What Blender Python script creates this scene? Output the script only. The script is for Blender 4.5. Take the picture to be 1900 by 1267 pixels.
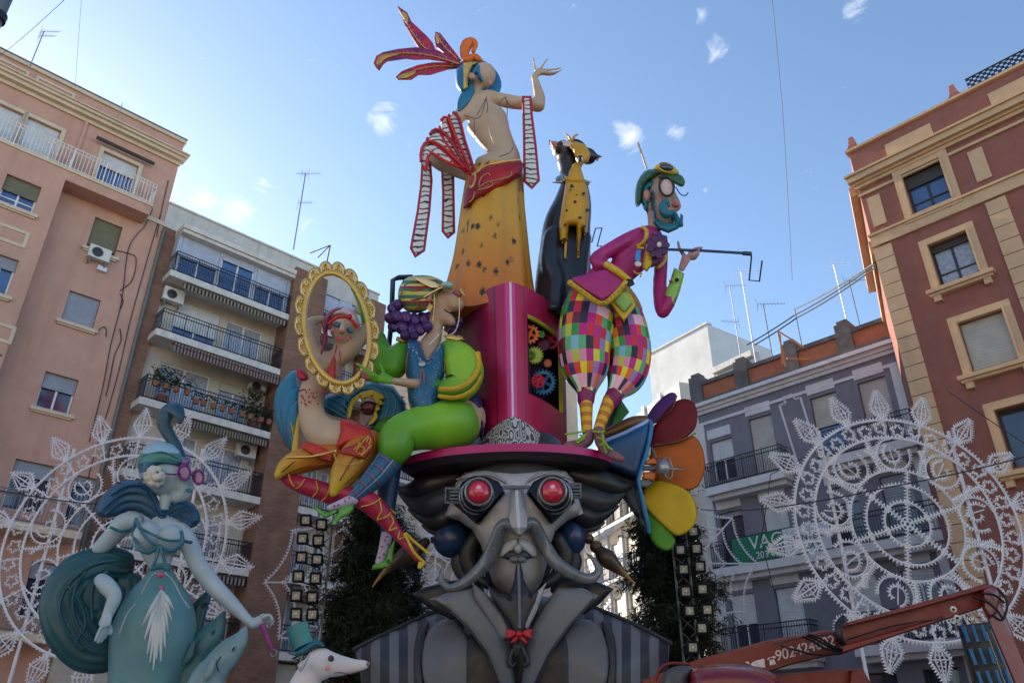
import bpy, math, random
import numpy as np
from mathutils import Vector, Matrix, noise
from mathutils.geometry import delaunay_2d_cdt

random.seed(7)
for o in list(bpy.data.objects): bpy.data.objects.remove(o)
scene = bpy.context.scene
COL = scene.collection
R = math.radians
# ------------------------------------------------------------------ camera
FPX, PITCH, EYE = 1440.0, 28.0, 1.6
cd = bpy.data.cameras.new('camera'); cam = bpy.data.objects.new('camera', cd); COL.objects.link(cam)
cam.location = (0, 0, EYE); cam.rotation_euler = (R(90 + PITCH), 0, 0)
cd.sensor_width = 36; cd.lens = 36 * FPX / 1900; cd.clip_start = .1; cd.clip_end = 3000
scene.camera = cam
# ------------------------------------------------------------------ light
SUN_AZ = (-.719, .695); SUN_EL = 22
scene.view_settings.view_transform = 'Standard'; scene.view_settings.look = 'None'
scene.view_settings.gamma = 1; scene.view_settings.exposure = 1.24
w = bpy.data.worlds.new('World'); scene.world = w; w.use_nodes = True
nt = w.node_tree; N = nt.nodes; K = nt.links
bg = N['Background']
sky = N.new('ShaderNodeTexSky'); sky.sky_type = 'NISHITA'; sky.sun_disc = False
sky.sun_elevation = R(SUN_EL); sky.sun_rotation = math.atan2(SUN_AZ[0], SUN_AZ[1])
sky.air_density = 1.0; sky.dust_density = .45; sky.ozone_density = 2.0; sky.altitude = 50
# thin scattered clouds, drawn on the sky by direction
tc = N.new('ShaderNodeTexCoord'); sep = N.new('ShaderNodeSeparateXYZ'); K.new(tc.outputs['Generated'], sep.inputs[0])
zc = N.new('ShaderNodeMath'); zc.operation = 'MAXIMUM'; zc.inputs[1].default_value = .08; K.new(sep.outputs[2], zc.inputs[0])
dv = N.new('ShaderNodeVectorMath'); dv.operation = 'DIVIDE'
cb = N.new('ShaderNodeCombineXYZ')
for i in range(3): K.new(zc.outputs[0], cb.inputs[i])
K.new(tc.outputs['Generated'], dv.inputs[0]); K.new(cb.outputs[0], dv.inputs[1])
n1 = N.new('ShaderNodeTexNoise'); n1.inputs['Scale'].default_value = 3.2; n1.inputs['Detail'].default_value = 9; n1.inputs['Roughness'].default_value = .62
n1.inputs['Distortion'].default_value = .6
K.new(dv.outputs[0], n1.inputs['Vector'])
def _ray(px, py):
    a = (px - 950) / FPX; b = (633.5 - py) / FPX; c_, s_ = math.cos(R(PITCH)), math.sin(R(PITCH)); return Vector((a, c_ - b * s_, s_ + b * c_)).normalized()
acc = None   # wisps drift in these parts of the sky
for (cx_, cy_, rad, k_) in ((712, 228, 52, 1), (488, 338, 48, 1), (378, 366, 42, 1), (445, 386, 55, 1.1), (1330, 100, 60, .85), (1302, 28, 42, .6), (1172, 255, 55, 1), (1254, 246, 36, .9), (1582, 22, 45, .6), (1306, 354, 32, .6), (760, 270, 40, .6), (560, 410, 45, .6), (405, 245, 40, .4)):
    vd = N.new('ShaderNodeVectorMath'); vd.operation = 'DISTANCE'; vd.inputs[1].default_value = _ray(cx_, cy_); K.new(tc.outputs['Generated'], vd.inputs[0])
    mr = N.new('ShaderNodeMapRange'); mr.inputs[1].default_value = 0; mr.inputs[2].default_value = rad / FPX * .85; mr.inputs[3].default_value = k_; mr.inputs[4].default_value = 0; K.new(vd.outputs['Value'], mr.inputs[0])
    if acc is None: acc = mr.outputs[0]
    else:
        ma = N.new('ShaderNodeMath'); ma.operation = 'MAXIMUM'; K.new(acc, ma.inputs[0]); K.new(mr.outputs[0], ma.inputs[1]); acc = ma.outputs[0]
n1.inputs['Scale'].default_value = 8; n1.inputs['Roughness'].default_value = .68; n1.inputs['Distortion'].default_value = 1.2; sm = N.new('ShaderNodeMath'); sm.operation = 'MULTIPLY_ADD'; sm.inputs[1].default_value = .34; K.new(acc, sm.inputs[0]); K.new(n1.outputs['Fac'], sm.inputs[2])
rp = N.new('ShaderNodeValToRGB'); rp.color_ramp.elements[0].position = .66; rp.color_ramp.elements[0].color = (0, 0, 0, 1)
rp.color_ramp.elements[1].position = 1.0; rp.color_ramp.elements[1].color = (.9, .9, .9, 1)
K.new(sm.outputs[0], rp.inputs[0])
mx = N.new('ShaderNodeMixRGB'); mx.inputs[2].default_value = (4.4, 4.5, 4.7, 1)
K.new(rp.outputs[0], mx.inputs[0]); K.new(sky.outputs[0], mx.inputs[1])
K.new(mx.outputs[0], bg.inputs['Color']); bg.inputs['Strength'].default_value = .128
sd = bpy.data.lights.new('sun', 'SUN'); so = bpy.data.objects.new('sun', sd); COL.objects.link(so)
sd.energy = 5.0; sd.angle = R(.5); sd.color = (1, .9, .76)
sdir = Vector((SUN_AZ[0] * math.cos(R(SUN_EL)), SUN_AZ[1] * math.cos(R(SUN_EL)), math.sin(R(SUN_EL))))
so.rotation_euler = sdir.to_track_quat('Z', 'Y').to_euler(); so.location = sdir * 60
# ------------------------------------------------------------------ photograph geometry -> place
CP, SP = math.cos(R(PITCH)), math.sin(R(PITCH))
FWD = Vector((0, CP, SP)); CAM = Vector((0, 0, EYE))
def ray(px, py):
    a = (px - 950) / FPX; b = (633.5 - py) / FPX
    return Vector((a, CP - b * SP, SP + b * CP))
def P(px, py, Y):
    r = ray(px, py); return CAM + r * (Y / r.y)
def mpp(p): return (p - CAM).dot(FWD) / FPX
# ------------------------------------------------------------------ materials
MATS = {}
def srgb(h):
    h = h.lstrip('#'); v = [int(h[i:i + 2], 16) / 255 for i in (0, 2, 4)]
    return tuple(((x + .055) / 1.055) ** 2.4 if x > .04045 else x / 12.92 for x in v)
def _new(name):
    m = bpy.data.materials.new(name); m.use_nodes = True; MATS[name] = m
    return m, m.node_tree.nodes, m.node_tree.links, m.node_tree.nodes['Principled BSDF']
def ramp(N, stops, interp='LINEAR'):
    r = N.new('ShaderNodeValToRGB'); r.color_ramp.interpolation = interp
    e = r.color_ramp.elements
    while len(e) < len(stops): e.new(.5)
    for i, (p, c) in enumerate(stops):
        e[i].position = p; e[i].color = (*(srgb(c) if isinstance(c, str) else c), 1)
    return r
def mat(name, col, rough=.55, var=.1, scale=5, bump=0., metal=0, spec=.4, bscale=30, streak=0, dark=None, emit=0, trans=0, coat=0):
    """painted / plastered surface: base colour with soft blotches, optional rain streaks and fine relief"""
    if name in MATS: return MATS[name]
    c = srgb(col) if isinstance(col, str) else col
    m, N, K, b = _new(name)
    b.inputs['Roughness'].default_value = rough; b.inputs['Metallic'].default_value = metal
    b.inputs['Specular IOR Level'].default_value = spec
    b.inputs['Coat Weight'].default_value = coat; b.inputs['Coat Roughness'].default_value = .25
    tc = N.new('ShaderNodeTexCoord')
    n = N.new('ShaderNodeTexNoise'); n.inputs['Scale'].default_value = scale; n.inputs['Detail'].default_value = 7; n.inputs['Roughness'].default_value = .6
    K.new(tc.outputs['Object'], n.inputs['Vector'])
    lo = tuple(x * (1 - var) for x in c); hi = tuple(min(1, x * (1 + var)) for x in c)
    r = ramp(N, [(.3, lo), (.7, hi)]); K.new(n.outputs['Fac'], r.inputs[0]); out = r.outputs[0]
    if streak:
        mp = N.new('ShaderNodeMapping'); mp.inputs['Scale'].default_value = (2.2, 2.2, .16); K.new(tc.outputs['Object'], mp.inputs[0])
        n2 = N.new('ShaderNodeTexNoise'); n2.inputs['Scale'].default_value = 1.4; n2.inputs['Detail'].default_value = 6; K.new(mp.outputs[0], n2.inputs['Vector'])
        dk = dark or tuple(x * .55 for x in c)
        r2 = ramp(N, [(.48, (0, 0, 0)), (.75, (streak,) * 3)]); K.new(n2.outputs['Fac'], r2.inputs[0])
        mix = N.new('ShaderNodeMixRGB'); mix.inputs[2].default_value = (*dk, 1); K.new(r2.outputs[0], mix.inputs[0]); K.new(out, mix.inputs[1]); out = mix.outputs[0]
    K.new(out, b.inputs['Base Color'])
    nr = N.new('ShaderNodeTexNoise'); nr.inputs['Scale'].default_value = scale * 2.7; nr.inputs['Detail'].default_value = 5; K.new(tc.outputs['Object'], nr.inputs['Vector'])
    mr = N.new('ShaderNodeMapRange'); mr.inputs[1].default_value = .3; mr.inputs[2].default_value = .7; mr.inputs[3].default_value = max(.03, rough * .78); mr.inputs[4].default_value = min(1, rough * 1.25); K.new(nr.outputs['Fac'], mr.inputs[0]); K.new(mr.outputs[0], b.inputs['Roughness'])
    if bump:
        n3 = N.new('ShaderNodeTexNoise'); n3.inputs['Scale'].default_value = bscale; n3.inputs['Detail'].default_value = 5; K.new(tc.outputs['Object'], n3.inputs['Vector'])
        bp = N.new('ShaderNodeBump'); bp.inputs['Strength'].default_value = bump; bp.inputs['Distance'].default_value = .02
        K.new(n3.outputs['Fac'], bp.inputs['Height']); K.new(bp.outputs[0], b.inputs['Normal'])
    if emit:
        K.new(out, b.inputs['Emission Color']); b.inputs['Emission Strength'].default_value = emit
    if trans:
        tr = N.new('ShaderNodeBsdfTranslucent'); K.new(out, tr.inputs[0]); ms = N.new('ShaderNodeMixShader'); ms.inputs[0].default_value = trans
        K.new(b.outputs[0], ms.inputs[1]); K.new(tr.outputs[0], ms.inputs[2]); K.new(ms.outputs[0], N['Material Output'].inputs[0])
    return m
def grad(name, stops, axis='V', rough=.5, wob=.06, interp='LINEAR', rep=1, spec=.4, var=.08, off=0.):
    """airbrushed paint: colours run along (V) or round (U) the painted piece"""
    if name in MATS: return MATS[name]
    m, N, K, b = _new(name); b.inputs['Roughness'].default_value = rough; b.inputs['Specular IOR Level'].default_value = spec
    uv = N.new('ShaderNodeUVMap'); s = N.new('ShaderNodeSeparateXYZ'); K.new(uv.outputs[0], s.inputs[0])
    v = s.outputs[1 if axis == 'V' else 0]
    tc = N.new('ShaderNodeTexCoord'); n = N.new('ShaderNodeTexNoise'); n.inputs['Scale'].default_value = 3; n.inputs['Detail'].default_value = 4
    K.new(tc.outputs['Object'], n.inputs['Vector'])
    a = N.new('ShaderNodeMath'); a.operation = 'MULTIPLY_ADD'; a.inputs[1].default_value = wob; K.new(n.outputs['Fac'], a.inputs[0])
    q = N.new('ShaderNodeMath'); q.operation = 'MULTIPLY_ADD'; q.inputs[1].default_value = rep; q.inputs[2].default_value = off - wob / 2; K.new(v, q.inputs[0]); K.new(q.outputs[0], a.inputs[2])
    src = a.outputs[0]
    if rep > 1:
        fr = N.new('ShaderNodeMath'); fr.operation = 'FRACT'; K.new(src, fr.inputs[0]); src = fr.outputs[0]
    r = ramp(N, stops, interp); K.new(src, r.inputs[0])
    n2 = N.new('ShaderNodeTexNoise'); n2.inputs['Scale'].default_value = 9; n2.inputs['Detail'].default_value = 6; K.new(tc.outputs['Object'], n2.inputs['Vector'])
    r2 = ramp(N, [(.3, (1 - var,) * 3), (.7, (1, 1, 1))]); K.new(n2.outputs['Fac'], r2.inputs[0])
    mu = N.new('ShaderNodeMixRGB'); mu.blend_type = 'MULTIPLY'; mu.inputs[0].default_value = 1; K.new(r.outputs[0], mu.inputs[1]); K.new(r2.outputs[0], mu.inputs[2])
    K.new(mu.outputs[0], b.inputs['Base Color'])
    return m
# ------------------------------------------------------------------ mesh builder
def origin_of(o):
    v = Vector((0, 0, 0))
    while o is not None: v = v + o.location; o = o.parent
    return v
class MB:
    def __init__(s): s.v = []; s.f = []; s.uv = []
    def add(s, vs, fs, uvs=None):
        k = len(s.v); s.v += [Vector(x) for x in vs]
        for i, f in enumerate(fs):
            s.f.append([k + j for j in f]); s.uv.append([uvs[j] for j in f] if uvs else None)
        return s
    def quad(s, a, b, c, d): return s.add([a, b, c, d], [(0, 1, 2, 3)], [(0, 0), (1, 0), (1, 1), (0, 1)])
    def hexa(s, c):   # 8 corners: bottom loop 0-3, top loop 4-7
        return s.add(c, [(3, 2, 1, 0), (4, 5, 6, 7), (0, 1, 5, 4), (1, 2, 6, 5), (2, 3, 7, 6), (3, 0, 4, 7)])
    def box(s, a, b):
        x0, y0, z0 = a; x1, y1, z1 = b
        return s.hexa([(x0, y0, z0), (x1, y0, z0), (x1, y1, z0), (x0, y1, z0), (x0, y0, z1), (x1, y0, z1), (x1, y1, z1), (x0, y1, z1)])
    def tube(s, pts, rad, n=6, caps=True, closed=False):
        pts = [Vector(p) for p in pts]
        rad = rad if isinstance(rad, (list, tuple)) else [rad] * len(pts)
        m = len(pts); rings = []; up = None
        for i in range(m):
            if closed: t = pts[(i + 1) % m] - pts[i - 1]
            else: t = pts[min(i + 1, m - 1)] - pts[max(i - 1, 0)]
            if t.length < 1e-9: t = Vector((0, 0, 1))
            t.normalize()
            if up is None:
                up = Vector((0, -1, 0)) if abs(t.y) < .9 else Vector((0, 0, 1))
            a = (up - t * up.dot(t))
            if a.length < 1e-6: a = t.orthogonal()
            a.normalize(); up = a; b = t.cross(a)
            rings.append([pts[i] + (a * math.cos(2 * math.pi * j / n) + b * math.sin(2 * math.pi * j / n)) * rad[i] for j in range(n)])
        vs = [q for r in rings for q in r]; fs = []
        uv = [(j / n, i / max(1, m - 1)) for i in range(m) for j in range(n)]
        for i in range(m if closed else m - 1):
            k = (i + 1) % m
            for j in range(n):
                fs.append((i * n + j, i * n + (j + 1) % n, k * n + (j + 1) % n, k * n + j))
        if caps and not closed:
            fs.append(tuple(range(n))[::-1]); fs.append(tuple((m - 1) * n + j for j in range(n)))
        return s.add(vs, fs, uv)
    def bar(s, a, b, r, n=5): return s.tube([a, b], r, n)
    def ball(s, c, r, nu=12, nv=8, rot=None):
        c = Vector(c); r = (r, r, r) if not isinstance(r, (tuple, list)) else r
        vs = []; fs = []; uv = []
        for i in range(nv + 1):
            th = math.pi * i / nv
            for j in range(nu):
                ph = 2 * math.pi * j / nu
                d = Vector((r[0] * math.sin(th) * math.cos(ph), r[1] * math.sin(th) * math.sin(ph), r[2] * math.cos(th)))
                if rot is not None: d = rot @ d
                vs.append(c + d); uv.append((j / nu, 1 - i / nv))
        for i in range(nv):
            for j in range(nu): fs.append((i * nu + j, i * nu + (j + 1) % nu, (i + 1) * nu + (j + 1) % nu, (i + 1) * nu + j)[::-1])
        return s.add(vs, fs, uv)
    def mesh(s, name, off=Vector((0, 0, 0)), smooth=None):
        me = bpy.data.meshes.new(name)
        me.from_pydata([tuple(x - off) for x in s.v], [], s.f)
        if any(u is not None for u in s.uv):
            L = me.uv_layers.new(name='UVMap'); k = 0; buf = []
            for f, u in zip(s.f, s.uv):
                for j in range(len(f)): buf += (u[j] if u else (0, 0))
            L.data.foreach_set('uv', buf)
        if smooth:
            me.shade_smooth(); me.set_sharp_from_angle(angle=R(smooth))
        me.validate(); return me
    def build(s, name, m, parent=None, smooth=None, at=None):
        off = origin_of(parent) if parent else (Vector(at) if at is not None else s.base())
        me = s.mesh(name, off, smooth)
        o = bpy.data.objects.new(name, me); COL.objects.link(o)
        if parent: o.parent = parent
        else: o.location = off
        if m is not None: me.materials.append(m)
        return o
    def base(s):
        xs = [p.x for p in s.v]; ys = [p.y for p in s.v]
        return Vector(((min(xs) + max(xs)) / 2, (min(ys) + max(ys)) / 2, min(p.z for p in s.v)))
def tag(o, label=None, cat=None, group=None, kind=None):
    for k, v in (('label', label), ('category', cat), ('group', group), ('kind', kind)):
        if v: o[k] = v
    return o
def thing(name, label, cat, loc, group=None):
    o = bpy.data.objects.new(name, None); o.empty_display_size = .2; COL.objects.link(o); o.location = loc
    return tag(o, label, cat, group)
def struct(o): o['kind'] = 'structure'; return o
# ------------------------------------------------------------------ sculpting helpers (pixel outlines of the photograph, real depth)
def catmull(pts, sub=5, closed=False):
    out = []; n = len(pts)
    for i in range(n if closed else n - 1):
        g = lambda k: pts[k % n] if closed else pts[max(0, min(n - 1, k))]
        a, b, c, d = g(i - 1), g(i), g(i + 1), g(i + 2)
        for j in range(sub):
            t = j / sub
            out.append(tuple(.5 * (2 * q + (r - p) * t + (2 * p - 5 * q + 4 * r - s) * t * t + (3 * q - p - 3 * r + s) * t ** 3) for p, q, r, s in zip(a, b, c, d)))
    if not closed: out.append(tuple(pts[-1]))
    return out
def loft(Y, pts, n=20, sub=5, k=1., fold=0, nf=7, cap=True, mb=None, tw=0., flat=None):
    """tapering limb or body: pts (px, py, radius_px[, dy[, depth ratio]]); rounded ends"""
    mb = mb or MB()
    q = [(p + (0.,) * (4 - len(p)) if len(p) < 4 else p) for p in [tuple(map(float, a)) for a in pts]]
    q = [(p + (k,) if len(p) < 5 else p) for p in q]
    if sub > 1: q = catmull(q, sub)
    C = []
    for a in q:
        w_ = P(a[0], a[1], Y + a[3]); C.append((w_, max(.5, a[2]) * mpp(w_), a[4]))
    if cap:   # rounded ends
        def endcap(c0, c1):
            t = (c0[0] - c1[0]); t.normalize(); r = c0[1]
            return [(c0[0] + t * r * min(c0[2], 1) * math.sin(th) * .9, max(r * math.cos(th), r * .03), c0[2]) for th in (R(35), R(65), R(88))]
        C = endcap(C[0], C[1])[::-1] + C + endcap(C[-1], C[-2])
    m = len(C); vs = []; uv = []; fs = []; L = [0]
    for i in range(1, m): L.append(L[-1] + (C[i][0] - C[i - 1][0]).length)
    for i in range(m):
        t = C[min(i + 1, m - 1)][0] - C[max(i - 1, 0)][0]; t.normalize()
        dv = Vector((0, -1, 0)); dv = dv - t * dv.dot(t)
        if dv.length < .25: dv = Vector((0, 0, 1)) - t * t.z
        dv.normalize(); sv = t.cross(dv)
        for j in range(n):
            a = 2 * math.pi * j / n + math.pi + tw * i / m
            rr = C[i][1] * (1 + fold * math.cos(nf * a + 1.7 * math.sin(3 * i / m)))
            vs.append(C[i][0] + sv * math.sin(a) * rr + dv * math.cos(a) * rr * C[i][2]); uv.append((j / n, L[i] / max(L[-1], 1e-6)))
    for i in range(m - 1):
        for j in range(n): fs.append((i * n + j, i * n + (j + 1) % n, (i + 1) * n + (j + 1) % n, (i + 1) * n + j))
    fs.append(tuple(range(n))[::-1]); fs.append(tuple((m - 1) * n + j for j in range(n)))
    k0 = len(mb.f); mb.add(vs, fs, uv)
    for i in range(m - 1):   # close the paint pattern round the back seam
        q = k0 + i * n + n - 1; u = mb.uv[q]; mb.uv[q] = [u[0], (1., u[1][1]), (1., u[2][1]), u[3]]
    return mb
def inpoly(x, y, loops):
    c = False
    for lp in loops:
        n = len(lp); j = n - 1
        for i in range(n):
            (xi, yi), (xj, yj) = lp[i], lp[j]
            if (yi > y) != (yj > y) and x < (xj - xi) * (y - yi) / (yj - yi) + xi: c = not c
            j = i
    return c
def puff(Y, outline, thick, rnd=8, dy=0., step=None, holes=(), smooth=0, back=1., mb=None, crease=None, bend=0.):
    """a solid with the given outline: 'thick' px deep, its edges rounded over 'rnd' px; dy metres (number or function of px, py)"""
    mb = mb or MB()
    lps = [list(outline)] + [list(h) for h in holes]
    if smooth: lps = [[(a[0], a[1]) for a in catmull([tuple(map(float, p)) for p in lp], smooth, True)] for lp in lps]
    xs = [p[0] for p in lps[0]]; ys = [p[1] for p in lps[0]]
    ext = max(max(xs) - min(xs), max(ys) - min(ys)); step = step or max(1.6, ext / 26)
    pts = []; eds = []; inset = rnd < step * 2.2; bst = min(step, max(1.1, rnd * .7)) if inset else step
    for lp in lps:
        rs = []
        for i in range(len(lp)):
            a, b = lp[i], lp[(i + 1) % len(lp)]; d = math.hypot(b[0] - a[0], b[1] - a[1]); m = max(1, int(d / bst))
            rs += [(a[0] + (b[0] - a[0]) * j / m, a[1] + (b[1] - a[1]) * j / m) for j in range(m)]
        k = len(pts); pts += rs; eds += [(k + i, k + (i + 1) % len(rs)) for i in range(len(rs))]
    nb = len(pts); B = np.array([(pts[a][0], pts[a][1], pts[b][0], pts[b][1]) for a, b in eds])
    def dist(x, y):
        ax, ay, bx, by = B.T; ux, uy = bx - ax, by - ay
        t = np.clip(((x - ax) * ux + (y - ay) * uy) / (ux * ux + uy * uy + 1e-12), 0, 1)
        return float(np.min(np.hypot(ax + t * ux - x, ay + t * uy - y)))
    if inset:   # rings of points just inside the edge give a clean rounded border
        for (a, b) in eds:
            (x0, y0), (x1, y1) = pts[a], pts[b]; mx_, my_ = (x0 + x1) / 2, (y0 + y1) / 2; L = math.hypot(x1 - x0, y1 - y0) or 1
            for off in (.35 * rnd, rnd):
                for sg in (1, -1):
                    q = (mx_ - sg * (y1 - y0) / L * off, my_ + sg * (x1 - x0) / L * off)
                    if inpoly(*q, lps) and dist(*q) > off * .93: pts.append(q)
    row = 0; lim = rnd + step * .45 if inset else step * .55
    y = min(ys) + step / 2
    while y < max(ys):
        x = min(xs) + (step / 2 if row % 2 else step)
        while x < max(xs):
            if inpoly(x, y, lps) and dist(x, y) > lim: pts.append((x, y))
            x += step
        y += step * .87; row += 1
    vo, eo, fo, *_ = delaunay_2d_cdt([Vector(p) for p in pts], eds, [], 0, 1e-4)
    vo = [(v.x, v.y) for v in vo]
    tri = [f for f in fo if inpoly(sum(vo[i][0] for i in f) / 3, sum(vo[i][1] for i in f) / 3, lps)]
    used = sorted({i for f in tri for i in f}); ix = {i: j for j, i in enumerate(used)}
    h = []
    for i in used:
        d = dist(*vo[i]); t = min(1, d / rnd); h.append(0 if d < 1e-3 else math.sqrt(max(0, 1 - (1 - t) ** 2)))
    n = len(used); V = []; UV = []
    W_, H_ = max(xs) - min(xs) or 1, max(ys) - min(ys) or 1
    for sgn in (-1, 1):
        for i, hh in zip(used, h):
            px, py = vo[i]; d0 = dy(px, py) if callable(dy) else dy
            p = P(px, py, Y + d0); off = hh * thick / 2 * mpp(p) * (back if sgn > 0 else 1)
            p2 = p + (p - CAM).normalized() * (sgn * off)
            V.append(p2); UV.append(((px - min(xs)) / W_, (max(ys) - py) / H_))
    F = []; remap = {}
    for a, i in enumerate(used):
        if h[a] == 0: remap[a + n] = a
    for f in tri:
        a, b, c = (ix[i] for i in f)
        p0, p1, p2 = vo[f[0]], vo[f[1]], vo[f[2]]
        cr = (p1[0] - p0[0]) * (p2[1] - p0[1]) - (p1[1] - p0[1]) * (p2[0] - p0[0])
        if cr > 0: a, b, c = a, c, b
        F.append((a, b, c)); g = [remap.get(q + n, q + n) for q in (a, c, b)]
        F.append(tuple(g))
    return mb.add(V, F, UV)
def ell(cx, cy, rx, ry, rot=0, n=28, a0=0, a1=360):
    c, s = math.cos(R(rot)), math.sin(R(rot)); out = []
    for i in range(n):
        t = R(a0 + (a1 - a0) * i / n); x, y = rx * math.cos(t), ry * math.sin(t); out.append((cx + x * c - y * s, cy + x * s + y * c))
    return out
def egg(Y, cx, cy, rx, ry, rd=None, rot=0, dy=0, mb=None, nu=18, nv=12):
    """ellipsoid by screen radii (px), turned by rot degrees in the picture plane"""
    mb = mb or MB(); c = P(cx, cy, Y + dy); s = mpp(c); rd = rd or (rx + ry) / 2
    return mb.ball(c, (rx * s, rd * s, ry * s), nu, nv, Matrix.Rotation(R(rot), 3, 'Y'))
def strip(Y, pts, r, dy=0, n=6, sub=4, mb=None):
    """a cord or piping: pts (px, py[, dy]) of radius r px"""
    mb = mb or MB(); q = [tuple(map(float, p)) if len(p) > 2 else (float(p[0]), float(p[1]), float(dy)) for p in pts]
    if sub > 1: q = catmull(q, sub)
    W_ = [P(a[0], a[1], Y + a[2]) for a in q]
    return mb.tube(W_, [r * mpp(x) for x in W_], n)
def blend(name, mb, m, parent, voxel=.035, it=6, fac=.5):
    """fuse the pieces of a body into one continuous skin"""
    me = mb.mesh('tmp'); o = bpy.data.objects.new('tmp', me); COL.objects.link(o)
    r = o.modifiers.new('r', 'REMESH'); r.mode = 'VOXEL'; r.voxel_size = voxel
    s = o.modifiers.new('s', 'SMOOTH'); s.iterations = it; s.factor = fac
    dg = bpy.context.evaluated_depsgraph_get(); me2 = bpy.data.meshes.new_from_object(o.evaluated_get(dg))
    bpy.data.objects.remove(o); off = origin_of(parent)
    co = np.empty(len(me2.vertices) * 3); me2.vertices.foreach_get('co', co)
    co = co.reshape(-1, 3) - np.array(off); me2.vertices.foreach_set('co', co.ravel()); me2.update()
    me2.name = name; me2.shade_smooth(); me2.materials.clear(); me2.materials.append(m)
    b = bpy.data.objects.new(name, me2); COL.objects.link(b); b.parent = parent
    return b
def copy_tree(o, parent=None):
    c = o.copy(); COL.objects.link(c); c.parent = parent
    for ch in [x for x in bpy.data.objects if x.parent == o]: copy_tree(ch, c)
    return c

def front(Y, outline, thick, rnd, dy=0., smooth=0, lift=.02):
    """dy of the front skin of a puff, to seat details on it"""
    lp = [tuple(map(float, p)) for p in outline]
    if smooth: lp = [a[:2] for a in catmull(lp, smooth, True)]
    B = np.array([(*lp[i], *lp[(i + 1) % len(lp)]) for i in range(len(lp))])
    def f(x, y):
        ax, ay, bx, by = B.T; ux, uy = bx - ax, by - ay
        t = np.clip(((x - ax) * ux + (y - ay) * uy) / (ux * ux + uy * uy + 1e-12), 0, 1)
        d = float(np.min(np.hypot(ax + t * ux - x, ay + t * uy - y)))
        if not inpoly(x, y, [lp]): d = 0
        q = min(1, d / rnd); h = math.sqrt(max(0, 1 - (1 - q) ** 2)); r = ray(x, y); d0 = dy(x, y) if callable(dy) else dy
        return d0 - h * thick / 2 * mpp(P(x, y, Y + d0)) * r.y / r.length - lift
    return f
def mir(pts, cx): return [(2 * cx - p[0], *p[1:]) for p in pts][::-1]
# ================================================================== the square and its buildings
gm = mat('paving', (.30, .28, .25), .85, .15, 1.5, .2)
g = MB(); g.quad((-400, -400, 0), (400, -400, 0), (400, 1500, 0), (-400, 1500, 0)); struct(g.build('ground', gm, at=(0, 0, 0)))
class Facade:
    def __init__(s, O, u):
        s.O = Vector((O[0], O[1], 0)); s.u = Vector((u[0], u[1], 0)).normalized(); s.n = Vector((s.u.y, -s.u.x, 0))
    def pix(s, px, py, d=0):
        r = ray(px, py); t = (s.O + s.n * d - CAM).dot(s.n) / r.dot(s.n); q = CAM + r * t
        return (q - s.O).dot(s.u), q.z
    def W(s, u, z, d=0): return s.O + s.u * u + s.n * d + Vector((0, 0, z))
    def fb(s, u0, u1, z0, z1, d0, d1, mb=None):
        mb = mb or MB(); W = s.W
        return mb.hexa([W(u0, z0, d1), W(u1, z0, d1), W(u1, z0, d0), W(u0, z0, d0), W(u0, z1, d1), W(u1, z1, d1), W(u1, z1, d0), W(u0, z1, d0)])
    def wall(s, u0, u1, z0, z1, d, holes=(), depth=.28, back=8., mb=None):
        """a wall with real openings and reveals; closed behind"""
        mb = mb or MB(); W = s.W
        us = sorted({u0, u1, *[h[0] for h in holes], *[h[1] for h in holes]}); zs = sorted({z0, z1, *[h[2] for h in holes], *[h[3] for h in holes]})
        us = [x for x in us if u0 <= x <= u1]; zs = [x for x in zs if z0 <= x <= z1]
        for a, b in zip(us, us[1:]):
            for c, e in zip(zs, zs[1:]):
                mu, mz = (a + b) / 2, (c + e) / 2
                if any(h[0] < mu < h[1] and h[2] < mz < h[3] for h in holes): continue
                mb.quad(W(a, c, d), W(b, c, d), W(b, e, d), W(a, e, d))
        for h in holes:
            a, b, c, e = h; k = d - depth
            mb.quad(W(a, c, k), W(a, c, d), W(a, e, d), W(a, e, k)); mb.quad(W(b, c, d), W(b, c, k), W(b, e, k), W(b, e, d))
            mb.quad(W(a, c, k), W(b, c, k), W(b, c, d), W(a, c, d)); mb.quad(W(a, e, d), W(b, e, d), W(b, e, k), W(a, e, k))
        k = d - back
        mb.quad(W(u0, z0, k), W(u0, z0, d), W(u0, z1, d), W(u0, z1, k)); mb.quad(W(u1, z0, d), W(u1, z0, k), W(u1, z1, k), W(u1, z1, d))
        mb.quad(W(u0, z1, d), W(u1, z1, d), W(u1, z1, k), W(u0, z1, k)); mb.quad(W(u1, z0, k), W(u0, z0, k), W(u0, z1, k), W(u1, z1, k))
        return mb
glass = mat('window_glass', (.03, .045, .075), .06, .1, 2, spec=.8)
glassb = mat('blue_window_glass', (.05, .10, .24), .05, .15, 2, spec=.8)
curtain = mat('pale_curtain_behind_glass', (.30, .33, .40), .12, .3, 9, spec=.6)
wframe = mat('white_window_frame', (.66, .67, .7), .45, .06)
dframe = mat('dark_window_frame', (.035, .03, .03), .4, .1)
shut = {}
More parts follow.
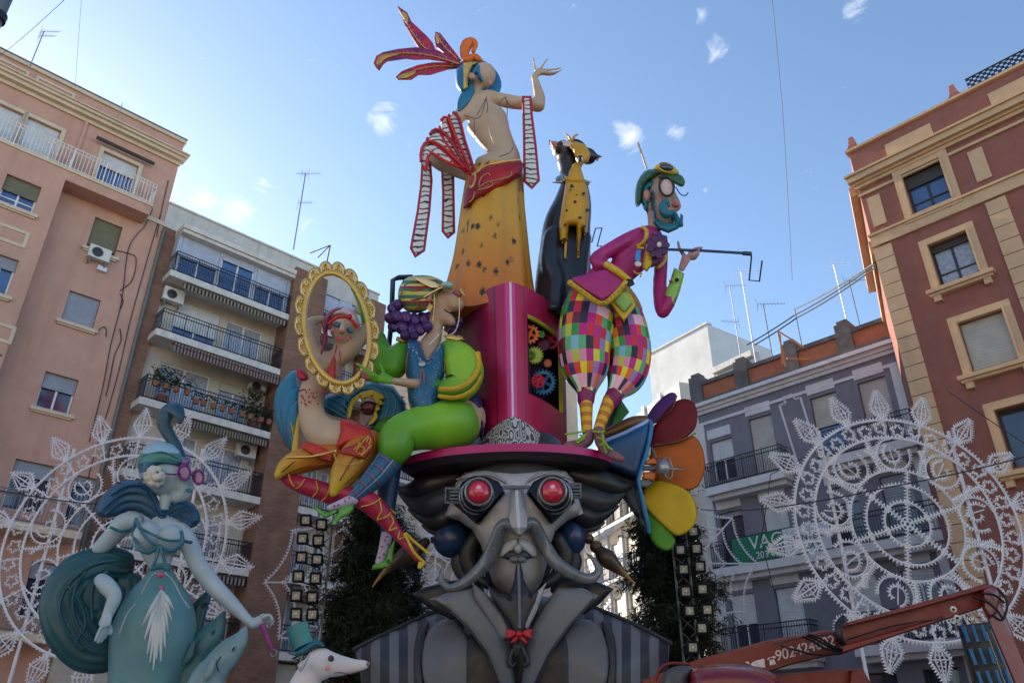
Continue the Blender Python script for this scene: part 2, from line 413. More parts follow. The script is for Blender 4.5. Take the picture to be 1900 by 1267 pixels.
def shutter_mat(name, c, cnt=46):
    if name in MATS: return MATS[name]
    m, N, K, b = _new(name); b.inputs['Roughness'].default_value = .6
    uv = N.new('ShaderNodeTexCoord'); wv = N.new('ShaderNodeTexWave'); wv.bands_direction = 'Z'; wv.inputs['Scale'].default_value = 3.4; wv.inputs['Distortion'].default_value = .15
    K.new(uv.outputs['Object'], wv.inputs['Vector'])
    n = N.new('ShaderNodeTexNoise'); n.inputs['Scale'].default_value = 2.5; n.inputs['Detail'].default_value = 6; K.new(uv.outputs['Object'], n.inputs['Vector'])
    r = ramp(N, [(.3, tuple(x * .8 for x in c)), (.7, c)]); K.new(n.outputs['Fac'], r.inputs[0]); K.new(r.outputs[0], b.inputs['Base Color'])
    bp = N.new('ShaderNodeBump'); bp.inputs['Strength'].default_value = .5; bp.inputs['Distance'].default_value = .02; K.new(wv.outputs['Fac'], bp.inputs['Height']); K.new(bp.outputs[0], b.inputs['Normal'])
    return m
sh_white = shutter_mat('white_roller_shutter', (.60, .61, .63)); sh_grey = shutter_mat('grey_roller_shutter', (.30, .32, .37)); sh_olive = shutter_mat('olive_roller_shutter', (.16, .15, .09)); sh_dark = shutter_mat('charcoal_roller_shutter', (.045, .04, .04))
sh_beige = shutter_mat('beige_roller_blind', (.46, .45, .40)); sh_blue = shutter_mat('pale_blue_roller_shutter', (.42, .47, .58))
def window(fr, root, u0, u1, z0, z1, d, fm=wframe, gl=glass, shm=None, drop=0., nm=2, rec=.2, sill=None, bar=.06, name='window', trans=False, rail=None):
    """a window set in its opening: frame, panes, roller shutter, sill"""
    k = d - rec; f = MB()
    fr.fb(u0, u0 + bar, z0, z1, k - .05, k + .03, f); fr.fb(u1 - bar, u1, z0, z1, k - .05, k + .03, f)
    fr.fb(u0 + bar, u1 - bar, z1 - bar, z1, k - .05, k + .028, f); fr.fb(u0 + bar, u1 - bar, z0, z0 + bar, k - .05, k + .028, f)
    for i in range(1, nm):
        c = u0 + (u1 - u0) * i / nm; fr.fb(c - bar * .6, c + bar * .6, z0 + bar, z1 - bar, k - .045, k + .025, f)
    if trans: fr.fb(u0 + bar, u1 - bar, z0 + (z1 - z0) * .28, z0 + (z1 - z0) * .28 + bar * .8, k - .045, k + .022, f)
    o = f.build(name, fm, root)
    for i in range(nm):
        a = u0 + (u1 - u0) * i / nm + bar * .5; b = u0 + (u1 - u0) * (i + 1) / nm - bar * .5
        m = MB(); fr.fb(a, b, z0 + bar * .5, z1 - bar * .5, k - .03, k - .01, m); m.build('pane', gl, o)
    if drop > 0:
        m = MB(); fr.fb(u0 + .02, u1 - .02, z1 - (z1 - z0) * drop, z1 - .01, k + .05, k + .08, m); m.build('shutter', shm, o)
    if sill is not None:
        m = MB(); fr.fb(u0 - .16, u1 + .16, z0 - .14, z0 - .012, k, d + .14, m); fr.fb(u0 - .1, u1 + .1, z0 - .2, z0 - .14, d + .002, d + .08, m); m.build('sill', sill, o)
    return o
def railing(fr, root, u0, u1, z0, h, d, m, step=.11, r=.011, sides=0., belly=0., parent=None):
    b = MB(); W = fr.W
    for zz in (z0 + .08, z0 + h, z0 + h * .84): b.bar(W(u0, zz, d), W(u1, zz, d), r * 1.9, 4)
    n = max(2, int((u1 - u0) / step))
    for i in range(n + 1):
        u = u0 + (u1 - u0) * i / n; k = r * (2 if i % 9 == 0 else 1)
        if belly: b.tube([W(u, z0 + h, d), W(u, z0 + h * .45, d), W(u, z0 + h * .2, d + belly), W(u, z0 + .08, d)], k, 4)
        else: b.bar(W(u, z0, d), W(u, z0 + h, d), k, 4)
    if sides:
        for u in (u0, u1):
            for zz in (z0 + .08, z0 + h, z0 + h * .84): b.bar(W(u, zz, d), W(u, zz, d - sides), r * 1.9, 4)
            for i in range(1, max(2, int(sides / step))): b.bar(W(u, z0, d - i * step), W(u, z0 + h, d - i * step), r, 4)
    return b.build('railing', m, root)
def aircon(fr, root, u, z, d, w=.8, h=.55):
    b = MB(); fr.fb(u, u + w, z, z + h, d, d + .3, b); o = b.build('air_conditioner', mat('air_conditioner_case', (.62, .61, .56), .5, .08, 4, streak=.25), root)
    m = MB(); c = fr.W(u + w * .38, z + h * .5, d + .305)
    for i, rr in enumerate((.21, .15, .09)):
        m.tube([c + (fr.u * math.cos(t) + Vector((0, 0, 1)) * math.sin(t)) * rr for t in [2 * math.pi * k / 20 for k in range(20)]], .008, 4, closed=True)
    m.build('fan_grille', mat('grey_metal', (.2, .2, .21), .4, .1, metal=.4), o)
    e = MB(); e.ball(c - fr.n * .0, (.2, .02, .2), 18, 6, Matrix.Rotation(math.atan2(fr.u.y, fr.u.x), 3, 'Z')); e.build('fan', dframe, o)
    e = MB()
    for a in (.08, w - .12): fr.fb(u + a, u + a + .04, z - .22, z, d, d + .26, e)
    e.build('bracket', mat('grey_metal', (.2, .2, .21)), o)
# ---- pink block
Lf = Facade(P(500, 938, 31), (1.18, 1.133)); DW = -.85
pink = mat('pink_plaster', (.53, .305, .228), .85, .09, .9, .25, streak=.35, dark=(.36, .20, .15), bscale=45)
cream = mat('cream_trim', (.62, .50, .36), .8, .08, 2, .1, streak=.25)
root = thing('apartment_building', 'pink plastered apartment block with cream trim and a white railed balcony under its roof', 'building', Lf.W(-9, 0, -4))
px = Lf.pix
uE = px(343, 263, DW)[0]; zT = px(343, 263, DW)[1]
H = []; WN = []
def ph(a, b, d, **k):
    (u0, z1), (u1, z0) = px(*a, d), px(*b, d); H.append((u0, u1, z0, z1)); WN.append(((u0, u1, z0, z1), k)); return u0, u1, z0, z1
zB = px(205, 352, DW)[1] - .35   # balcony floor
top = [ph((52, 216), (92, 305), DW, shm=sh_white, drop=1., nm=1), ph((-28, 180), (20, 275), DW, shm=sh_white, drop=1., nm=1), ph((193, 280), (243, 360), DW, gl=glassb, shm=sh_white, drop=.45)]
ph((177, 402), (212, 478), DW, fm=dframe, shm=sh_olive, drop=.85, sill=cream); ph((130, 538), (172, 612), DW, shm=sh_grey, drop=.92, sill=cream, nm=1)
ph((85, 688), (128, 770), DW, shm=sh_grey, drop=.42, sill=cream); ph((30, 850), (80, 955), DW, shm=sh_grey, drop=.3); ph((140, 880), (196, 985), DW, shm=sh_grey, drop=.2); ph((60, 1040), (110, 1150), DW, drop=.3, shm=sh_grey)
b = Lf.wall(-30, uE, 0, zT, DW, H); b.build('wall', pink, root)
for (u0, u1, z0, z1), k in WN: window(Lf, root, u0, u1, z0, z1, DW, **k)
for u0, u1, z0, z1 in top:
    m = MB(); t = .16
    Lf.fb(u0 - t, u0, z0, z1 + t, DW, DW + .05, m); Lf.fb(u1, u1 + t, z0, z1 + t, DW, DW + .05, m); Lf.fb(u0, u1, z1, z1 + t, DW, DW + .048, m); m.build('architrave', cream, root)
# bay on the left, up to the terrace
uB = px(127, 318, 0)[0]; zt = px(127, 318, 0)[1]
HB = []
def bh(a, b_, **k):
    (u0, z1), (u1, z0) = px(*a), px(*b_); HB.append(((u0, u1, z0, z1), k)); return (u0, u1, z0, z1)
bh((14, 322), (60, 398), fm=wframe, gl=glassb, shm=sh_olive, drop=.5, sill=cream, trans=True); bh((-18, 465), (12, 550), gl=glassb, shm=sh_grey, drop=.3, sill=cream)
bh((-60, 640), (-20, 730)); 
b = Lf.wall(-30, uB, 0, zt, 0, [h[0] for h in HB], back=.84); b.build('bay_wall', pink, root)
for (u0, u1, z0, z1), k in HB: window(Lf, root, u0, u1, z0, z1, 0, **k)
m = MB()
for a, c in (((-60, 390), (46, 462)), ((-60, 580), (20, 640))):
    (u0, z1), (u1, z0) = px(*a), px(*c)
    for q in ((u0, u1, z1 - .12, z1), (u0, u1, z0, z0 + .12), (u0, u0 + .12, z0 + .12, z1 - .12), (u1 - .12, u1, z0 + .12, z1 - .12)): Lf.fb(*q, 0, .03, m)
m.build('panel_moulding', cream, root)
uC = px(281, 385, 0)[0]
m = MB(); Lf.fb(uB, uC, zt - .42, zt, DW, 0, m); m.build('balcony_slab', pink, root)
m = MB(); Lf.fb(-30, uC + .04, zt + .002, zt + .12, DW, .05, m); m.build('balcony_edging', cream, root)
rw = mat('white_painted_iron', (.72, .70, .68), .5, .08)
railing(Lf, root, -16, uB - .02, zt + .13, 1.05, -.02, rw, .13, .014); railing(Lf, root, uB + .02, uC, zt + .13, 1.05, -.02, rw, .13, .014, sides=.8)
m = MB()   # ornamental panel in the railing
for (a, z) in ((-11.9, 0), (-8.6, 0)):
    for r_ in (.42, .3, .18, .08):
        m.tube([Lf.W(a + .5 + sx * r_ * 1.2, zt + .65 + sz * r_, .0) for sx, sz in ((-1, -1), (1, -1), (1, 1), (-1, 1))], .012, 4, closed=True)
m.build('railing_ornament', rw, root)
zc0 = px(331, 307, DW)[1]
m = MB()
for (a, c, d_) in ((-.05, .12, .10), (.12, .28, .30), (.28, .40, .42), (.40, .46, .5)): Lf.fb(-30, uE + d_ * .5, zc0 + a, zc0 + c, DW - .01 + (a + .05) * .001, DW + d_, m)
m.build('cornice', cream, root)
m = MB(); Lf.fb(-30, uE + .06, zT - .16, zT + .02, DW - .3, DW + .1, m); m.build('coping', cream, root)
m = MB(); Lf.fb(-30, uE + .08, zT + .021, zT + .08, DW - .3, DW + .13, m); m.build('roof_edge', mat('weathered_roof_edge', (.16, .14, .13), .9, .2), root)
for a, c in (((-40, 92), (50, 147)), ((68, 143), (134, 192))):
    m = MB(); (u0, z1), (u1, z0) = px(*a, DW), px(*c, DW); z1 = zT - .35; z0 = zT - 1.0
    for q in ((u0, u1, z1 - .1, z1), (u0, u1, z0, z0 + .1), (u0, u0 + .1, z0 + .1, z1 - .1), (u1 - .1, u1, z0 + .1, z1 - .1)): Lf.fb(*q, DW, DW + .04, m)
    m.build('parapet_panel', cream, root)
m = MB(); Lf.fb(uB + .1, uB + .22, zt + .1, zc0 - .06, DW, DW + .1, m); m.build('downpipe', pink, root)
m = MB(); u_ = px(262, 560, DW)[0]; Lf.fb(uC, uE, zt - .1, zt + .1, DW, DW + .05, m); m.build('string_course', cream, root)
# awning roll over the balcony window, cables and pipe
m = MB(); u0, z0 = px(178, 262, DW); u1, z1 = px(291, 312, DW); zz = top[2][3] + .3
m.bar(Lf.W(top[2][0] - .45, zz, DW + .25), Lf.W(top[2][1] + .5, zz, DW + .25), .08, 8); m.build('rolled_awning', mat('dark_awning_cloth', (.07, .055, .045), .8, .2), root)
cab = mat('black_cable', (.03, .027, .025), .6, .1)
m = MB(); rr = random.Random(3)
for line in ([(297, 400), (282, 450), (262, 520), (240, 600), (222, 680), (200, 760), (170, 860), (150, 940)], [(283, 388), (268, 420), (250, 440), (236, 470), (225, 560), (205, 640), (190, 720), (165, 820)], [(312, 335), (305, 365), (298, 398), (290, 440)], [(212, 465), (235, 470), (252, 480), (245, 520), (222, 540)], [(174, 622), (190, 607), (197, 612), (196, 625)], [(222, 545), (228, 560), (222, 575)], [(222, 610), (224, 632), (212, 660), (204, 700), (196, 735)]):
    m.tube([Lf.W(*px(q[0], q[1], DW), DW + .03) for q in catmull([(float(a), float(c)) for a, c in line], 4)], .018, 4)
m.build('wall_cables', cab, root)
m = MB(); m.bar(Lf.W(uE + .05, 0, DW + .1), Lf.W(uE + .05, zt - .3, DW + .1), .07, 8); m.build('drainpipe', mat('grey_pipe', (.13, .15, .14), .5, .15), root)
u_, z_ = px(158, 478, DW); aircon(Lf, root, u_, z_ - .02, DW + .02)
m = MB(); u_, z_ = px(180, 494, DW); Lf.fb(u_, u_ + .35, z_ - .2, z_, DW, DW + .16, m); m.build('junction_box', wframe, root)
# striped shop awning low on the pink block
aw = grad('beige_brown_awning_stripes', [(0, '#6a5a4c'), (.5, '#6a5a4c'), (.5, '#2c241f')], 'U', .8, 0, 'CONSTANT', 16)
m = MB(); (u0, z0), (u1, z1) = px(-40, 822, DW), px(120, 862, DW); m.add([Lf.W(-16, 12.0 - 1.9, DW + .02), Lf.W(-10, 12.0 - 1.9, DW + .02), Lf.W(-10, 9.6, DW + .75), Lf.W(-16, 9.6, DW + .75), Lf.W(-10, 9.35, DW + .75), Lf.W(-16, 9.35, DW + .75)], [(0, 1, 2, 3), (3, 2, 4, 5)], [(0, 1), (1, 1), (1, .2), (0, .2), (1, 0), (0, 0)]); m.build('striped_awning', aw, root)
# low balcony on the pink block
zl = px(130, 985, 0)[1]; m = MB(); Lf.fb(-14, uE - .3, zl - .25, zl, DW, .15, m); m.build('balcony_slab', cream, root)
railing(Lf, root, -14, uE - .3, zl, 1., .1, mat('grey_iron', (.22, .2, .2), .6), .13, .014, sides=.8)
zl2 = zl - 3.3; m = MB(); Lf.fb(-14, uE - .3, zl2 - .25, zl2, DW, .15, m); m.build('balcony_slab', cream, root); railing(Lf, root, -14, uE - .3, zl2, 1., .1, MATS['grey_iron'], .13, .014, sides=.8)
# ---- brown brick block
def brick_mat(name, c1, c2, mort, ang, sc=1.):
    m, N, K, b = _new(name); b.inputs['Roughness'].default_value = .85
    tc = N.new('ShaderNodeTexCoord'); s = N.new('ShaderNodeSeparateXYZ'); K.new(tc.outputs['Object'], s.inputs[0])
    a = N.new('ShaderNodeMath'); a.operation = 'MULTIPLY'; a.inputs[1].default_value = math.cos(ang); K.new(s.outputs[0], a.inputs[0])
    a2 = N.new('ShaderNodeMath'); a2.operation = 'MULTIPLY_ADD'; a2.inputs[1].default_value = math.sin(ang); K.new(s.outputs[1], a2.inputs[0]); K.new(a.outputs[0], a2.inputs[2])
    cbn = N.new('ShaderNodeCombineXYZ'); K.new(a2.outputs[0], cbn.inputs[0]); K.new(s.outputs[2], cbn.inputs[1])
    br = N.new('ShaderNodeTexBrick'); K.new(cbn.outputs[0], br.inputs['Vector']); br.inputs['Scale'].default_value = sc
    br.inputs['Brick Width'].default_value = .25; br.inputs['Row Height'].default_value = .068; br.inputs['Mortar Size'].default_value = .007
    br.inputs['Color1'].default_value = (*c1, 1); br.inputs['Color2'].default_value = (*c2, 1); br.inputs['Mortar'].default_value = (*mort, 1); br.inputs['Bias'].default_value = -.1
    n = N.new('ShaderNodeTexNoise'); n.inputs['Scale'].default_value = 1.3; n.inputs['Detail'].default_value = 6; K.new(tc.outputs['Object'], n.inputs['Vector'])
    r = ramp(N, [(.3, (.72,) * 3), (.7, (1.1,) * 3)]); K.new(n.outputs['Fac'], r.inputs[0])
    mu = N.new('ShaderNodeMixRGB'); mu.blend_type = 'MULTIPLY'; mu.inputs[0].default_value = 1; K.new(br.outputs[0], mu.inputs[1]); K.new(r.outputs[0], mu.inputs[2]); K.new(mu.outputs[0], b.inputs['Base Color'])
    bp = N.new('ShaderNodeBump'); bp.inputs['Strength'].default_value = .4; bp.inputs['Distance'].default_value = .01; bp.invert = True; K.new(br.outputs['Fac'], bp.inputs['Height']); K.new(bp.outputs[0], b.inputs['Normal'])
    return m
brick = brick_mat('brown_brickwork', (.21, .10, .06), (.28, .145, .09), (.17, .115, .09), math.atan2(Lf.u.y, Lf.u.x))
slabm = mat('weathered_white_slab', (.60, .57, .52), .8, .12, 3, .15, streak=.4)
inner = mat('cream_balcony_wall', (.50, .45, .38), .8, .1, 2, streak=.25)
iron = mat('black_iron', (.018, .018, .02), .45, .1)
root = thing('apartment_building', 'brown brick apartment block with stacked long balconies and black iron railings', 'building', Lf.W(-2, 0, -5))
zr = 22.85; DB = -1.05; uP0, uP1 = -.42, px(606, 540, 0)[0]; uEnd = px(716, 575, 0)[0]; zs = [19.03 + .28, 16.26 + .28, 13.3 + .28, 10.5 + .28, 7.66 + .28, 4.8 + .28]
zr = px(440, 412, 0)[1]
uA = -5.75
m = MB(); Lf.fb(uE + .001, uA, 0, zr - 1.2, DW - 6, DW + .02, m); m.build('brick_pier', brick, root)
m = MB(); Lf.fb(uP0, uP1, 0, zr - .95, -6, .0, m); m.build('brick_pier', brick, root)
m = MB(); Lf.fb(uEnd - .9, uEnd, 0, zr - .95, -6, .0, m); m.build('brick_pier', brick, root)
m = MB(); Lf.fb(uE + .001, uEnd, zr - 1.2, zr, -6, DW + .05, m); m.build('parapet', mat('pale_parapet', (.52, .50, .46), .85, .1, 2, streak=.4), root)
m = MB(); Lf.fb(uE + .002, uEnd + .05, zr, zr + .08, -6, DW + .12, m); m.build('coping', slabm, root)
m = MB(); Lf.fb(uA - .05, uP0 - .003, zr - 1.45, zr - 1.22, DB, .1, m); Lf.fb(uA - .02, uP0 - .003, zr - 1.62, zr - 1.46, DB, .02, m); m.build('eaves_slab', slabm, root)
def bay(u0, u1, lev, wins):
    z0 = zs[lev]; z1 = (zs[lev - 1] - .28) if lev else zr - 1.62
    Hs = []
    for (a, b_, lo, hi, k) in wins: Hs.append(((u0 + (u1 - u0) * a, u0 + (u1 - u0) * b_, z0 + lo, z0 + hi), k))
    d = k_ = DB if lev else -.32
    b = Lf.wall(u0, u1, z0 - .27, z1, d, [h[0] for h in Hs], .2, 4); b.build('balcony_wall', inner if lev else mat('pale_blue_enclosure', (.40, .45, .55), .5, .06), root)
    for h, k in Hs: window(Lf, root, *h, d, rec=.08, **k)
    m = MB(); Lf.fb(u0 - (.0 if u0 > -5 else .12), u1, z0 - .28, z0, DB - .1, -.002, m); m.build('balcony_slab', slabm, root)
    railing(Lf, root, u0, u1 - .05, z0, 1.0, -.06, iron, .105, .012, sides=.9 if u0 < -5 else 0, belly=.09 if lev < 2 else 0)
    return z1
strp = grad('cream_brown_awning_stripes', [(0, '#8d8272'), (.5, '#8d8272'), (.5, '#1f1a17')], 'U', .85, 0, 'CONSTANT', 30)
strp2 = grad('cream_red_awning_stripes', [(0, '#8d7d78'), (.5, '#8d7d78'), (.5, '#3a2725')], 'U', .85, 0, 'CONSTANT', 34)
for (u0, u1) in ((uA, uP0 - .01), (uP1 + .01, uEnd - .91)):
    L_ = u0 < -5
    bay(u0, u1, 0, [(.03, .35, .1, 2.0, dict(gl=glassb, shm=sh_blue, drop=.55)), (.37, .66, .05, 2.05, dict(gl=glassb, shm=sh_blue, drop=.22)), (.68, .97, .1, 2.0, dict(gl=glassb, shm=sh_blue, drop=.55))])
    bay(u0, u1, 1, [(.14, .50, .1, 2.1, dict(shm=sh_white, drop=.62, gl=glassb)), (.56, .88, .05, 2.0, dict(gl=curtain))])
    bay(u0, u1, 2, [(.12, .52, .1, 2.1, dict(gl=curtain)), (.60, .86, .1, 2.05, dict(gl=curtain, shm=sh_beige, drop=.2))])
    bay(u0, u1, 3, [(.30, .52, .5, 2.1, dict(gl=curtain)), (.58, .90, .05, 2.05, dict(gl=curtain))])
    bay(u0, u1, 4, [(.2, .5, .1, 2.1, dict(gl=curtain)), (.62, .82, .4, 1.9, dict(gl=curtain))])
    bay(u0, u1, 5, [(.1, .4, .1, 2.1, dict(gl=curtain)), (.6, .9, .1, 2.1, dict(gl=curtain))])
    for lev, mm, a, c, drop, out in ((1, strp, .1, .99, .34, .1), (2, strp2, .12, .99, .55, .3), (3, strp, .3, .99, .36, .1), (5, strp, .1, .99, .35, .1)):
        z1 = zs[lev - 1] - .3; a_, c_ = u0 + (u1 - u0) * a, u0 + (u1 - u0) * c
        m = MB(); m.add([Lf.W(a_, z1, -.35), Lf.W(c_, z1, -.35), Lf.W(c_, z1 - drop * .25, out - .1), Lf.W(a_, z1 - drop * .25, out - .1), Lf.W(c_, z1 - drop, out - .1), Lf.W(a_, z1 - drop, out - .1)], [(0, 1, 2, 3), (3, 2, 4, 5)], [(0, 1), (1, 1), (1, .5), (0, .5), (1, 0), (0, 0)])
        if lev == 2: m.bar(Lf.W(a_, z1 - drop * .5, out - .07), Lf.W(c_, z1 - drop * .5, out - .07), .018, 5)
        m.build('striped_awning', mm, root)
m = MB(); Lf.fb(uE + .01, uEnd - .01, 0, 4.7, -6, -.5, m); m.build('base_wall', inner, root)
aircon(Lf, root, uA + .02, zs[1] + 1.75, DB + .1, .85, .6); aircon(Lf, root, uP0 - 1.0, zs[3] + 1.75, DB + .1, .8, .55); aircon(Lf, root, uP0 - .95, zs[2] + 2.05, DB + .1, .7, .2)
# flower pots along the third balcony
leafm = mat('balcony_plant_leaves', (.035, .075, .022), .6, .4, 8); pot = mat('terracotta', (.26, .10, .055), .8, .15)
rp_ = random.Random(5)
def plant(c, h, n, m, rr):
    for i in range(n):
        d = Vector((rp_.gauss(0, rr), rp_.gauss(0, rr), rp_.random() * h)); a = rp_.random() * 6.28; s = .05 + .05 * rp_.random()
        e = Vector((math.cos(a), math.sin(a), rp_.uniform(-.4, .8))) * s; f = Vector((-math.sin(a), math.cos(a), .2)) * s * .5
        q = c + d; m.add([q - f, q + e, q + f, q - e], [(0, 1, 2, 3)])
for i in range(13):
    u = uA + .3 + i * .4 + rp_.uniform(-.08, .08); b = MB(); c = Lf.W(u, zs[2] + .55 + (.0 if i < 4 else -.25), .04)
    b.tube([c, c + Vector((0, 0, .2))], [.09, .13], 9); t = thing('flower_pot', 'tall leafy pot plant in a row at the pink-block end of a brick block balcony' if i < 4 else 'small terracotta pot hung low along the railing of a brick block balcony', 'plant', c, 'leafy pots on the brick block balcony' if i < 4 else 'low pots on the brick block balcony'); b.build('pot', pot, t, 40)
    m = MB(); plant(c + Vector((0, 0, .2)), (.5 if i < 4 else .28), 50 if i < 4 else 26, m, .13); m.build('foliage', leafm, t)
for (u, h, n) in ((uP0 - .7, 1.0, 420), (uA + .8, .8, 250)):
    c = Lf.W(u, zs[2] + .02, -.4); t = thing('potted_shrub', 'large bushy potted shrub on a brick block balcony, at the ' + ('end by the brick pier' if u > -2 else 'end by the pink block'), 'plant', c)
    b = MB(); b.tube([c, c + Vector((0, 0, .4))], [.16, .22], 10); b.build('pot', pot, t, 40); m = MB(); plant(c + Vector((0, 0, .6)), h * 1.1, n, m, .28); m.build('foliage', leafm, t)
# ---- beige block beyond the brick one
root = thing('apartment_building', 'beige apartment block with small windows next to the brick block, behind the tree', 'building', Lf.W(uEnd + 4, 0, -4))
beige = mat('beige_plaster', (.50, .42, .33), .85, .1, 1.2, .2, streak=.3)
Hs = [(uEnd + 1.2 + i * 2.6, uEnd + 2.3 + i * 2.6, 1.2 + 3 * j, 3 + 3 * j) for i in range(1) for j in range(5)]
Lf.wall(uEnd + .01, uEnd + 3.2, 0, 15.2, -.4, Hs).build('wall', beige, root)
for h in Hs:
    window(Lf, root, *h, -.4, gl=curtain); m = MB(); Lf.fb(h[0] - .3, h[1] + .3, h[2] - .3, h[2] - .15, -.4, .1, m); m.build('balcony_slab', slabm, root); railing(Lf, root, h[0] - .3, h[1] + .3, h[2] - .15, .95, .05, iron, .13, .012)
root = thing('apartment_building', 'tall beige apartment block added behind the seated performer to shade the red-brown block flank', 'building', Lf.W(uEnd + 8, 0, -4))  # mostly hidden block, added to shade the lower flank of the red-brown block
Hs = [(uEnd + 4.2 + i * 2.6, uEnd + 5.3 + i * 2.6, 1.2 + 3 * j, 3 + 3 * j) for i in range(4) for j in range(7)]
Lf.wall(uEnd + 3.21, uEnd + 15, 0, 22.3, -.4, Hs).build('wall', beige, root)
for h in Hs:
    window(Lf, root, *h, -.4, gl=curtain); m = MB(); Lf.fb(h[0] - .3, h[1] + .3, h[2] - .3, h[2] - .15, -.4, .1, m); m.build('balcony_slab', slabm, root); railing(Lf, root, h[0] - .3, h[1] + .3, h[2] - .15, .95, .05, iron, .13, .012)
# ---- red-brown block on the right
Rf = Facade(P(1790, 520, 19.6), (1.104, -1.133)); px = Rf.pix
redp = mat('red_brown_plaster', (.255, .098, .074), .85, .08, 1, .2, streak=.22, bscale=45); och = mat('ochre_trim', (.54, .36, .21), .8, .08, 2, .12, streak=.2)
orange = redp
root = thing('apartment_building', 'red-brown apartment block with ochre window surrounds and quoins', 'building', Rf.W(1, 0, -4))
u0 = px(1640, 500)[0] - .12; zt = px(1640, 250)[1]; zt = 20.4; zb0, zb1 = px(1700, 427)[1] - .02, px(1700, 427)[1] + .36
zb1 = px(1627, 434)[1]; zb0 = px(1627, 459)[1]
Hs = []
def rh(a, b_, **k):
    (p, z1), (q, z0) = px(*a), px(*b_); Hs.append(((p, q, z0, z1), k)); return p, q, z0, z1
w1 = rh((1674, 328), (1764, 356), fm=dframe, gl=glassb, shm=sh_dark, drop=.33, trans=True)
w1 = (px(1674, 328)[0], px(1744, 298)[0], px(1686, 398)[1] - .12, px(1674, 328)[1]); Hs[0] = (w1, Hs[0][1])
w2 = (px(1723, 458)[0], px(1793, 428)[0], px(1750, 529)[1], px(1723, 458)[1]); Hs.append((w2, dict(fm=dframe, gl=curtain, shm=sh_dark, drop=.16, trans=True)))
w3 = (px(1778, 602)[0], px(1860, 574)[0], px(1811, 687)[1], px(1778, 602)[1]); Hs.append((w3, dict(gl=glass, shm=sh_beige, drop=1., nm=1)))
w4 = (px(1846, 763)[0], px(1846, 763)[0] + 1.6, px(1870, 870)[1], px(1846, 763)[1]); Hs.append((w4, dict(fm=dframe, gl=glass)))
w5 = (w1[0] + 4.1, w1[1] + 4.1, w1[2], w1[3]); Hs.append((w5, dict(fm=dframe, gl=glassb, shm=sh_dark, drop=.33)))
w6 = (w1[0] + 4.1, w1[1] + 4.1, w2[2], w2[3]); Hs.append((w6, dict(fm=dframe, gl=glassb)))
w7 = (w1[0] + 4.1, w1[1] + 4.1, w3[2], w3[3]); Hs.append((w7, dict(fm=dframe, gl=glassb)))
w8 = (w4[0] - .1, w4[1], w4[2] - 3.1, w4[3] - 3.1); Hs.append((w8, dict(fm=dframe, gl=glass)))
Rf.wall(u0, 14, 0, zt, 0, [h[0] for h in Hs], .3, 9).build('wall', redp, root)
for h, k in Hs: window(Rf, root, *h, 0, **k)
for i, (h, _) in enumerate(Hs):
    t = .24 if i else .26; a, c, e, g_ = h; m = MB()
    Rf.fb(a - t, a, e - (t if i in (0, 4) else .12), g_ + t, .002, .1, m); Rf.fb(c, c + t, e - (t if i in (0, 4) else .12), g_ + t, .002, .1, m); Rf.fb(a, c, g_, g_ + t, .002, .098, m)
    for q in ((a - .07, a - .002, e, g_ + .07), (c + .002, c + .07, e, g_ + .07), (a, c, g_ + .002, g_ + .07)): Rf.fb(*q, .1, .14, m)
    if i in (0, 4): Rf.fb(a, c, e - t, e, .002, .098, m)
    m.build('window_surround', och, root)
    if i not in (0, 4):
        m = MB(); Rf.fb(a - .38, c + .38, e - .24, e - .121, .001, .26, m); Rf.fb(a - .32, c + .32, e - .33, e - .241, .001, .18, m)
        for q in (a - .24, c + .04): Rf.fb(q, q + .2, e - .52, e - .331, .001, .15, m)
        m.build('window_ledge', och, root)
m = MB()
for a, c, d in ((zb0, zb0 + .1, .1), (zb0 + .1, zb1 - .08, .07), (zb1 - .08, zb1, .14)): Rf.fb(u0 - d * .4, 14, a, c, .0015, d, m)
m.build('string_course', och, root)
zc = px(1600, 345)[1] - .12
m = MB()
for a, c, d in ((0, .12, .12), (.12, .2, .2), (.2, .42, .34), (.42, .5, .42), (-.32, -.22, .08)): Rf.fb(u0 - d * .6, 14, zc + a, zc + c, .0015, d, m)
m.build('cornice', och, root)
m = MB(); Rf.fb(u0 - .1, 14, zt, zt + .1, -.4, .12, m); m.build('coping', och, root)
for (a, c, e, g_) in ((px(1644, 0)[0], 0, 0, 0),):
    for uu in (-1.05, 2.2, 6.2):
        m = MB(); Rf.fb(uu, uu + 1.5, zt - .95, zt - .4, .002, .05, m); m.build('parapet_panel', och, root)
for a in (u0 + .18, 1.15, 4.5, 6.):
    m = MB(); Rf.fb(a, a + .42, zb1 + .25, zc - .5, .002, .06, m); m.build('pilaster_panel', och, root)
qs = None
for col_, (a, c) in enumerate(((u0 - .03, u0 + .55), (1.15, 1.7), (5.2, 5.8))):
    z = zb0 - .06
    while z > 1.5:
        m = MB(); Rf.fb(a, c, z - .47, z - .012, -.03, .07, m); m.build('quoin', och, root); z -= .482
redfin = mat('red_terracotta', (.33, .11, .075), .7, .12)
for uu in (u0 + .15, 1.35, 5.5):
    m = MB(); c = Rf.W(uu, zt + .1, -.15)
    for (r0, r1, h0, h1) in ((.26, .26, 0, .12), (.2, .2, .12, .22), (.18, .1, .22, .62), (.1, .07, .62, .66)): m.tube([c + Vector((0, 0, h0)), c + Vector((0, 0, h1))], [r0, r1], 4)
    m.build('finial', redfin, root)
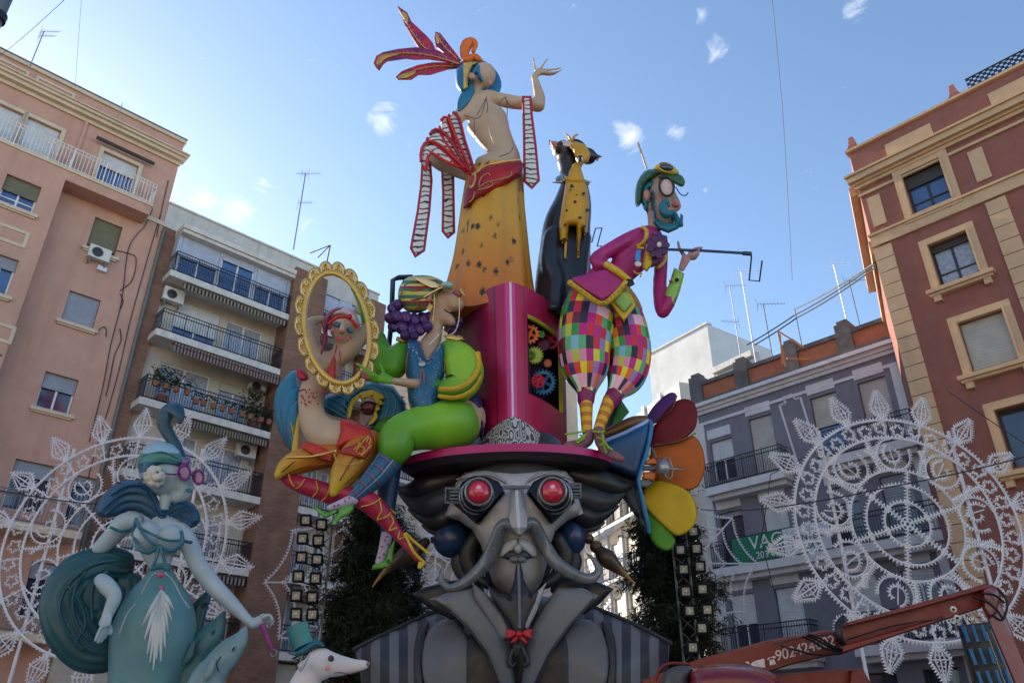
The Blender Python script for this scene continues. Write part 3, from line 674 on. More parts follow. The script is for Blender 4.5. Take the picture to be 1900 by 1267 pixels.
# pierced black screen on the roof
m = MB()
for i in range(26):
    for j in range(7):
        if (i + j) % 2: continue
        Rf.fb(1.75 + i * .1, 1.75 + i * .1 + .1, zt + .15 + j * .1, zt + .25 + j * .1, -.32, -.29, m)
for zz in (zt + .12, zt + .83): m.bar(Rf.W(1.75, zz, -.3), Rf.W(4.35, zz, -.3), .03, 5)
for j in range(0, 27): m.bar(Rf.W(1.75 + j * .1, zt + .1, -.3), Rf.W(1.75 + j * .1, zt + .85, -.3), .008, 4)
m.bar(Rf.W(4.35, zt, -.3), Rf.W(4.35, zt + 1.3, -.3), .05, 5); m.build('roof_screen', iron, root)
# flank of the red block, turned towards the side street
Sf = Facade(Rf.W(u0, 0, 0), (-.30, -.954)); Sf.u = Vector((.56, .83, 0)).normalized() * -1; Sf.u = Vector((-.452, -.892, 0)).normalized(); Sf.n = Vector((Sf.u.y, -Sf.u.x, 0))
m = MB(); Sf.wall(-7.5, -.02, 0, zt - .05, 0, [], back=1.0, mb=m); m.build('flank_wall', redp, root)
m = MB(); Sf.fb(-7.5, -.3, zc + .05, zc + .42, 0, .3, m); Sf.fb(-7.5, -.3, zb0, zb1, 0, .12, m); m.build('flank_cornice', och, root)
# ---- grey block with banner
Gf = Facade(P(1400, 886, 30), (1.104, -1.133)); px = Gf.pix; DG = -.7
grey = mat('grey_plaster', (.185, .185, .225), .85, .08, 1, .2, streak=.2, bscale=45); gw = mat('white_grey_trim', (.60, .60, .62), .8, .07, 2, .12, streak=.35)
root = thing('apartment_building', 'grey plastered apartment block with white trim panels, wooden blinds and a terrace parapet', 'building', Gf.W(2, 0, -4))
gl0 = px(1297, 790, DG)[0]; gl1 = px(1700, 690, DG)[0]; zt = px(1293, 756, DG)[1]
Hs = []
def gh(tl, tr, bl, name=None, **k):
    a, z1 = px(*tl, DG); c = px(*tr, DG)[0]; z0 = px(*bl, DG)[1]; Hs.append(((a, c, z0, z1), k)); return a, c, z0, z1
h1 = gh((1317, 822), (1357, 808), (1331, 893), gl=glass, shm=sh_white, drop=.5)
h2 = gh((1388, 779), (1430, 765), (1410, 878), shm=sh_beige, drop=1., nm=1); h3 = gh((1502, 740), (1550, 724), (1525, 840), gl=glassb, shm=sh_beige, drop=.55, nm=1); h4 = gh((1590, 712), (1641, 695), (1612, 800), shm=sh_beige, drop=1., nm=1)
up = [h1, h2, h3, h4]; dz = 3.3
for i, (a, c, e, g_) in enumerate(up):
    Hs.append(((a, c, up[1][2] - dz, up[1][3] - dz - .35), dict(gl=glass, fm=dframe if i in (0,) else wframe, shm=sh_white if i == 1 else sh_grey, drop=(.1, .55, .3, .9)[i], nm=1 if i == 0 else 2)))
    Hs.append(((a, c, up[1][2] - 2 * dz, up[1][3] - 2 * dz - .35), dict(gl=glass, shm=sh_white, drop=(.55, 1., .6, .2)[i], nm=2)))
    Hs.append(((a, c, .3, up[1][3] - 3 * dz - .2), dict(gl=glass, fm=dframe)))
Gf.wall(gl0, gl1, 0, zt - .3, DG, [h[0] for h in Hs], .25, 9).build('wall', grey, root)
for h, k in Hs: window(Gf, root, *h, DG, **k)
for (a, c, e, g_), _ in Hs:
    if g_ > 5:
        m = MB(); Gf.fb((a + c) / 2 - .6, (a + c) / 2 + .55, g_ + .14, g_ + .56, DG, DG + .05, m); m.build('lintel_panel', gw, root)
m = MB()
for a, c, d in ((-.95, -.82, .06), (-.45, -.3, .12), (-.3, -.16, .22), (-.16, 0, .4)): Gf.fb(gl0 - .1 - d * .3, gl1 + .1, zt + a, zt + c, DG - .01, DG + d, m)
m.build('cornice', gw, root)
m = MB(); Gf.fb(gl1 - .85, gl1 + .1, 0, zt - .96, DG, DG + .07, m); m.build('corner_strip', gw, root)
m = MB(); Gf.fb(gl0 - .12, gl0 + .25, 0, zt - .96, DG, DG + .07, m); m.build('corner_strip', gw, root)
m = MB()   # stepped outline moulding
pts = [px(x, y, DG) for x, y in ((1490, 890), (1447, 752), (1459, 748), (1453, 738), (1470, 732), (1476, 741), (1486, 738), (1530, 880))]
for a, c in zip(pts, pts[1:]): m.bar(Gf.W(*a, DG + .01), Gf.W(*c, DG + .01), .055, 4)
m.build('stepped_moulding', gw, root)
# parapet with terracotta panels
pd = mat('dark_stone_parapet', (.12, .115, .115), .9, .25, 3, .2, streak=.3); tp = mat('terracotta_panel', (.36, .13, .07), .85, .15, 3)
z0p = zt + .02; nb = 4; wp = (gl1 - gl0) / nb
m = MB(); Gf.fb(gl0 - .1, gl1, z0p, z0p + .28, DG - .5, DG + .02, m); Gf.fb(gl0 - .1, gl1, z0p + .95, z0p + 1.12, DG - .5, DG + .05, m); m.build('parapet', pd, root)
for i in range(nb + 1):
    a = gl0 - .1 + i * wp; m = MB(); Gf.fb(a - .12, a + .5, z0p + .001, z0p + 1.45, DG - .55, DG + .08, m); Gf.fb(a - .02, a + .4, z0p + 1.45, z0p + 1.62, DG - .5, DG + .0, m); m.build('parapet_post', pd, root)
    if i < nb: m = MB(); Gf.fb(a + .5, a + wp - .12, z0p + .28, z0p + .95, DG - .4, DG - .06, m); m.build('parapet_panel', tp, root)
# balconies
zb = up[1][2] - .02
def gbal(u0, u1, z, dd=0):
    m = MB(); Gf.fb(u0, u1, z - .32, z, DG, .05, m); Gf.fb(u0 + .1, u1 - .1, z - .5, z - .32, DG, -.2, m); m.build('balcony_slab', gw, root); railing(Gf, root, u0 + .03, u1 - .03, z, 1.05, 0, iron, .1, .011, sides=.65)
zb = 11.4 + .02
gbal(-2.3, 1.3, zb); gbal(2.7, 6.3, zb); zb -= 3.3; gbal(-2.4, 6.4, zb); gbal(-2.4, 1.3, zb - 3.3); gbal(2.7, 6.3, zb - 3.3)
# canopy frame on the terrace
m = MB(); W = Gf.W
for a, c in (((2.5, zt + 1.1, DG - 1.2), (2.5, zt + 1.75, DG - 1.2)), ((5.0, zt + 1.1, DG - 1.2), (5., zt + 1.75, DG - 1.2)), ((2.5, zt + 1.75, DG - 1.2), (5, zt + 1.75, DG - 1.2)), ((2.5, zt + 2.0, DG - 3), (5, zt + 2.0, DG - 3)), ((2.5, zt + 1.75, DG - 1.2), (2.5, zt + 2.0, DG - 3)), ((5, zt + 1.75, DG - 1.2), (5, zt + 2.0, DG - 3))): m.bar(W(*a), W(*c), .04, 4)
t = thing('terrace_canopy', 'dark framed canopy on the terrace of the grey block', 'canopy', W(3.7, zt, DG - 2)); m.build('frame', iron, t)
m = MB(); m.quad(W(2.5, zt + 1.755, DG - 1.2), W(5, zt + 1.755, DG - 1.2), W(5, zt + 2.05, DG - 3), W(2.5, zt + 2.05, DG - 3)); m.build('cover', mat('pale_canopy_cloth', (.5, .5, .48), .8, .1), t)
# ---- white blind wall behind the grey block, sunlit
Wf = Facade(P(1300, 640, 42), (.57, -.82)); px = Wf.pix
wm = mat('whitewashed_party_wall', (.56, .56, .56), .9, .1, .8, .2, streak=.35, dark=(.48, .46, .43))
root = thing('apartment_building', 'tall whitewashed blind party wall rising behind the grey block', 'building', Wf.W(0, 0, -3))
a0, a1, a2 = px(1201, 640)[0], px(1316, 632)[0], px(1398, 650)[0]
Wf.wall(a0, a1, 0, px(1250, 634)[1], 0, [], back=6).build('wall', wm, root); Wf.wall(a1 + .001, a2 + .3, 0, px(1380, 662)[1], -.02, [], back=6).build('wall', wm, root)
m = MB(); z_ = px(1380, 660)[1]; Wf.fb(a1 + .1, a2, z_ - .35, z_, .0, .3, m); m.build('roof_ledge', slabm, root)
m = MB(); Wf.fb(a0 - .05, a1 + .05, px(1250, 634)[1], px(1250, 634)[1] + .12, -.4, .08, m); m.build('coping', slabm, root)
# ---- bright far terrace on the right side of the side street
Ff = Facade(P(1235, 900, 44), (.35, -1.)); px = Ff.pix
fw = mat('sunlit_cream_plaster', (.62, .57, .48), .85, .1, 1, .1, streak=.2); 
root = thing('apartment_building', 'far cream apartment block with tall windows lining the sunlit side street', 'building', Ff.W(-8, 0, -4))
Hs = [(-16 + i * 2.1, -15 + i * 2.1, 1 + 3.4 * j, 3.5 + 3.4 * j) for i in range(9) for j in range(6)]
Ff.wall(-18, 2.6, 0, 21, 0, Hs, .3, 8).build('wall', fw, root)
for h in Hs:
    window(Ff, root, *h, 0, gl=glass, shm=sh_beige, drop=.35)
for j in range(6):
    m = MB(); Ff.fb(-17.5, 2.4, .8 + 3.4 * j, 1.0 + 3.4 * j, .001, .8, m); m.build('balcony_slab', gw, root); railing(Ff, root, -17.5, 2.4, 1.0 + 3.4 * j, 1., .75, iron, .16, .016)
    for i in range(9): m = MB(); Ff.fb(-16.6 + i * 2.1, -16.25 + i * 2.1, 1.0 + 3.4 * j, 4.15 + 3.4 * j, .001, .12, m); m.build('pilaster', gw, root)
# ---- far blocks closing the street
for (xx, yy, w_, hh, lab, c) in ((-3., 75, 9, 17, 'far salmon apartment block closing the street behind the monument', (.48, .30, .22)), (7.5, 95, 11, 17, 'far pale apartment block at the end of the side street', (.52, .48, .42))):
    f = Facade((xx, yy, 0), (1, 0)); root = thing('apartment_building', lab, 'building', (xx, yy + 3, 0)); Hs = [(-w_ / 2 + .9 + i * 2.2, -w_ / 2 + 2. + i * 2.2, .8 + 3.2 * j, 2.9 + 3.2 * j) for i in range(int((w_ - 1) / 2.2)) for j in range(int(hh / 3.2))]
    f.wall(-w_ / 2, w_ / 2, 0, hh, 0, Hs, .3, 8).build('wall', mat(lab[:12].strip().replace(' ', '_') + '_plaster', c, .85, .1, 1, streak=.2), root)
    for h in Hs:
        window(f, root, *h, 0, gl=glass); m = MB(); f.fb(h[0] - .3, h[1] + .3, h[2] - .2, h[2] - .05, 0, .7, m); m.build('balcony_slab', slabm, root)

# ---- the open side of the square: an unseen row added to bounce sunlight
Of = Facade((-6, -24, 0), (-1, 0)); root = thing('apartment_building', 'cream apartment row added unseen on the open side of the square, bouncing sunlight onto the monument', 'building', Of.W(0, 0, -3))
Hs = [(-30 + i * 4.2, -28.6 + i * 4.2, 1.2 + 3.3 * j, 3.2 + 3.3 * j) for i in range(15) for j in range(5)]
Of.wall(-32, 34, 0, 18.5, 0, Hs, .3, 8).build('wall', mat('warm_cream_plaster', (.66, .56, .43), .85, .1, 1, .1, streak=.2), root)
for h in Hs: window(Of, root, *h, 0, gl=glass, shm=sh_beige, drop=.4, nm=1)
m = MB(); Of.fb(-32.2, 34.2, 18.2, 18.7, 0, .5, m); m.build('cornice', cream, root)
# ================================================================== the monument: giant bust with top hat
M0 = 15.0
gL = mat('pale_grey_paint', (.33, .32, .31), .42, .08, 2.5, .05, coat=.2); gM = mat('mid_grey_paint', (.12, .12, .125), .45, .1, 2.5, .05); gD = mat('dark_grey_paint', (.026, .027, .031), .45, .15, 2.5, .05); gK = mat('black_paint', (.012, .012, .014), .4, .15, 3)
steel = mat('brushed_steel_paint', (.30, .31, .32), .28, .15, 4, metal=.6); wht = mat('off_white_paint', (.62, .58, .53), .5, .08)
bust = thing('giant_bust', 'giant grey bust of a moustached man in red goggles, striped jacket and magenta top hat', 'sculpture', P(955, 1200, M0 + .6) * 1)
bust.location.z = 0
# jacket and chest
stripe = grad('grey_dark_jacket_stripes', [(0, (.13, .13, .14)), (.5, (.13, .13, .14)), (.5, (.026, .028, .036)), (1, (.026, .028, .036))], 'U', .5, 0, 'CONSTANT', 17, off=.1)
JO = [(657, 1203), (700, 1180), (760, 1152), (807, 1132), (860, 1112), (960, 1100), (1060, 1112), (1100, 1124), (1160, 1148), (1243, 1190), (1240, 1230), (1232, 1400), (1225, 1545), (690, 1545), (680, 1400), (668, 1240)]
puff(M0, JO, 230, 120, .7, step=16).build('jacket', stripe, bust, 50)
jf = front(M0, JO, 230, 120, .7)
for L in ([(655, 1206), (700, 1183), (760, 1155), (807, 1135), (850, 1122)], [(1246, 1194), (1200, 1170), (1160, 1151), (1100, 1127), (1060, 1116)]): strip(M0, [(x, y, .55) for x, y in L], 5).build('shoulder_seam', gD, bust, 40)
for s_ in (0, 1):   # grey chest panels, dark waistcoat
    a = [(795, 1170), (830, 1148), (868, 1180), (878, 1230), (876, 1290), (800, 1290), (782, 1230)]; b_ = [(866, 1185), (890, 1172), (925, 1215), (945, 1267), (948, 1330), (870, 1330), (862, 1240)]
    e = [(778, 1165), (795, 1150), (786, 1200), (782, 1235), (790, 1300), (772, 1300), (768, 1235), (770, 1190)]
    if s_: a, b_, e = mir(a, 956), mir(b_, 960), mir(e, 956)
    puff(M0, a, 20, 8, lambda x, y: jf(x, y) - .1, smooth=3).build('chest_panel', gM, bust, 50)
    puff(M0, b_, 20, 8, lambda x, y: jf(x, y) - .12, smooth=3).build('waistcoat', gK, bust, 50)
    puff(M0, e, 14, 5, lambda x, y: jf(x, y) - .07, smooth=3).build('chest_stripe', gD, bust, 50)
# collar and lapels
cl = [(765, 1101), (790, 1088), (830, 1078), (880, 1072), (900, 1095), (880, 1130), (838, 1150), (795, 1128)]; cr = [(1139, 1092), (1112, 1080), (1080, 1070), (1040, 1072), (1020, 1095), (1050, 1130), (1085, 1140), (1115, 1118)]
puff(M0, cl, 26, 8, -.25).build('collar', gK, bust, 45); puff(M0, cr, 26, 8, -.25).build('collar', gK, bust, 45)
LL = [(797, 1111), (832, 1098), (876, 1090), (903, 1118), (930, 1162), (950, 1212), (958, 1270), (958, 1340), (938, 1340), (926, 1275), (903, 1215), (870, 1168), (832, 1132)]
LR = [(1110, 1104), (1080, 1090), (1035, 1090), (1012, 1118), (985, 1165), (972, 1212), (963, 1270), (963, 1340), (978, 1340), (992, 1275), (1020, 1215), (1055, 1165), (1088, 1130)]
lapel = grad('grey_lapel_paint', [(0, (.035, .035, .04)), (.5, (.085, .085, .09)), (1, (.17, .165, .16))], 'V', .4)
for q in (LL, LR): puff(M0, q, 40, 14, lambda x, y: -.75 - .25 * max(0, (y - 1110) / 160), step=7).build('lapel', lapel, bust, 45)
for q in ([(876, 1080), (902, 1100), (935, 1140), (952, 1180), (930, 1190), (905, 1150), (880, 1112)], [(1014, 1080), (1008, 1100), (995, 1135), (978, 1170), (968, 1160), (985, 1105)]):
    puff(M0, q, 20, 6, -.95).build('shirt_collar', gL if q[0][0] > 1000 else gM, bust, 45)
# head
FO = [(862, 876), (905, 868), (955, 872), (1005, 868), (1050, 874), (1066, 895), (1074, 925), (1082, 952), (1052, 966), (1030, 985), (1021, 1012), (1016, 1042), (1006, 1078), (985, 1108), (964, 1128), (940, 1108), (914, 1080), (902, 1045), (893, 1012), (876, 982), (852, 966), (825, 958), (838, 925), (846, 895)]
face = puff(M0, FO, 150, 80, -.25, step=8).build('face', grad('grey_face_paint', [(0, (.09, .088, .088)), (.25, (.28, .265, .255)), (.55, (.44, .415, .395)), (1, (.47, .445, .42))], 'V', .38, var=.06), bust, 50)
ff = front(M0, FO, 150, 80, -.25)
loft(M0, [(955, 880, 108, .7), (955, 940, 112, .7), (957, 1000, 88, .7), (960, 1060, 62, .6), (962, 1120, 40, .5), (962, 1180, 45, .6)]).build('head', gD, bust, 60)
for s_ in (0, 1):   # hair wings, side curls, blue tassels and horn drops
    for i, (pts) in enumerate(([(850, 885, 20, .3), (800, 900, 26, .3), (765, 910, 18, .35), (738, 905, 4, .4)], [(850, 915, 22, .2), (810, 935, 26, .2), (775, 935, 16, .3), (742, 915, 4, .4)], [(850, 945, 20, .2), (820, 965, 22, .2), (790, 962, 12, .3), (760, 945, 4, .4)], [(850, 970, 16, .3), (825, 985, 12, .3), (800, 985, 5, .3), (785, 975, 3, .3)])):
        q = mir(pts, 955)[::-1] if s_ else pts
        if s_: q = [(x - (5 if i else 0), y - 6, r, d) for x, y, r, d in q]
        loft(M0, q, n=14).build('hair_lock', gD if i % 2 else gK, bust, 60)
    for pts in ([(880, 1000, 14, .2), (868, 1030, 18, .3), (880, 1065, 14, .3), (905, 1085, 8, .2)], [(862, 1010, 10, .4), (850, 1040, 14, .4), (862, 1072, 10, .4), (890, 1090, 5, .3)]):
        q = mir(pts, 958)[::-1] if s_ else pts
        loft(M0, q, n=12).build('hair_lock', gD, bust, 60)
navy = mat('navy_blue_paint', (.012, .035, .10), .35, .2, 4, coat=.3)
bronze = grad('bronze_drop_paint', [(0, (.035, .022, .016)), (.6, (.07, .04, .022)), (1, (.40, .23, .05))], 'V', .35)
egg(M0, 838, 1000, 34, 34, dy=.35).build('ear_tassel', navy, bust, 60); egg(M0, 1062, 995, 26, 34, dy=.35).build('ear_tassel', navy, bust, 60)
for (x, y, r) in ((1092, 999, 10), (1106, 1014, 12)): egg(M0, x, y, r, r, dy=.3).build('bead', bronze, bust, 60)
loft(M0, [(1110, 1018, 9, .3), (1124, 1034, 17, .3), (1142, 1050, 12, .3), (1160, 1066, 5, .3), (1176, 1080, 1, .3)], n=14).build('horn_drop', bronze, bust, 60)
loft(M0, [(790, 1005, 9, .35), (762, 1026, 19, .35), (735, 1042, 12, .35), (712, 1062, 5, .35), (691, 1088, 1, .35)], n=14).build('horn_drop', bronze, bust, 60)
strip(M0, [(800, 1002, .35), (830, 995, .3)], 6).build('drop_cord', gD, bust, 40)
# brows, eye patches with toothed edges, goggles
def teeth(a, b, n, amp):
    out = []; dx, dy_ = b[0] - a[0], b[1] - a[1]; L = math.hypot(dx, dy_); nx, ny = -dy_ / L, dx / L
    for i in range(n):
        t = i / n; out.append((a[0] + dx * t, a[1] + dy_ * t)); t += .5 / n; out.append((a[0] + dx * t + nx * amp, a[1] + dy_ * t + ny * amp))
    return out
EL = [(936, 912), (925, 893), (905, 884), (880, 882), (858, 893), (846, 915)] + teeth((842, 933), (886, 972), 14, 3.4) + teeth((886, 972), (936, 914), 16, 3.4)
ER = [(978, 912), (990, 893), (1008, 884), (1032, 881), (1054, 892), (1064, 912)] + teeth((1066, 930), (1023, 971), 14, -3.4) + teeth((1023, 971), (978, 914), 16, -3.4)
for E_ in (EL, ER): puff(M0, E_, 12, 4, lambda x, y: ff(x, y) - .07, step=4).build('eye_patch', gK, bust, 40)
redl = grad('red_lens', [(0, (.30, .005, .02)), (.55, (.55, .01, .04)), (1, (.75, .03, .09))], 'V', .08, spec=.7)
for (cx, cy) in ((888, 912), (1026, 911)):
    c = P(cx - (3 if cx < 950 else -3), cy + 9, M0 - 1.0); s_ = mpp(c); e = P(cx, cy, M0 - 1.5); ax = (e - c).normalized()
    g_ = MB(); g_.tube([c + ax * (-.1), c, c + ax * .25, e - ax * .12, e], [31 * s_, 31 * s_, 29 * s_, 27 * s_, 25 * s_], 28); gg = g_.build('goggle', gK, bust, 40)
    m = MB(); U_ = ax.orthogonal().normalized(); V_ = ax.cross(U_)
    for (d_, r_, t_) in ((.02, 24, .022), (-.27, 29, .018), (-.5, 32, .022)):
        m.tube([e + ax * d_ + (U_ * math.cos(2 * math.pi * k / 32) + V_ * math.sin(2 * math.pi * k / 32)) * r_ * s_ for k in range(32)], t_, 6, closed=True)
    m.build('goggle_ring', steel, gg, 60)
    m = MB(); m.ball(e + ax * -.02, (20.5 * s_, .10, 20.5 * s_), 24, 12); m.build('lens', redl, gg, 60)
    m = MB(); m.ball(e + ax * .02, (12 * s_, .10, 12 * s_), 18, 10); m.build('pupil', mat('pale_red_lens', (.62, .05, .085), .08, .1, spec=.7), gg, 60)
    m = MB(); m.ball(e + ax * .06 + Vector((.0, 0, .05)), (6 * s_, .075, 6 * s_), 14, 8); m.build('lens_highlight', mat('pinkish_lens_highlight', (.85, .45, .48), .1, .1), gg, 60)  # pale ball set in as a painted highlight at the lens centre
for (x0, y0, x1, y1) in ((827, 906, 866, 932), (1049, 898, 1077, 923)):
    m = MB(); L = [(x0, y0), (x1, y0 + (1 if x0 < 900 else -0)), (x1, y1), (x0, y1)]; W_ = [P(x, y, M0 - .95) for x, y in L]; m.tube(W_, .028, 5, closed=True)
    for k in range(3): m.bar(P(x0 + (x1 - x0) * .2, y0 + (y1 - y0) * (.25 + .25 * k), M0 - .97), P(x1, y0 + (y1 - y0) * (.25 + .25 * k), M0 - .97), .018, 5)
    m.build('strap_buckle', steel, bust, 40); puff(M0, [(x0 + 3, y0 + 3), (x1, y0 + 3), (x1, y1 - 3), (x0 + 3, y1 - 3)], 6, 2, -.88).build('strap', gK, bust, 40)
puff(M0, [(930, 901), (983, 900), (984, 907), (931, 908)], 10, 3, -1.2).build('goggle_bridge', gM, bust, 40)
for q in ([(845, 890), (870, 878), (905, 874), (930, 884), (944, 900), (930, 892), (905, 882), (872, 886)], [(1064, 888), (1042, 876), (1010, 873), (986, 884), (972, 899), (985, 891), (1010, 881), (1040, 884)]): puff(M0, q, 12, 5, lambda x, y: ff(x, y) - .02, smooth=2).build('brow', gL, bust, 60)
# nose, cheeks of the mouth, lips, moustache, goatee
nz = MB(); lev = [(899, 948, 959, 970, -1.12), (915, 947, 959, 971, -1.25), (938, 946, 960, 974, -1.4), (962, 945, 962, 978, -1.58), (978, 950, 963, 977, -1.64), (990, 960, 964, 968, -1.55), (994, 962, 964, 966, -1.4)]
nv = []
for y, l, c, r_, d in lev: nv += [P(l - 3, y, M0 + ff(l, y) + .15), P(l, y, M0 + d + .22), P(c - 3, y, M0 + d), P(c + 3, y, M0 + d), P(r_, y, M0 + d + .22), P(r_ + 3, y, M0 + ff(r_, y) + .15)]
nz.add(nv, [(i * 6 + j, (i + 1) * 6 + j, (i + 1) * 6 + j + 1, i * 6 + j + 1) for i in range(len(lev) - 1) for j in range(5)] + [tuple(range(6))])
nz.build('nose', mat('light_grey_nose', (.50, .48, .46), .38, .06), bust, 30)
for cx in (945, 980): egg(M0, cx, 968, 8, 14, dy=-1.05).build('nostril', gL, bust, 60)
for q in ([(960, 998), (945, 1000), (930, 1012), (925, 1032), (940, 1034), (952, 1024), (960, 1014)],): 
    for z in (q, mir(q, 961)): puff(M0, z, 26, 10, lambda x, y: ff(x, y), smooth=3).build('upper_lip', gL, bust, 60)
puff(M0, [(930, 1034), (946, 1020), (961, 1026), (976, 1020), (990, 1034), (975, 1038), (961, 1041), (946, 1039)], 10, 4, lambda x, y: ff(x, y) - .12).build('mouth', gK, bust, 40)
for cx in (954, 968): egg(M0, cx, 1038, 9, 6, dy=ff(960, 1038) - .14).build('lower_lip', gM, bust, 60)
egg(M0, 961, 1018, 7, 9, dy=ff(960, 1018) - .14).build('lip_drop', gL, bust, 60)
must = mat('steel_grey_moustache', (.115, .125, .135), .25, .25, 6, coat=.5)
for q in ([(962, 990, 5), (948, 974, 9), (932, 974, 11), (918, 1008, 13), (900, 1045, 13), (868, 1076, 11), (838, 1090, 8), (821, 1080, 6), (819, 1062, 4), (826, 1048, 2)], [(964, 990, 5), (976, 974, 9), (990, 972, 11), (1009, 1010, 13), (1034, 1046, 13), (1072, 1069, 11), (1098, 1073, 9), (1110, 1058, 7), (1103, 1040, 5), (1090, 1028, 2)]):
    loft(M0, [(x, y, r, ff(x, y) - .2 if 905 < x < 1020 else -.95 + .2 * min(1, abs(x - 962) / 140)) for x, y, r in q], n=14, k=.8, fold=.06, nf=5).build('moustache', must, bust, 60)
GO = [(956, 1040), (968, 1040), (972, 1075), (985, 1100), (1000, 1092), (994, 1115), (982, 1140), (974, 1160), (966, 1182), (958, 1182), (948, 1160), (934, 1140), (915, 1112), (904, 1085), (925, 1100), (945, 1104), (954, 1075)]
puff(M0, GO, 26, 8, lambda x, y: -1.05 if y > 1105 else -.82 - .23 * max(0, (y - 1040) / 65), step=5).build('goatee', gD, bust, 40)
strip(M0, [(962, 1045, -1.08), (963, 1080, -1.18), (964, 1120, -1.24), (964, 1165, -1.26)], 3).build('goatee_ridge', gM, bust, 60)
for q in ([(963, 1186, 6), (960, 1200, 9), (958, 1212, 6)], [(958, 1195, 4), (948, 1215, 4), (945, 1228, 4), (951, 1235, 3), (956, 1229, 2)], [(966, 1195, 4), (974, 1213, 4), (980, 1226, 4), (974, 1234, 3), (969, 1228, 2)]): loft(M0, [(x, y, r, -1.15) for x, y, r in q], n=10).build('goatee_curl', gD, bust, 60)
redb = mat('red_bow_paint', (.42, .012, .02), .45, .1)
bow = egg(M0, 963, 1176, 6, 6, dy=-1.35).build('bow', redb, bust, 60)
for q in ([(960, 1175), (948, 1166), (938, 1168), (940, 1178), (937, 1184), (948, 1184)], [(966, 1175), (978, 1166), (989, 1168), (986, 1177), (990, 1184), (978, 1183)], [(961, 1178), (953, 1182), (947, 1192), (955, 1192), (962, 1184)], [(966, 1178), (973, 1182), (980, 1194), (972, 1193), (964, 1184)]): puff(M0, q, 9, 4, -1.33, smooth=2).build('bow_loop', redb, bow, 60)
# ---- top hat
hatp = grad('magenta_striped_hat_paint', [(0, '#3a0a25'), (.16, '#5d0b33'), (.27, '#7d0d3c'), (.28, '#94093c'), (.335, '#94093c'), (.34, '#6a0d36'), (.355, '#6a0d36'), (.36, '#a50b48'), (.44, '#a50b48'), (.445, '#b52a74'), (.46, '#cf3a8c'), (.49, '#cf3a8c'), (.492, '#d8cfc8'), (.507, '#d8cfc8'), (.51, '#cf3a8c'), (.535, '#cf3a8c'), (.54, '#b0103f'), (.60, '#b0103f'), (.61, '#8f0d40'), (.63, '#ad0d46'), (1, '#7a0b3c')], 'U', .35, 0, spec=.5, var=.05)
magenta = mat('magenta_paint', (.42, .006, .12), .35, .08, 3, spec=.5)
zT_ = P(947, 523, 14.4).z; zB_ = P(953, 856, 14.4).z
def hx(px_, py_, Y): return P(px_, py_, Y).x
def hsec(t, s, out=0.):   # t 0 bottom..1 top, s -1..1 from left corner over the ridge to the right corner
    lx = hx(868, 850, 15.5) * (1 - t) + hx(852, 575, 15.5) * t; rx_ = hx(1052, 840, 15.9) * (1 - t) + hx(1048, 606, 15.9) * t; cx = hx(953, 850, 14.4) * (1 - t) + hx(947, 523, 14.4) * t
    a = abs(s); ex, ey = (lx, 15.5) if s < 0 else (rx_, 15.9)
    x = cx + (ex - cx) * a; y = 14.4 + (ey - 14.4) * (.35 * a + .65 * a * a); nrm = Vector(((ex - cx) * .4 * a, -1, 0)).normalized()
    z = zB_ + (zT_ - zB_) * t
    return Vector((x, y, z)) + nrm * out
hat = MB(); NS, NT = 40, 24
def s_of(px_, py_):   # nearest point of the right flank under a pixel
    best = None
    for i in range(41):
        for j in range(41):
            p = hsec(j / 40, i / 40); v = p - CAM; d = v.dot(FWD); X = 950 + FPX * v.x / d; up_ = v.z * CP - v.y * SP; Y_ = 633.5 - FPX * up_ / d
            e = (X - px_) ** 2 + (Y_ - py_) ** 2
            if best is None or e < best[0]: best = (e, i / 40, j / 40)
    return best[1], best[2]
ha, hb = s_of(977, 585), s_of(1043, 765); hs0, hs1 = ha[0], max(hb[0], ha[0] + .3); ht0, ht1 = s_of(985, 733)[1], ha[1]
ss = sorted({*[-1 + 2 * i / NS for i in range(NS + 1)], hs0, hs1}); ts = sorted({*[i / NT for i in range(NT + 1)], ht0, ht1})
for a, b_ in zip(ss, ss[1:]):
    for c, e in zip(ts, ts[1:]):
        if hs0 <= (a + b_) / 2 <= hs1 and ht0 <= (c + e) / 2 <= ht1: continue
        hat.add([hsec(c, a), hsec(c, b_), hsec(e, b_), hsec(e, a)], [(0, 1, 2, 3)], [((a + 1) / 2, c), ((b_ + 1) / 2, c), ((b_ + 1) / 2, e), ((a + 1) / 2, e)])
hat.add([hsec(1, s_) for s_ in ss] + [Vector((hsec(1, 1).x, 17.2, zT_)), Vector((hsec(1, -1).x, 17.2, zT_))], [tuple(range(len(ss) + 2))], [((s_ + 1) / 2, .5) for s_ in ss] + [(1, 1), (0, 1)])
hat.quad(hsec(0, 1), Vector((hsec(0, 1).x, 17.2, zB_)), Vector((hsec(1, 1).x, 17.2, zT_)), hsec(1, 1)); hat.quad(Vector((hsec(0, -1).x, 17.2, zB_)), hsec(0, -1), hsec(1, -1), Vector((hsec(1, -1).x, 17.2, zT_)))
hat.quad(Vector((hsec(0, 1).x, 17.2, zB_)), Vector((hsec(0, -1).x, 17.2, zB_)), Vector((hsec(1, -1).x, 17.2, zT_)), Vector((hsec(1, 1).x, 17.2, zT_)))
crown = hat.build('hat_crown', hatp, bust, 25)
m = MB()   # niche lining and lime edging
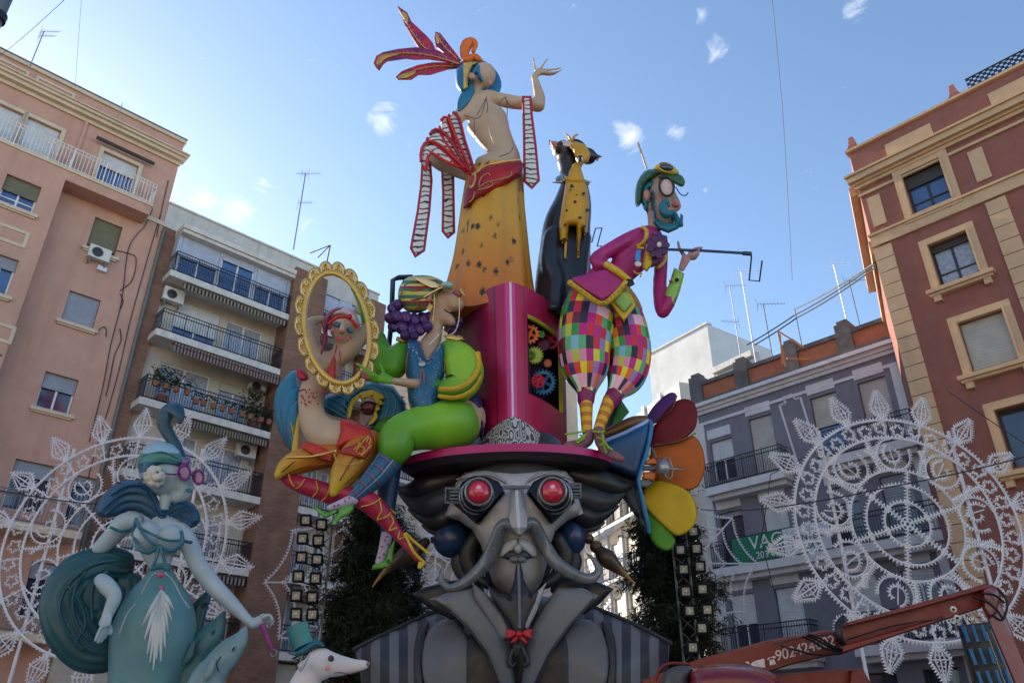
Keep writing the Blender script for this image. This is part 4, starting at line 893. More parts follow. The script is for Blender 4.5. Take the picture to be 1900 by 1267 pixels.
for i in range(8):
    a, b_ = hs0 + (hs1 - hs0) * i / 8, hs0 + (hs1 - hs0) * (i + 1) / 8; I = lambda t, s: hsec(t, s) + Vector((.1, .75, 0))
    m.quad(I(ht0, a), I(ht0, b_), I(ht1, b_), I(ht1, a)); m.quad(hsec(ht1, a), hsec(ht1, b_), I(ht1, b_), I(ht1, a)); m.quad(hsec(ht0, b_), hsec(ht0, a), I(ht0, a), I(ht0, b_))
m.quad(hsec(ht0, hs1), I(ht0, hs1), I(ht1, hs1), hsec(ht1, hs1)); m.quad(hsec(ht0, hs0), I(ht0, hs0), I(ht1, hs0), hsec(ht1, hs0))
m.build('gear_niche', mat('dark_plum_paint', (.03, .008, .03), .6, .3, 3), crown)
m = MB(); m.tube([hsec(ht1, hs0 + (hs1 - hs0) * i / 8, -.03) for i in range(9)] + [hsec(ht0, hs1, -.03)], .05, 6); m.build('niche_edging', mat('lime_paint', (.34, .38, .02), .5, .1), crown)
def gear(cx, cy, r, n, c, d, hole=0, spokes=0):
    o = []
    for i in range(n):
        for t, k in ((0, .84), (.22, 1), (.5, 1), (.72, .84)):
            a = 2 * math.pi * (i + t) / n; o.append((cx + r * k * math.cos(a), cy + r * k * math.sin(a)))
    d = -.1 + .0105 * (cx - 980) + .35 * (d - .5); m_ = MB(); puff(M0, o, 5, 1.5, d, step=max(2, r / 5), holes=[ell(cx, cy, r * hole, r * hole, n=16)] if hole else (), mb=m_)
    for k in range(spokes):
        a = 2 * math.pi * k / spokes + .4; m_.bar(P(cx, cy, M0 + d), P(cx + r * .7 * math.cos(a), cy + r * .7 * math.sin(a), M0 + d), .035, 5)
    m_.build('gear', mat('gear_paint_' + c[1:], c, .45, .1), crown, 35)
for a in ((983, 620, 19, 14, '#d9692c', .55, .55, 4), (994, 602, 9, 10, '#3f7fa8', .75, 0, 0), (1004, 620, 8, 12, '#4d8f3a', .72, 0, 0), (1021, 631, 19, 18, '#a01c36', .95, .62, 5), (1008, 640, 13, 14, '#57122c', .98, 0, 0), (992, 659, 17, 18, '#9fb32e', .6, 0, 0), (986, 658, 8, 10, '#55802a', .55, .4, 0), (1016, 674, 8.5, 12, '#d9763a', .8, 0, 0), (1008, 709, 25, 22, '#2f75a0', .85, .6, 5), (998, 707, 14, 16, '#cf2f45', .7, .62, 5)): gear(*a)
# embroidered grey band
def band_mat():
    m, N, K, b = _new('grey_line_drawn_band'); b.inputs['Roughness'].default_value = .5
    uv = N.new('ShaderNodeUVMap'); mp = N.new('ShaderNodeMapping'); mp.inputs['Scale'].default_value = (20, 3.2, 1); K.new(uv.outputs[0], mp.inputs[0])
    v = N.new('ShaderNodeTexVoronoi'); v.inputs['Scale'].default_value = 1.; K.new(mp.outputs[0], v.inputs['Vector'])
    s = N.new('ShaderNodeMath'); s.operation = 'MULTIPLY'; s.inputs[1].default_value = 24; K.new(v.outputs['Distance'], s.inputs[0])
    sn = N.new('ShaderNodeMath'); sn.operation = 'SINE'; K.new(s.outputs[0], sn.inputs[0])
    r = ramp(N, [(.0, (.02, .02, .02)), (.3, (.03, .03, .03)), (.42, (.40, .39, .38)), (1, (.44, .43, .42))]); ad = N.new('ShaderNodeMath'); ad.operation = 'MULTIPLY_ADD'; ad.inputs[1].default_value = .5; ad.inputs[2].default_value = .5; K.new(sn.outputs[0], ad.inputs[0]); K.new(ad.outputs[0], r.inputs[0])
    K.new(r.outputs[0], b.inputs['Base Color']); return m
m = MB(); zr_ = P(953, 771, 14.35).z
tt = (zr_ - zB_) / (zT_ - zB_)
for i in range(40):
    a, b_ = -1 + i / 20, -1 + (i + 1) / 20
    ta, tb = tt * (1 - .55 * abs(a) ** 1.3), tt * (1 - .55 * abs(b_) ** 1.3); q = [hsec(0, a, .12), hsec(0, b_, .12), hsec(tb, b_, .03), hsec(ta, a, .03)]
    mid = [hsec(ta * .5, a, .1), hsec(tb * .5, b_, .1)]
    m.add([q[0], q[1], mid[1], mid[0], q[2], q[3]], [(0, 1, 2, 3), (3, 2, 4, 5)], [((a + 1) / 2, 0), ((b_ + 1) / 2, 0), ((b_ + 1) / 2, .5), ((a + 1) / 2, .5), ((b_ + 1) / 2, 1), ((a + 1) / 2, 1)])
m.build('hat_band', band_mat(), crown, 60)
# brim: an oval plate, magenta rim, dark underside
bc = P(940, 858, M0); mb_ = MB(); n = 72; rxm, rym = 196 * mpp(bc), .85
def brim(a, k, dz): 
    return bc + Vector((rxm * k * math.cos(a), rym * k * math.sin(a) + .12 * math.cos(a) ** 2, dz + .0 * math.cos(a) ** 2 + .05 * math.cos(a)))
top_ = [brim(2 * math.pi * i / n, 1, .09) for i in range(n)]; bot = [brim(2 * math.pi * i / n, 1, -.07) for i in range(n)]; inn = [brim(2 * math.pi * i / n, .9, -.2) for i in range(n)]
u_ = MB(); u_.add(bot + inn, [(i, (i + 1) % n, n + (i + 1) % n, n + i) for i in range(n)] + [tuple(range(n, 2 * n))[::-1]]); u_.build('brim_underside', mat('black_plum_paint', (.014, .008, .011), .5, .2), bust, 60)
t_ = MB(); t_.add(top_ + bot, [(i, n + i, n + (i + 1) % n, (i + 1) % n) for i in range(n)] + [tuple(range(n))]); t_.build('hat_brim', magenta, bust, 40)
# ---- petal flower with blue horn
fl = thing('petal_horn', 'blue gramophone horn with rainbow petals fixed beside the top hat', 'sculpture', P(1190, 880, M0 + .8))
puff(M0, [(1118, 818), (1160, 800), (1201, 779), (1209, 786), (1207, 815), (1196, 850), (1184, 888), (1150, 878), (1112, 862), (1108, 840)], 60, 16, .5, smooth=2).build('horn', grad('deep_blue_horn_paint', [(0, (.008, .025, .06)), (.6, (.012, .06, .15)), (1, (.02, .10, .25))], 'V', .4), fl, 50)
puff(M0, [(1118, 862), (1182, 886), (1190, 920), (1200, 965), (1205, 988), (1190, 975), (1160, 930), (1132, 900)], 40, 10, .7, smooth=2).build('horn_underside', mat('blue_black_paint', (.010, .018, .03), .5), fl, 50)
hb_ = mat('bright_blue_edge_paint', (.03, .20, .42), .4, .1)
strip(M0, [(1204, 780, .3), (1209, 792, .25), (1200, 838, .25), (1185, 888, .3), (1192, 925, .4), (1201, 965, .5), (1205, 988, .6)], 4).build('horn_edge', hb_, fl, 60)
strip(M0, [(1112, 822, .3), (1160, 803, .3), (1204, 780, .3)], 4).build('horn_edge', mat('pale_blue_edge_paint', (.30, .42, .72), .4, .1), fl, 60)
PT = [('purple', '#5b2f86', [(1201, 777), (1212, 756), (1232, 736), (1246, 729), (1254, 733), (1250, 748), (1232, 768), (1211, 786)], .95), ('dark_red', '#7a1019', [(1206, 817), (1220, 782), (1250, 748), (1272, 741), (1288, 750), (1293, 773), (1287, 797), (1264, 815), (1242, 825), (1208, 829)], .9), ('orange', '#c4661c', [(1208, 829), (1242, 824), (1282, 809), (1299, 824), (1307, 855), (1302, 888), (1282, 908), (1250, 900), (1215, 890)], .8), ('yellow', '#d9b51c', [(1193, 916), (1212, 893), (1252, 899), (1281, 917), (1292, 948), (1287, 974), (1265, 991), (1245, 986), (1196, 938)], .75), ('green', '#5ea52c', [(1196, 932), (1216, 948), (1239, 980), (1252, 1004), (1240, 1020), (1221, 1014), (1205, 990)], .85)]
for nm, c, o, d in PT:
    cx_ = 1205; puff(M0, o, 9, 4, lambda x, y, d=d: d - .004 * (x - 1205), smooth=3).build('petal', mat(nm + '_petal_paint', c, .5, .12, 2.5, trans=.25), fl, 45)
    q = catmull([tuple(map(float, p)) for p in o], 3, True); strip(M0, [(x, y, d - .004 * (x - 1205)) for x, y in q], 1.3, sub=1).build('petal_rim', mat(nm + '_rim_paint', tuple(x * .5 for x in srgb(c)), .5), fl, 60)
strip(M0, [(1210, 829, .6), (1260, 820, .45), (1291, 803, .4)], 1.6).build('petal_rod', bronze, fl, 60); strip(M0, [(1211, 786, .7), (1245, 760, .6), (1256, 734, .6)], 1.6).build('petal_rod', bronze, fl, 60)
hub = egg(M0, 1231, 868, 14, 17, dy=.2).build('hub', steel, fl, 60)
strip(M0, [(1240, 869, .1), (1252, 870, .05), (1267, 871, .0)], 1.8).build('hub_rod', steel, fl, 60)
m = MB(); c = P(1240, 868, M0 + .12); s_ = mpp(c); m.tube([c + Vector((math.cos(t) * 8 * s_, 0, math.sin(t) * 21 * s_)) for t in [2 * math.pi * k / 24 for k in range(24)]], .012, 5, closed=True); m.build('hub_ring', steel, fl, 60)
for q, mm in (([(1197, 855), (1214, 848), (1222, 862), (1196, 862)], 'o'), ([(1194, 875), (1222, 874), (1214, 892), (1192, 888)], 'o'), ([(1192, 864), (1222, 863), (1222, 873), (1190, 874)], 'k'), ([(1206, 826), (1212, 830), (1222, 850), (1215, 852)], 'k'), ([(1186, 888), (1214, 893), (1205, 903), (1188, 904)], 'k')): puff(M0, q, 12, 4, .35).build('hub_blade', mat('orange_blade_paint', (.55, .14, .02), .5) if mm == 'o' else gM, fl, 45)
# open books stacked behind the golfer's feet
bk = thing('open_books', 'green and blue books standing open behind the golfer\'s striped socks', 'book', P(1145, 790, M0 + 1.0))
puff(M0, [(1124, 812), (1152, 740), (1168, 764), (1135, 802)], 14, 3, 1.0).build('green_book', mat('book_green_paint', (.05, .20, .04), .5, .2), bk, 40); puff(M0, [(1118, 805), (1140, 745), (1152, 742), (1128, 808)], 14, 3, 1.15).build('blue_book', mat('book_blue_paint', (.02, .09, .16), .5, .2), bk, 40)
loft(M0, [(1122, 806, 9, .9), (1150, 795, 12, .9), (1175, 785, 13, .9), (1196, 780, 10, .9)], n=12).build('bronze_scroll', mat('bronze_paint', (.16, .08, .035), .35, .2, metal=.3), bk, 60)
# ================================================================== figures on the monument
skin = mat('painted_skin', (.45, .325, .22), .5, .08, 2); skin2 = mat('painted_tan_skin', (.42, .275, .175), .5, .1, 2)
def hand(Y, wrist, palm, fingers, r=4.5, dy=0., mb=None, k=.6):
    """palm with separate fingers: wrist/palm (px,py,r), fingers lists of (px,py)"""
    mb = mb or MB(); loft(Y, [(*wrist, dy), (*palm, dy)], n=12, k=k, mb=mb)
    for i, f in enumerate(fingers):
        d = dy - .05 + .035 * i; loft(Y, [(x, y, r * (1 - .35 * j / max(1, len(f) - 1)), d) for j, (x, y) in enumerate(f)], n=8, sub=3, mb=mb)
    return mb
gold = mat('gold_paint', (.62, .40, .10), .32, .12, 4, metal=.35); goldl = mat('pale_gold_paint', (.78, .60, .30), .35, .1, 4, metal=.2)
# ---------------------------------------------------------------- plumed woman on top
Y = 15.6
wm_ = thing('plumed_woman', 'back-turned woman figure in a spotted gold skirt and plumed blue hat, atop the magenta hat', 'sculpture', P(915, 560, Y))
def spots():
    m, N, K, b = _new('gold_skirt_black_spots'); b.inputs['Roughness'].default_value = .5
    uv = N.new('ShaderNodeUVMap'); mp = N.new('ShaderNodeMapping'); mp.inputs['Scale'].default_value = (26, 11, 1); K.new(uv.outputs[0], mp.inputs[0])
    n0 = N.new('ShaderNodeTexNoise'); n0.inputs['Scale'].default_value = 6; n0.inputs['Detail'].default_value = 5; K.new(mp.outputs[0], n0.inputs['Vector'])
    ad = N.new('ShaderNodeMixRGB'); ad.blend_type = 'LINEAR_LIGHT'; ad.inputs[0].default_value = .28; K.new(mp.outputs[0], ad.inputs[1]); K.new(n0.outputs['Color'], ad.inputs[2])
    v = N.new('ShaderNodeTexVoronoi'); v.inputs['Scale'].default_value = 1.; K.new(ad.outputs[0], v.inputs['Vector'])
    r = ramp(N, [(0, (0, 0, 0)), (.19, (0, 0, 0)), (.34, (1, 1, 1)), (1, (1, 1, 1))]); K.new(v.outputs['Distance'], r.inputs[0])
    s = N.new('ShaderNodeSeparateXYZ'); K.new(uv.outputs[0], s.inputs[0])
    g = ramp(N, [(0, (.50, .27, .03)), (.4, (.53, .28, .025)), (.7, (.52, .19, .015)), (1, (.46, .13, .01))]); K.new(s.outputs[1], g.inputs[0])
    # some cells stay clear
    cr = ramp(N, [(0, (0, 0, 0)), (.55, (0, 0, 0)), (.6, (1, 1, 1))]); sc = N.new('ShaderNodeSeparateColor'); K.new(v.outputs['Color'], sc.inputs[0]); K.new(sc.outputs[0], cr.inputs[0])
    mxx = N.new('ShaderNodeMixRGB'); mxx.blend_type = 'LIGHTEN'; mxx.inputs[0].default_value = 1; K.new(r.outputs[0], mxx.inputs[1]); K.new(cr.outputs[0], mxx.inputs[2])
    m3 = N.new('ShaderNodeMixRGB'); m3.inputs[1].default_value = (.02, .014, .008, 1); K.new(mxx.outputs[0], m3.inputs[0]); K.new(g.outputs[0], m3.inputs[2]); K.new(m3.outputs[0], b.inputs['Base Color'])
    return m
loft(Y, [(918, 325, 50), (915, 380, 56), (913, 430, 62), (911, 490, 70), (908, 545, 80), (906, 600, 88)], n=48, k=.8, fold=.06, nf=9, cap=False).build('skirt', spots(), wm_, 60)
for q in ([(890, 385), (882, 440), (872, 500), (866, 545)], [(930, 352), (932, 420), (930, 480), (928, 530)], [(958, 340), (968, 420), (972, 480), (975, 530)]):
    pass
bd = MB()
loft(Y, [(882, 210, 22), (900, 222, 40), (915, 250, 34), (930, 275, 28), (935, 296, 32), (920, 318, 46)], k=.65, mb=bd)   # back
loft(Y, [(855, 212, 14), (880, 195, 20), (905, 182, 17), (916, 180, 13)], k=.8, mb=bd)   # shoulders
loft(Y, [(884, 188, 13), (882, 172, 11), (884, 155, 12)], mb=bd)   # neck
egg(Y, 895, 143, 24, 30, 24, 25, mb=bd)
loft(Y, [(912, 182, 13), (945, 189, 13), (975, 193, 12), (1000, 196, 13)], mb=bd); loft(Y, [(998, 196, 12), (1001, 182, 11), (996, 160, 8), (991, 142, 6)], mb=bd)
loft(Y, [(853, 215, 13), (828, 250, 14), (803, 290, 14)], mb=bd); loft(Y, [(803, 292, 15), (825, 310, 12), (850, 322, 9), (874, 333, 7)], mb=bd)
hand(Y, (991, 142, 6), (1001, 133, 9), [[(1006, 134), (1022, 136), (1036, 133), (1044, 129)], [(1006, 130), (1022, 130), (1034, 128), (1042, 126)], [(1006, 137), (1020, 140), (1030, 138)], [(1003, 128), (1009, 119), (1016, 109)], [(994, 132), (991, 120), (990, 106)]], 3.4, mb=bd)
blend('body', bd, skin, wm_, .045, 5)
strip(Y, [(870, 228, -.5), (895, 262, -.52), (925, 288, -.52)], 1.2)
strip(Y, [(905, 215, -.56), (909, 245, -.52), (920, 275, -.46)], 1.0).build('spine_line', skin2, wm_, 60)
bl = mat('blue_hat_paint', (.012, .12, .25), .4, .12, 3); bl2 = mat('teal_blue_hair_paint', (.015, .14, .26), .45, .2, 6)
puff(Y, ell(889, 146, 46, 33, 38), 26, 12, .22).build('hat_brim', bl, wm_, 60)
puff(Y, [(848, 128), (862, 117), (878, 116), (872, 140), (868, 165), (856, 172), (847, 160), (845, 142)], 44, 14, -.15, smooth=3).build('hat_dome', bl, wm_, 60)
puff(Y, [(860, 117), (888, 116), (878, 124), (872, 140), (869, 163), (858, 168), (857, 140)], 50, 10, -.2, smooth=2).build('hat_band', gold, wm_, 60)
puff(Y, [(878, 124), (892, 118), (893, 135), (897, 152), (886, 146), (884, 138), (879, 150), (872, 158), (868, 162), (870, 145)], 44, 8, -.18, smooth=2).build('hair', bl2, wm_, 60)
egg(Y, 876, 142, 6, 8, 5, -20, dy=-.48).build('ear', mat('painted_ear', (.45, .24, .18), .5), wm_, 60)
loft(Y, [(873, 162, 8, -.2), (866, 178, 12, -.2), (858, 192, 10, -.2), (851, 205, 3, -.2)], n=14, k=.6).build('hair_tail', bl2, wm_, 60)
egg(Y, 909, 152, 4, 8, 3, -20, dy=-.32).build('cheek', mat('painted_blush', (.55, .22, .17), .5), wm_, 60)
og = mat('orange_plume_paint', (.60, .13, .01), .5, .15, 4)
loft(Y, [(866, 113, 8), (862, 98, 9), (866, 84, 11), (876, 78, 8), (882, 84, 5), (878, 96, 4)], n=14).build('orange_plume', og, wm_, 60); loft(Y, [(868, 112, 6, -.1), (880, 106, 7, -.1), (892, 112, 4, -.1)], n=12).build('orange_plume', og, wm_, 60)
def feather_mat():
    m, N, K, b = _new('crimson_feather_paint'); b.inputs['Roughness'].default_value = .5
    tc = N.new('ShaderNodeTexCoord'); n = N.new('ShaderNodeTexNoise'); n.inputs['Scale'].default_value = 2.2; n.inputs['Detail'].default_value = 4; K.new(tc.outputs['Object'], n.inputs['Vector'])
    r = ramp(N, [(.3, '#4f1240'), (.45, '#7d1450'), (.55, '#93143f'), (.7, '#b01f3a')]); K.new(n.outputs['Fac'], r.inputs[0]); K.new(r.outputs[0], b.inputs['Base Color']); return m
fm = feather_mat(); olive = mat('olive_gold_feather_paint', (.42, .30, .06), .5, .3, 6); quill = mat('ochre_quill_paint', (.50, .28, .10), .5)
FE = [([(855, 116), (822, 102), (798, 91), (772, 88), (739, 91), (711, 97), (698, 104), (693, 118), (698, 127), (704, 132), (711, 121), (718, 115), (753, 110), (770, 112), (794, 111), (827, 116), (853, 123)], [(704, 122), (702, 110), (715, 103), (745, 99), (775, 100), (810, 106), (852, 119)], [(698, 120), (702, 108), (716, 101), (750, 99), (718, 108), (706, 118)]),
      ([(737, 11), (756, 24), (763, 40), (775, 51), (794, 69), (803, 80), (808, 92), (831, 102), (846, 112), (820, 106), (794, 95), (775, 88), (763, 69), (751, 47), (744, 26)], [(740, 18), (752, 38), (768, 65), (790, 90), (830, 107)], [(745, 22), (754, 26), (758, 40), (752, 42), (747, 32)]),
      ([(808, 59), (817, 62), (831, 80), (846, 99), (857, 114), (846, 116), (822, 99), (809, 88), (806, 71)], [(812, 66), (822, 84), (850, 112)], [(808, 63), (814, 66), (816, 78), (811, 82)]),
      ([(734, 143), (746, 132), (775, 121), (803, 116), (834, 116), (853, 121), (851, 128), (831, 130), (798, 140), (777, 140), (763, 149), (739, 149)], [(740, 146), (765, 133), (800, 124), (850, 123)], [(738, 144), (752, 136), (772, 132), (766, 140), (752, 146)])]
for i, (o, qz, tipz) in enumerate(FE):
    d = .05 + .06 * i; f = puff(Y, o, 9, 4, d, step=3.2).build('feather', fm, wm_, 50)
    strip(Y, [(x, y, d - .08) for x, y in qz], 1.1).build('quill', quill, f, 60); puff(Y, tipz, 4, 3, d - .06, smooth=2).build('feather_tip', olive, f, 50)
    m = MB()   # barb grooves
    for k in range(len(qz) - 1):
        for t in (.2, .5, .8):
            x = qz[k][0] * (1 - t) + qz[k + 1][0] * t; y = qz[k][1] * (1 - t) + qz[k + 1][1] * t; dx, dy_ = qz[k + 1][0] - qz[k][0], qz[k + 1][1] - qz[k][1]; L = math.hypot(dx, dy_); dx /= L; dy_ /= L
            for s_ in (-1, 1): m.bar(P(x, y, Y + d - .07), P(x - dx * 5 - dy_ * s_ * 5, y - dy_ * 5 + dx * s_ * 5, Y + d - .065), .006, 4)
    m.build('barbs', quill, f)
# zebra scarf with red piping
def zebra():
    m, N, K, b = _new('white_black_zebra_cloth'); b.inputs['Roughness'].default_value = .6
    tc = N.new('ShaderNodeTexCoord'); w_ = N.new('ShaderNodeTexWave'); w_.bands_direction = 'Z'; w_.inputs['Scale'].default_value = 1.9; w_.inputs['Distortion'].default_value = 5; w_.inputs['Detail'].default_value = 2; w_.inputs['Detail Scale'].default_value = 1.6; K.new(tc.outputs['Object'], w_.inputs['Vector'])
    r = ramp(N, [(0, (.015, .015, .015)), (.13, (.02, .02, .02)), (.22, (.58, .55, .52)), (1, (.62, .59, .56))]); K.new(w_.outputs['Fac'], r.inputs[0]); K.new(r.outputs[0], b.inputs['Base Color']); return m
zb_ = zebra(); redt = mat('crimson_trim_paint', (.38, .010, .028), .45, .12, 3); reds = mat('scarlet_trim_paint', (.55, .02, .02), .4, .1, 3)
def scarf(o, d, ins=4.5):
    cx = sum(p[0] for p in o) / len(o); cy = sum(p[1] for p in o) / len(o)
    f = puff(Y, o, 10, 3, d, step=5).build('scarf', redt, wm_, 45)
    # inset panel: move each vertex inward
    n = len(o); q = []
    for i in range(n):
        a, b_, c = o[i - 1], o[i], o[(i + 1) % n]; n1 = Vector((b_[1] - a[1], a[0] - b_[0])).normalized(); n2 = Vector((c[1] - b_[1], b_[0] - c[0])).normalized(); v = (n1 + n2); v = v / max(.5, v.length ** 2 / 2) 
        q.append((b_[0] + v.x * ins, b_[1] + v.y * ins))
    if not inpoly(*q[0], [o]): q = [(2 * b_[0] - x, 2 * b_[1] - y) for (x, y), b_ in zip(q, o)]
    puff(Y, q, 4, 1.5, d - .075, step=5).build('zebra_panel', zb_, f, 45)
scarf([(968, 178), (986, 178), (989, 215), (996, 270), (1002, 336), (987, 352), (971, 338), (970, 250)], -.32)
scarf([(782, 292), (800, 300), (803, 336), (799, 390), (789, 466), (770, 479), (760, 461), (773, 390), (779, 345)], -.25)
scarf([(818, 312), (843, 312), (844, 380), (845, 432), (831, 444), (819, 430), (820, 360)], .1)
for i, (o) in enumerate(([(840, 209), (852, 220), (862, 260), (880, 318), (870, 322), (848, 280), (835, 240), (830, 222)], [(818, 224), (832, 219), (846, 255), (872, 316), (862, 318), (838, 282), (818, 250)], [(798, 250), (808, 240), (830, 252), (850, 285), (868, 318), (852, 310), (832, 290), (806, 268), (792, 262)], [(781, 300), (783, 275), (796, 262), (820, 272), (845, 295), (862, 312), (840, 306), (820, 296), (800, 284), (792, 300), (790, 318)])):
    f = puff(Y, o, 18, 6, -.5 - .05 * i, step=4).build('scarf_fold', zb_, wm_, 50)
    q = o[:len(o) // 2 + 1]; strip(Y, [(x, y, -.62 - .05 * i) for x, y in catmull([tuple(map(float, p)) for p in o], 2, True)], 3, sub=1).build('piping', reds if i % 2 else redt, f, 60)
# hip sash with golden scroll
SO = [(872, 335), (887, 312), (920, 301), (965, 296), (971, 304), (969, 325), (932, 349), (896, 367), (860, 389), (861, 360)]
puff(Y, SO, 60, 24, -.45, step=4).build('sash', grad('red_sash_paint', [(0, (.20, .005, .02)), (.6, (.42, .012, .015)), (1, (.22, .006, .02))], 'U', .4), wm_, 50); sf_ = front(Y, SO, 60, 24, -.45)
m = MB()
for q in ([(888, 348), (905, 338), (925, 334), (945, 328), (950, 322), (946, 319)], [(886, 352), (900, 350), (912, 345), (914, 340), (909, 339)], [(880, 356), (878, 368), (870, 376)], [(888, 345), (893, 330), (905, 322), (910, 326)]): strip(Y, [(x, y, sf_(x, y)) for x, y in q], 1.1, mb=m)
m.build('gold_scroll', quill, wm_, 60); strip(Y, [(882, 322, -.8), (900, 309, -.82), (935, 300, -.8), (966, 297, -.7)], 2.2).build('sash_edge', gold, wm_, 60)
br_ = puff(Y, ell(877, 335, 6, 16, 15), 10, 4, -.98).build('brooch', gold, wm_, 60); egg(Y, 875, 334, 4, 13, 3, 15, dy=-1.08).build('brooch_stone', redt, br_, 60)
m = MB()   # bead strings on the back
for q in ([(862, 214), (880, 220), (893, 214), (902, 182)], [(902, 182), (905, 200), (903, 210)], [(903, 180), (893, 200), (885, 215)], [(880, 222), (880, 245), (881, 258)], [(938, 180), (941, 195), (941, 216)], [(925, 196), (936, 182), (946, 196), (955, 198)], [(926, 291), (945, 284), (953, 273)]): strip(Y, [(x, y, -.62) for x, y in q], .8, n=5).build('bead_string', mat('dark_bead_paint', (.12, .05, .035), .5), wm_)
# ---------------------------------------------------------------- black and yellow cat
Y = 15.9
cat_ = thing('panther', 'black seated panther figure with yellow spotted chest and spiked collar, behind the golfer', 'sculpture', P(1045, 560, Y))
blk = mat('satin_black_paint', (.012, .013, .016), .38, .25, 3, coat=.25); yel = mat('amber_paint', (.52, .27, .015), .45, .12, 3)
bd = MB(); loft(Y, [(1066, 345, 26), (1062, 380, 36), (1052, 420, 44), (1048, 470, 48), (1045, 520, 52), (1042, 575, 54)], k=.8, mb=bd); loft(Y, [(1055, 300, 22), (1060, 325, 20), (1066, 350, 24)], mb=bd)
loft(Y, [(1028, 440, 20, -.3), (1022, 490, 19, -.4), (1032, 520, 17, -.45), (1030, 570, 15, -.5)], mb=bd); loft(Y, [(1082, 440, 16, -.3), (1076, 500, 15, -.4), (1078, 560, 14, -.5)], mb=bd)
egg(Y, 1050, 282, 26, 20, 24, 15, mb=bd); egg(Y, 1090, 290, 18, 16, 16, 30, dy=.1, mb=bd); egg(Y, 1068, 275, 22, 14, 20, 20, dy=-.1, mb=bd)
loft(Y, [(1030, 276, 8), (1022, 266, 5), (1017, 257, 1.5)], n=10, k=.5, mb=bd); loft(Y, [(1102, 288, 8), (1110, 291, 5), (1120, 291, 1.5)], n=10, k=.5, mb=bd)
for x, y in ((1028, 573), (1070, 565)): egg(Y, x, y, 16, 10, 14, dy=-.65, mb=bd)
blend('body', bd, blk, cat_, .05, 5)
for q in ([(1020, 262), (1033, 262), (1034, 272), (1026, 276)], [(1105, 296), (1114, 291), (1108, 300)]): puff(Y, q, 5, 2, -.42).build('inner_ear', mat('rose_paint', (.42, .12, .11), .5), cat_, 45)
puff(Y, [(1050, 336), (1085, 336), (1091, 352), (1094, 380), (1092, 405), (1090, 430), (1084, 438), (1081, 425), (1077, 450), (1075, 478), (1071, 478), (1070, 445), (1069, 420), (1062, 420), (1056, 420), (1053, 440), (1050, 480), (1047, 478), (1048, 445), (1044, 452), (1039, 445), (1037, 415), (1043, 378)], 58, 20, -.58, step=3.4).build('yellow_chest', yel, cat_, 50)
m = MB(); rs = random.Random(2)
for (x, y, r) in ((1061, 345, 3.5), (1083, 359, 3.2), (1067, 375, 3.5), (1051, 390, 2.2), (1090, 390, 3.4), (1076, 404, 3.4), (1049, 417, 3), (1084, 420, 3), (1070, 362, 1.5), (1058, 352, 1.6)): egg(Y, x, y, r, r, 2, dy=-.62 - .26 + (.06 if abs(x - 1066) > 18 else 0), nu=8, nv=6).build('black_spot', blk, cat_, 60)
puff(Y, [(1048, 268), (1056, 262), (1066, 262), (1086, 268), (1096, 286), (1092, 300), (1082, 305), (1078, 312), (1083, 328), (1085, 338), (1051, 338), (1056, 318), (1062, 306), (1070, 300), (1066, 290), (1062, 280)], 30, 10, -.42, step=3).build('yellow_face', yel, cat_, 50)
puff(Y, [(1042, 262), (1052, 260), (1062, 266), (1058, 273), (1046, 271)], 8, 3, -.66).build('eye', mat('pale_rose_paint', (.55, .42, .44), .35), cat_, 50)
puff(Y, [(1068, 294), (1076, 288), (1082, 290), (1080, 300), (1072, 302)], 8, 3, -.68).build('mouth', gK, cat_, 45)
for x, y in ((1073, 297), (1080, 296)): loft(Y, [(x, y - 3, 1.6, -.74), (x, y + 3, .6, -.74)], n=6, sub=1).build('fang', wht, cat_, 60)
for q in ([(1060, 262, 3), (1056, 254, 2), (1050, 249, 1.5)], [(1060, 262, 3), (1066, 253, 2), (1072, 250, 1.5)], [(1058, 264, 2.5), (1052, 258, 1.2)]): loft(Y, [(*a, -.5) for a in q], n=8, sub=2).build('splash', yel, cat_, 60)
co = strip(Y, [(1046, 331, -.2), (1052, 333, -.5), (1066, 334, -.62), (1080, 337, -.55), (1090, 340, -.2)], 5).build('collar', yel, cat_, 60); strip(Y, [(1036, 333, .1), (1044, 330, -.2), (1050, 330, -.45)], 6).build('collar_strap', mat('steel_blue_paint', (.03, .12, .20), .4), co, 60)
for q in (((1042, 338), (1024, 339)), ((1084, 338), (1097, 338)), ((1050, 330), (1044, 324))): loft(Y, [(*q[0], 3.4, -.5), (*q[1], .5, -.5)], n=8, sub=1).build('spike', steel, co, 60)
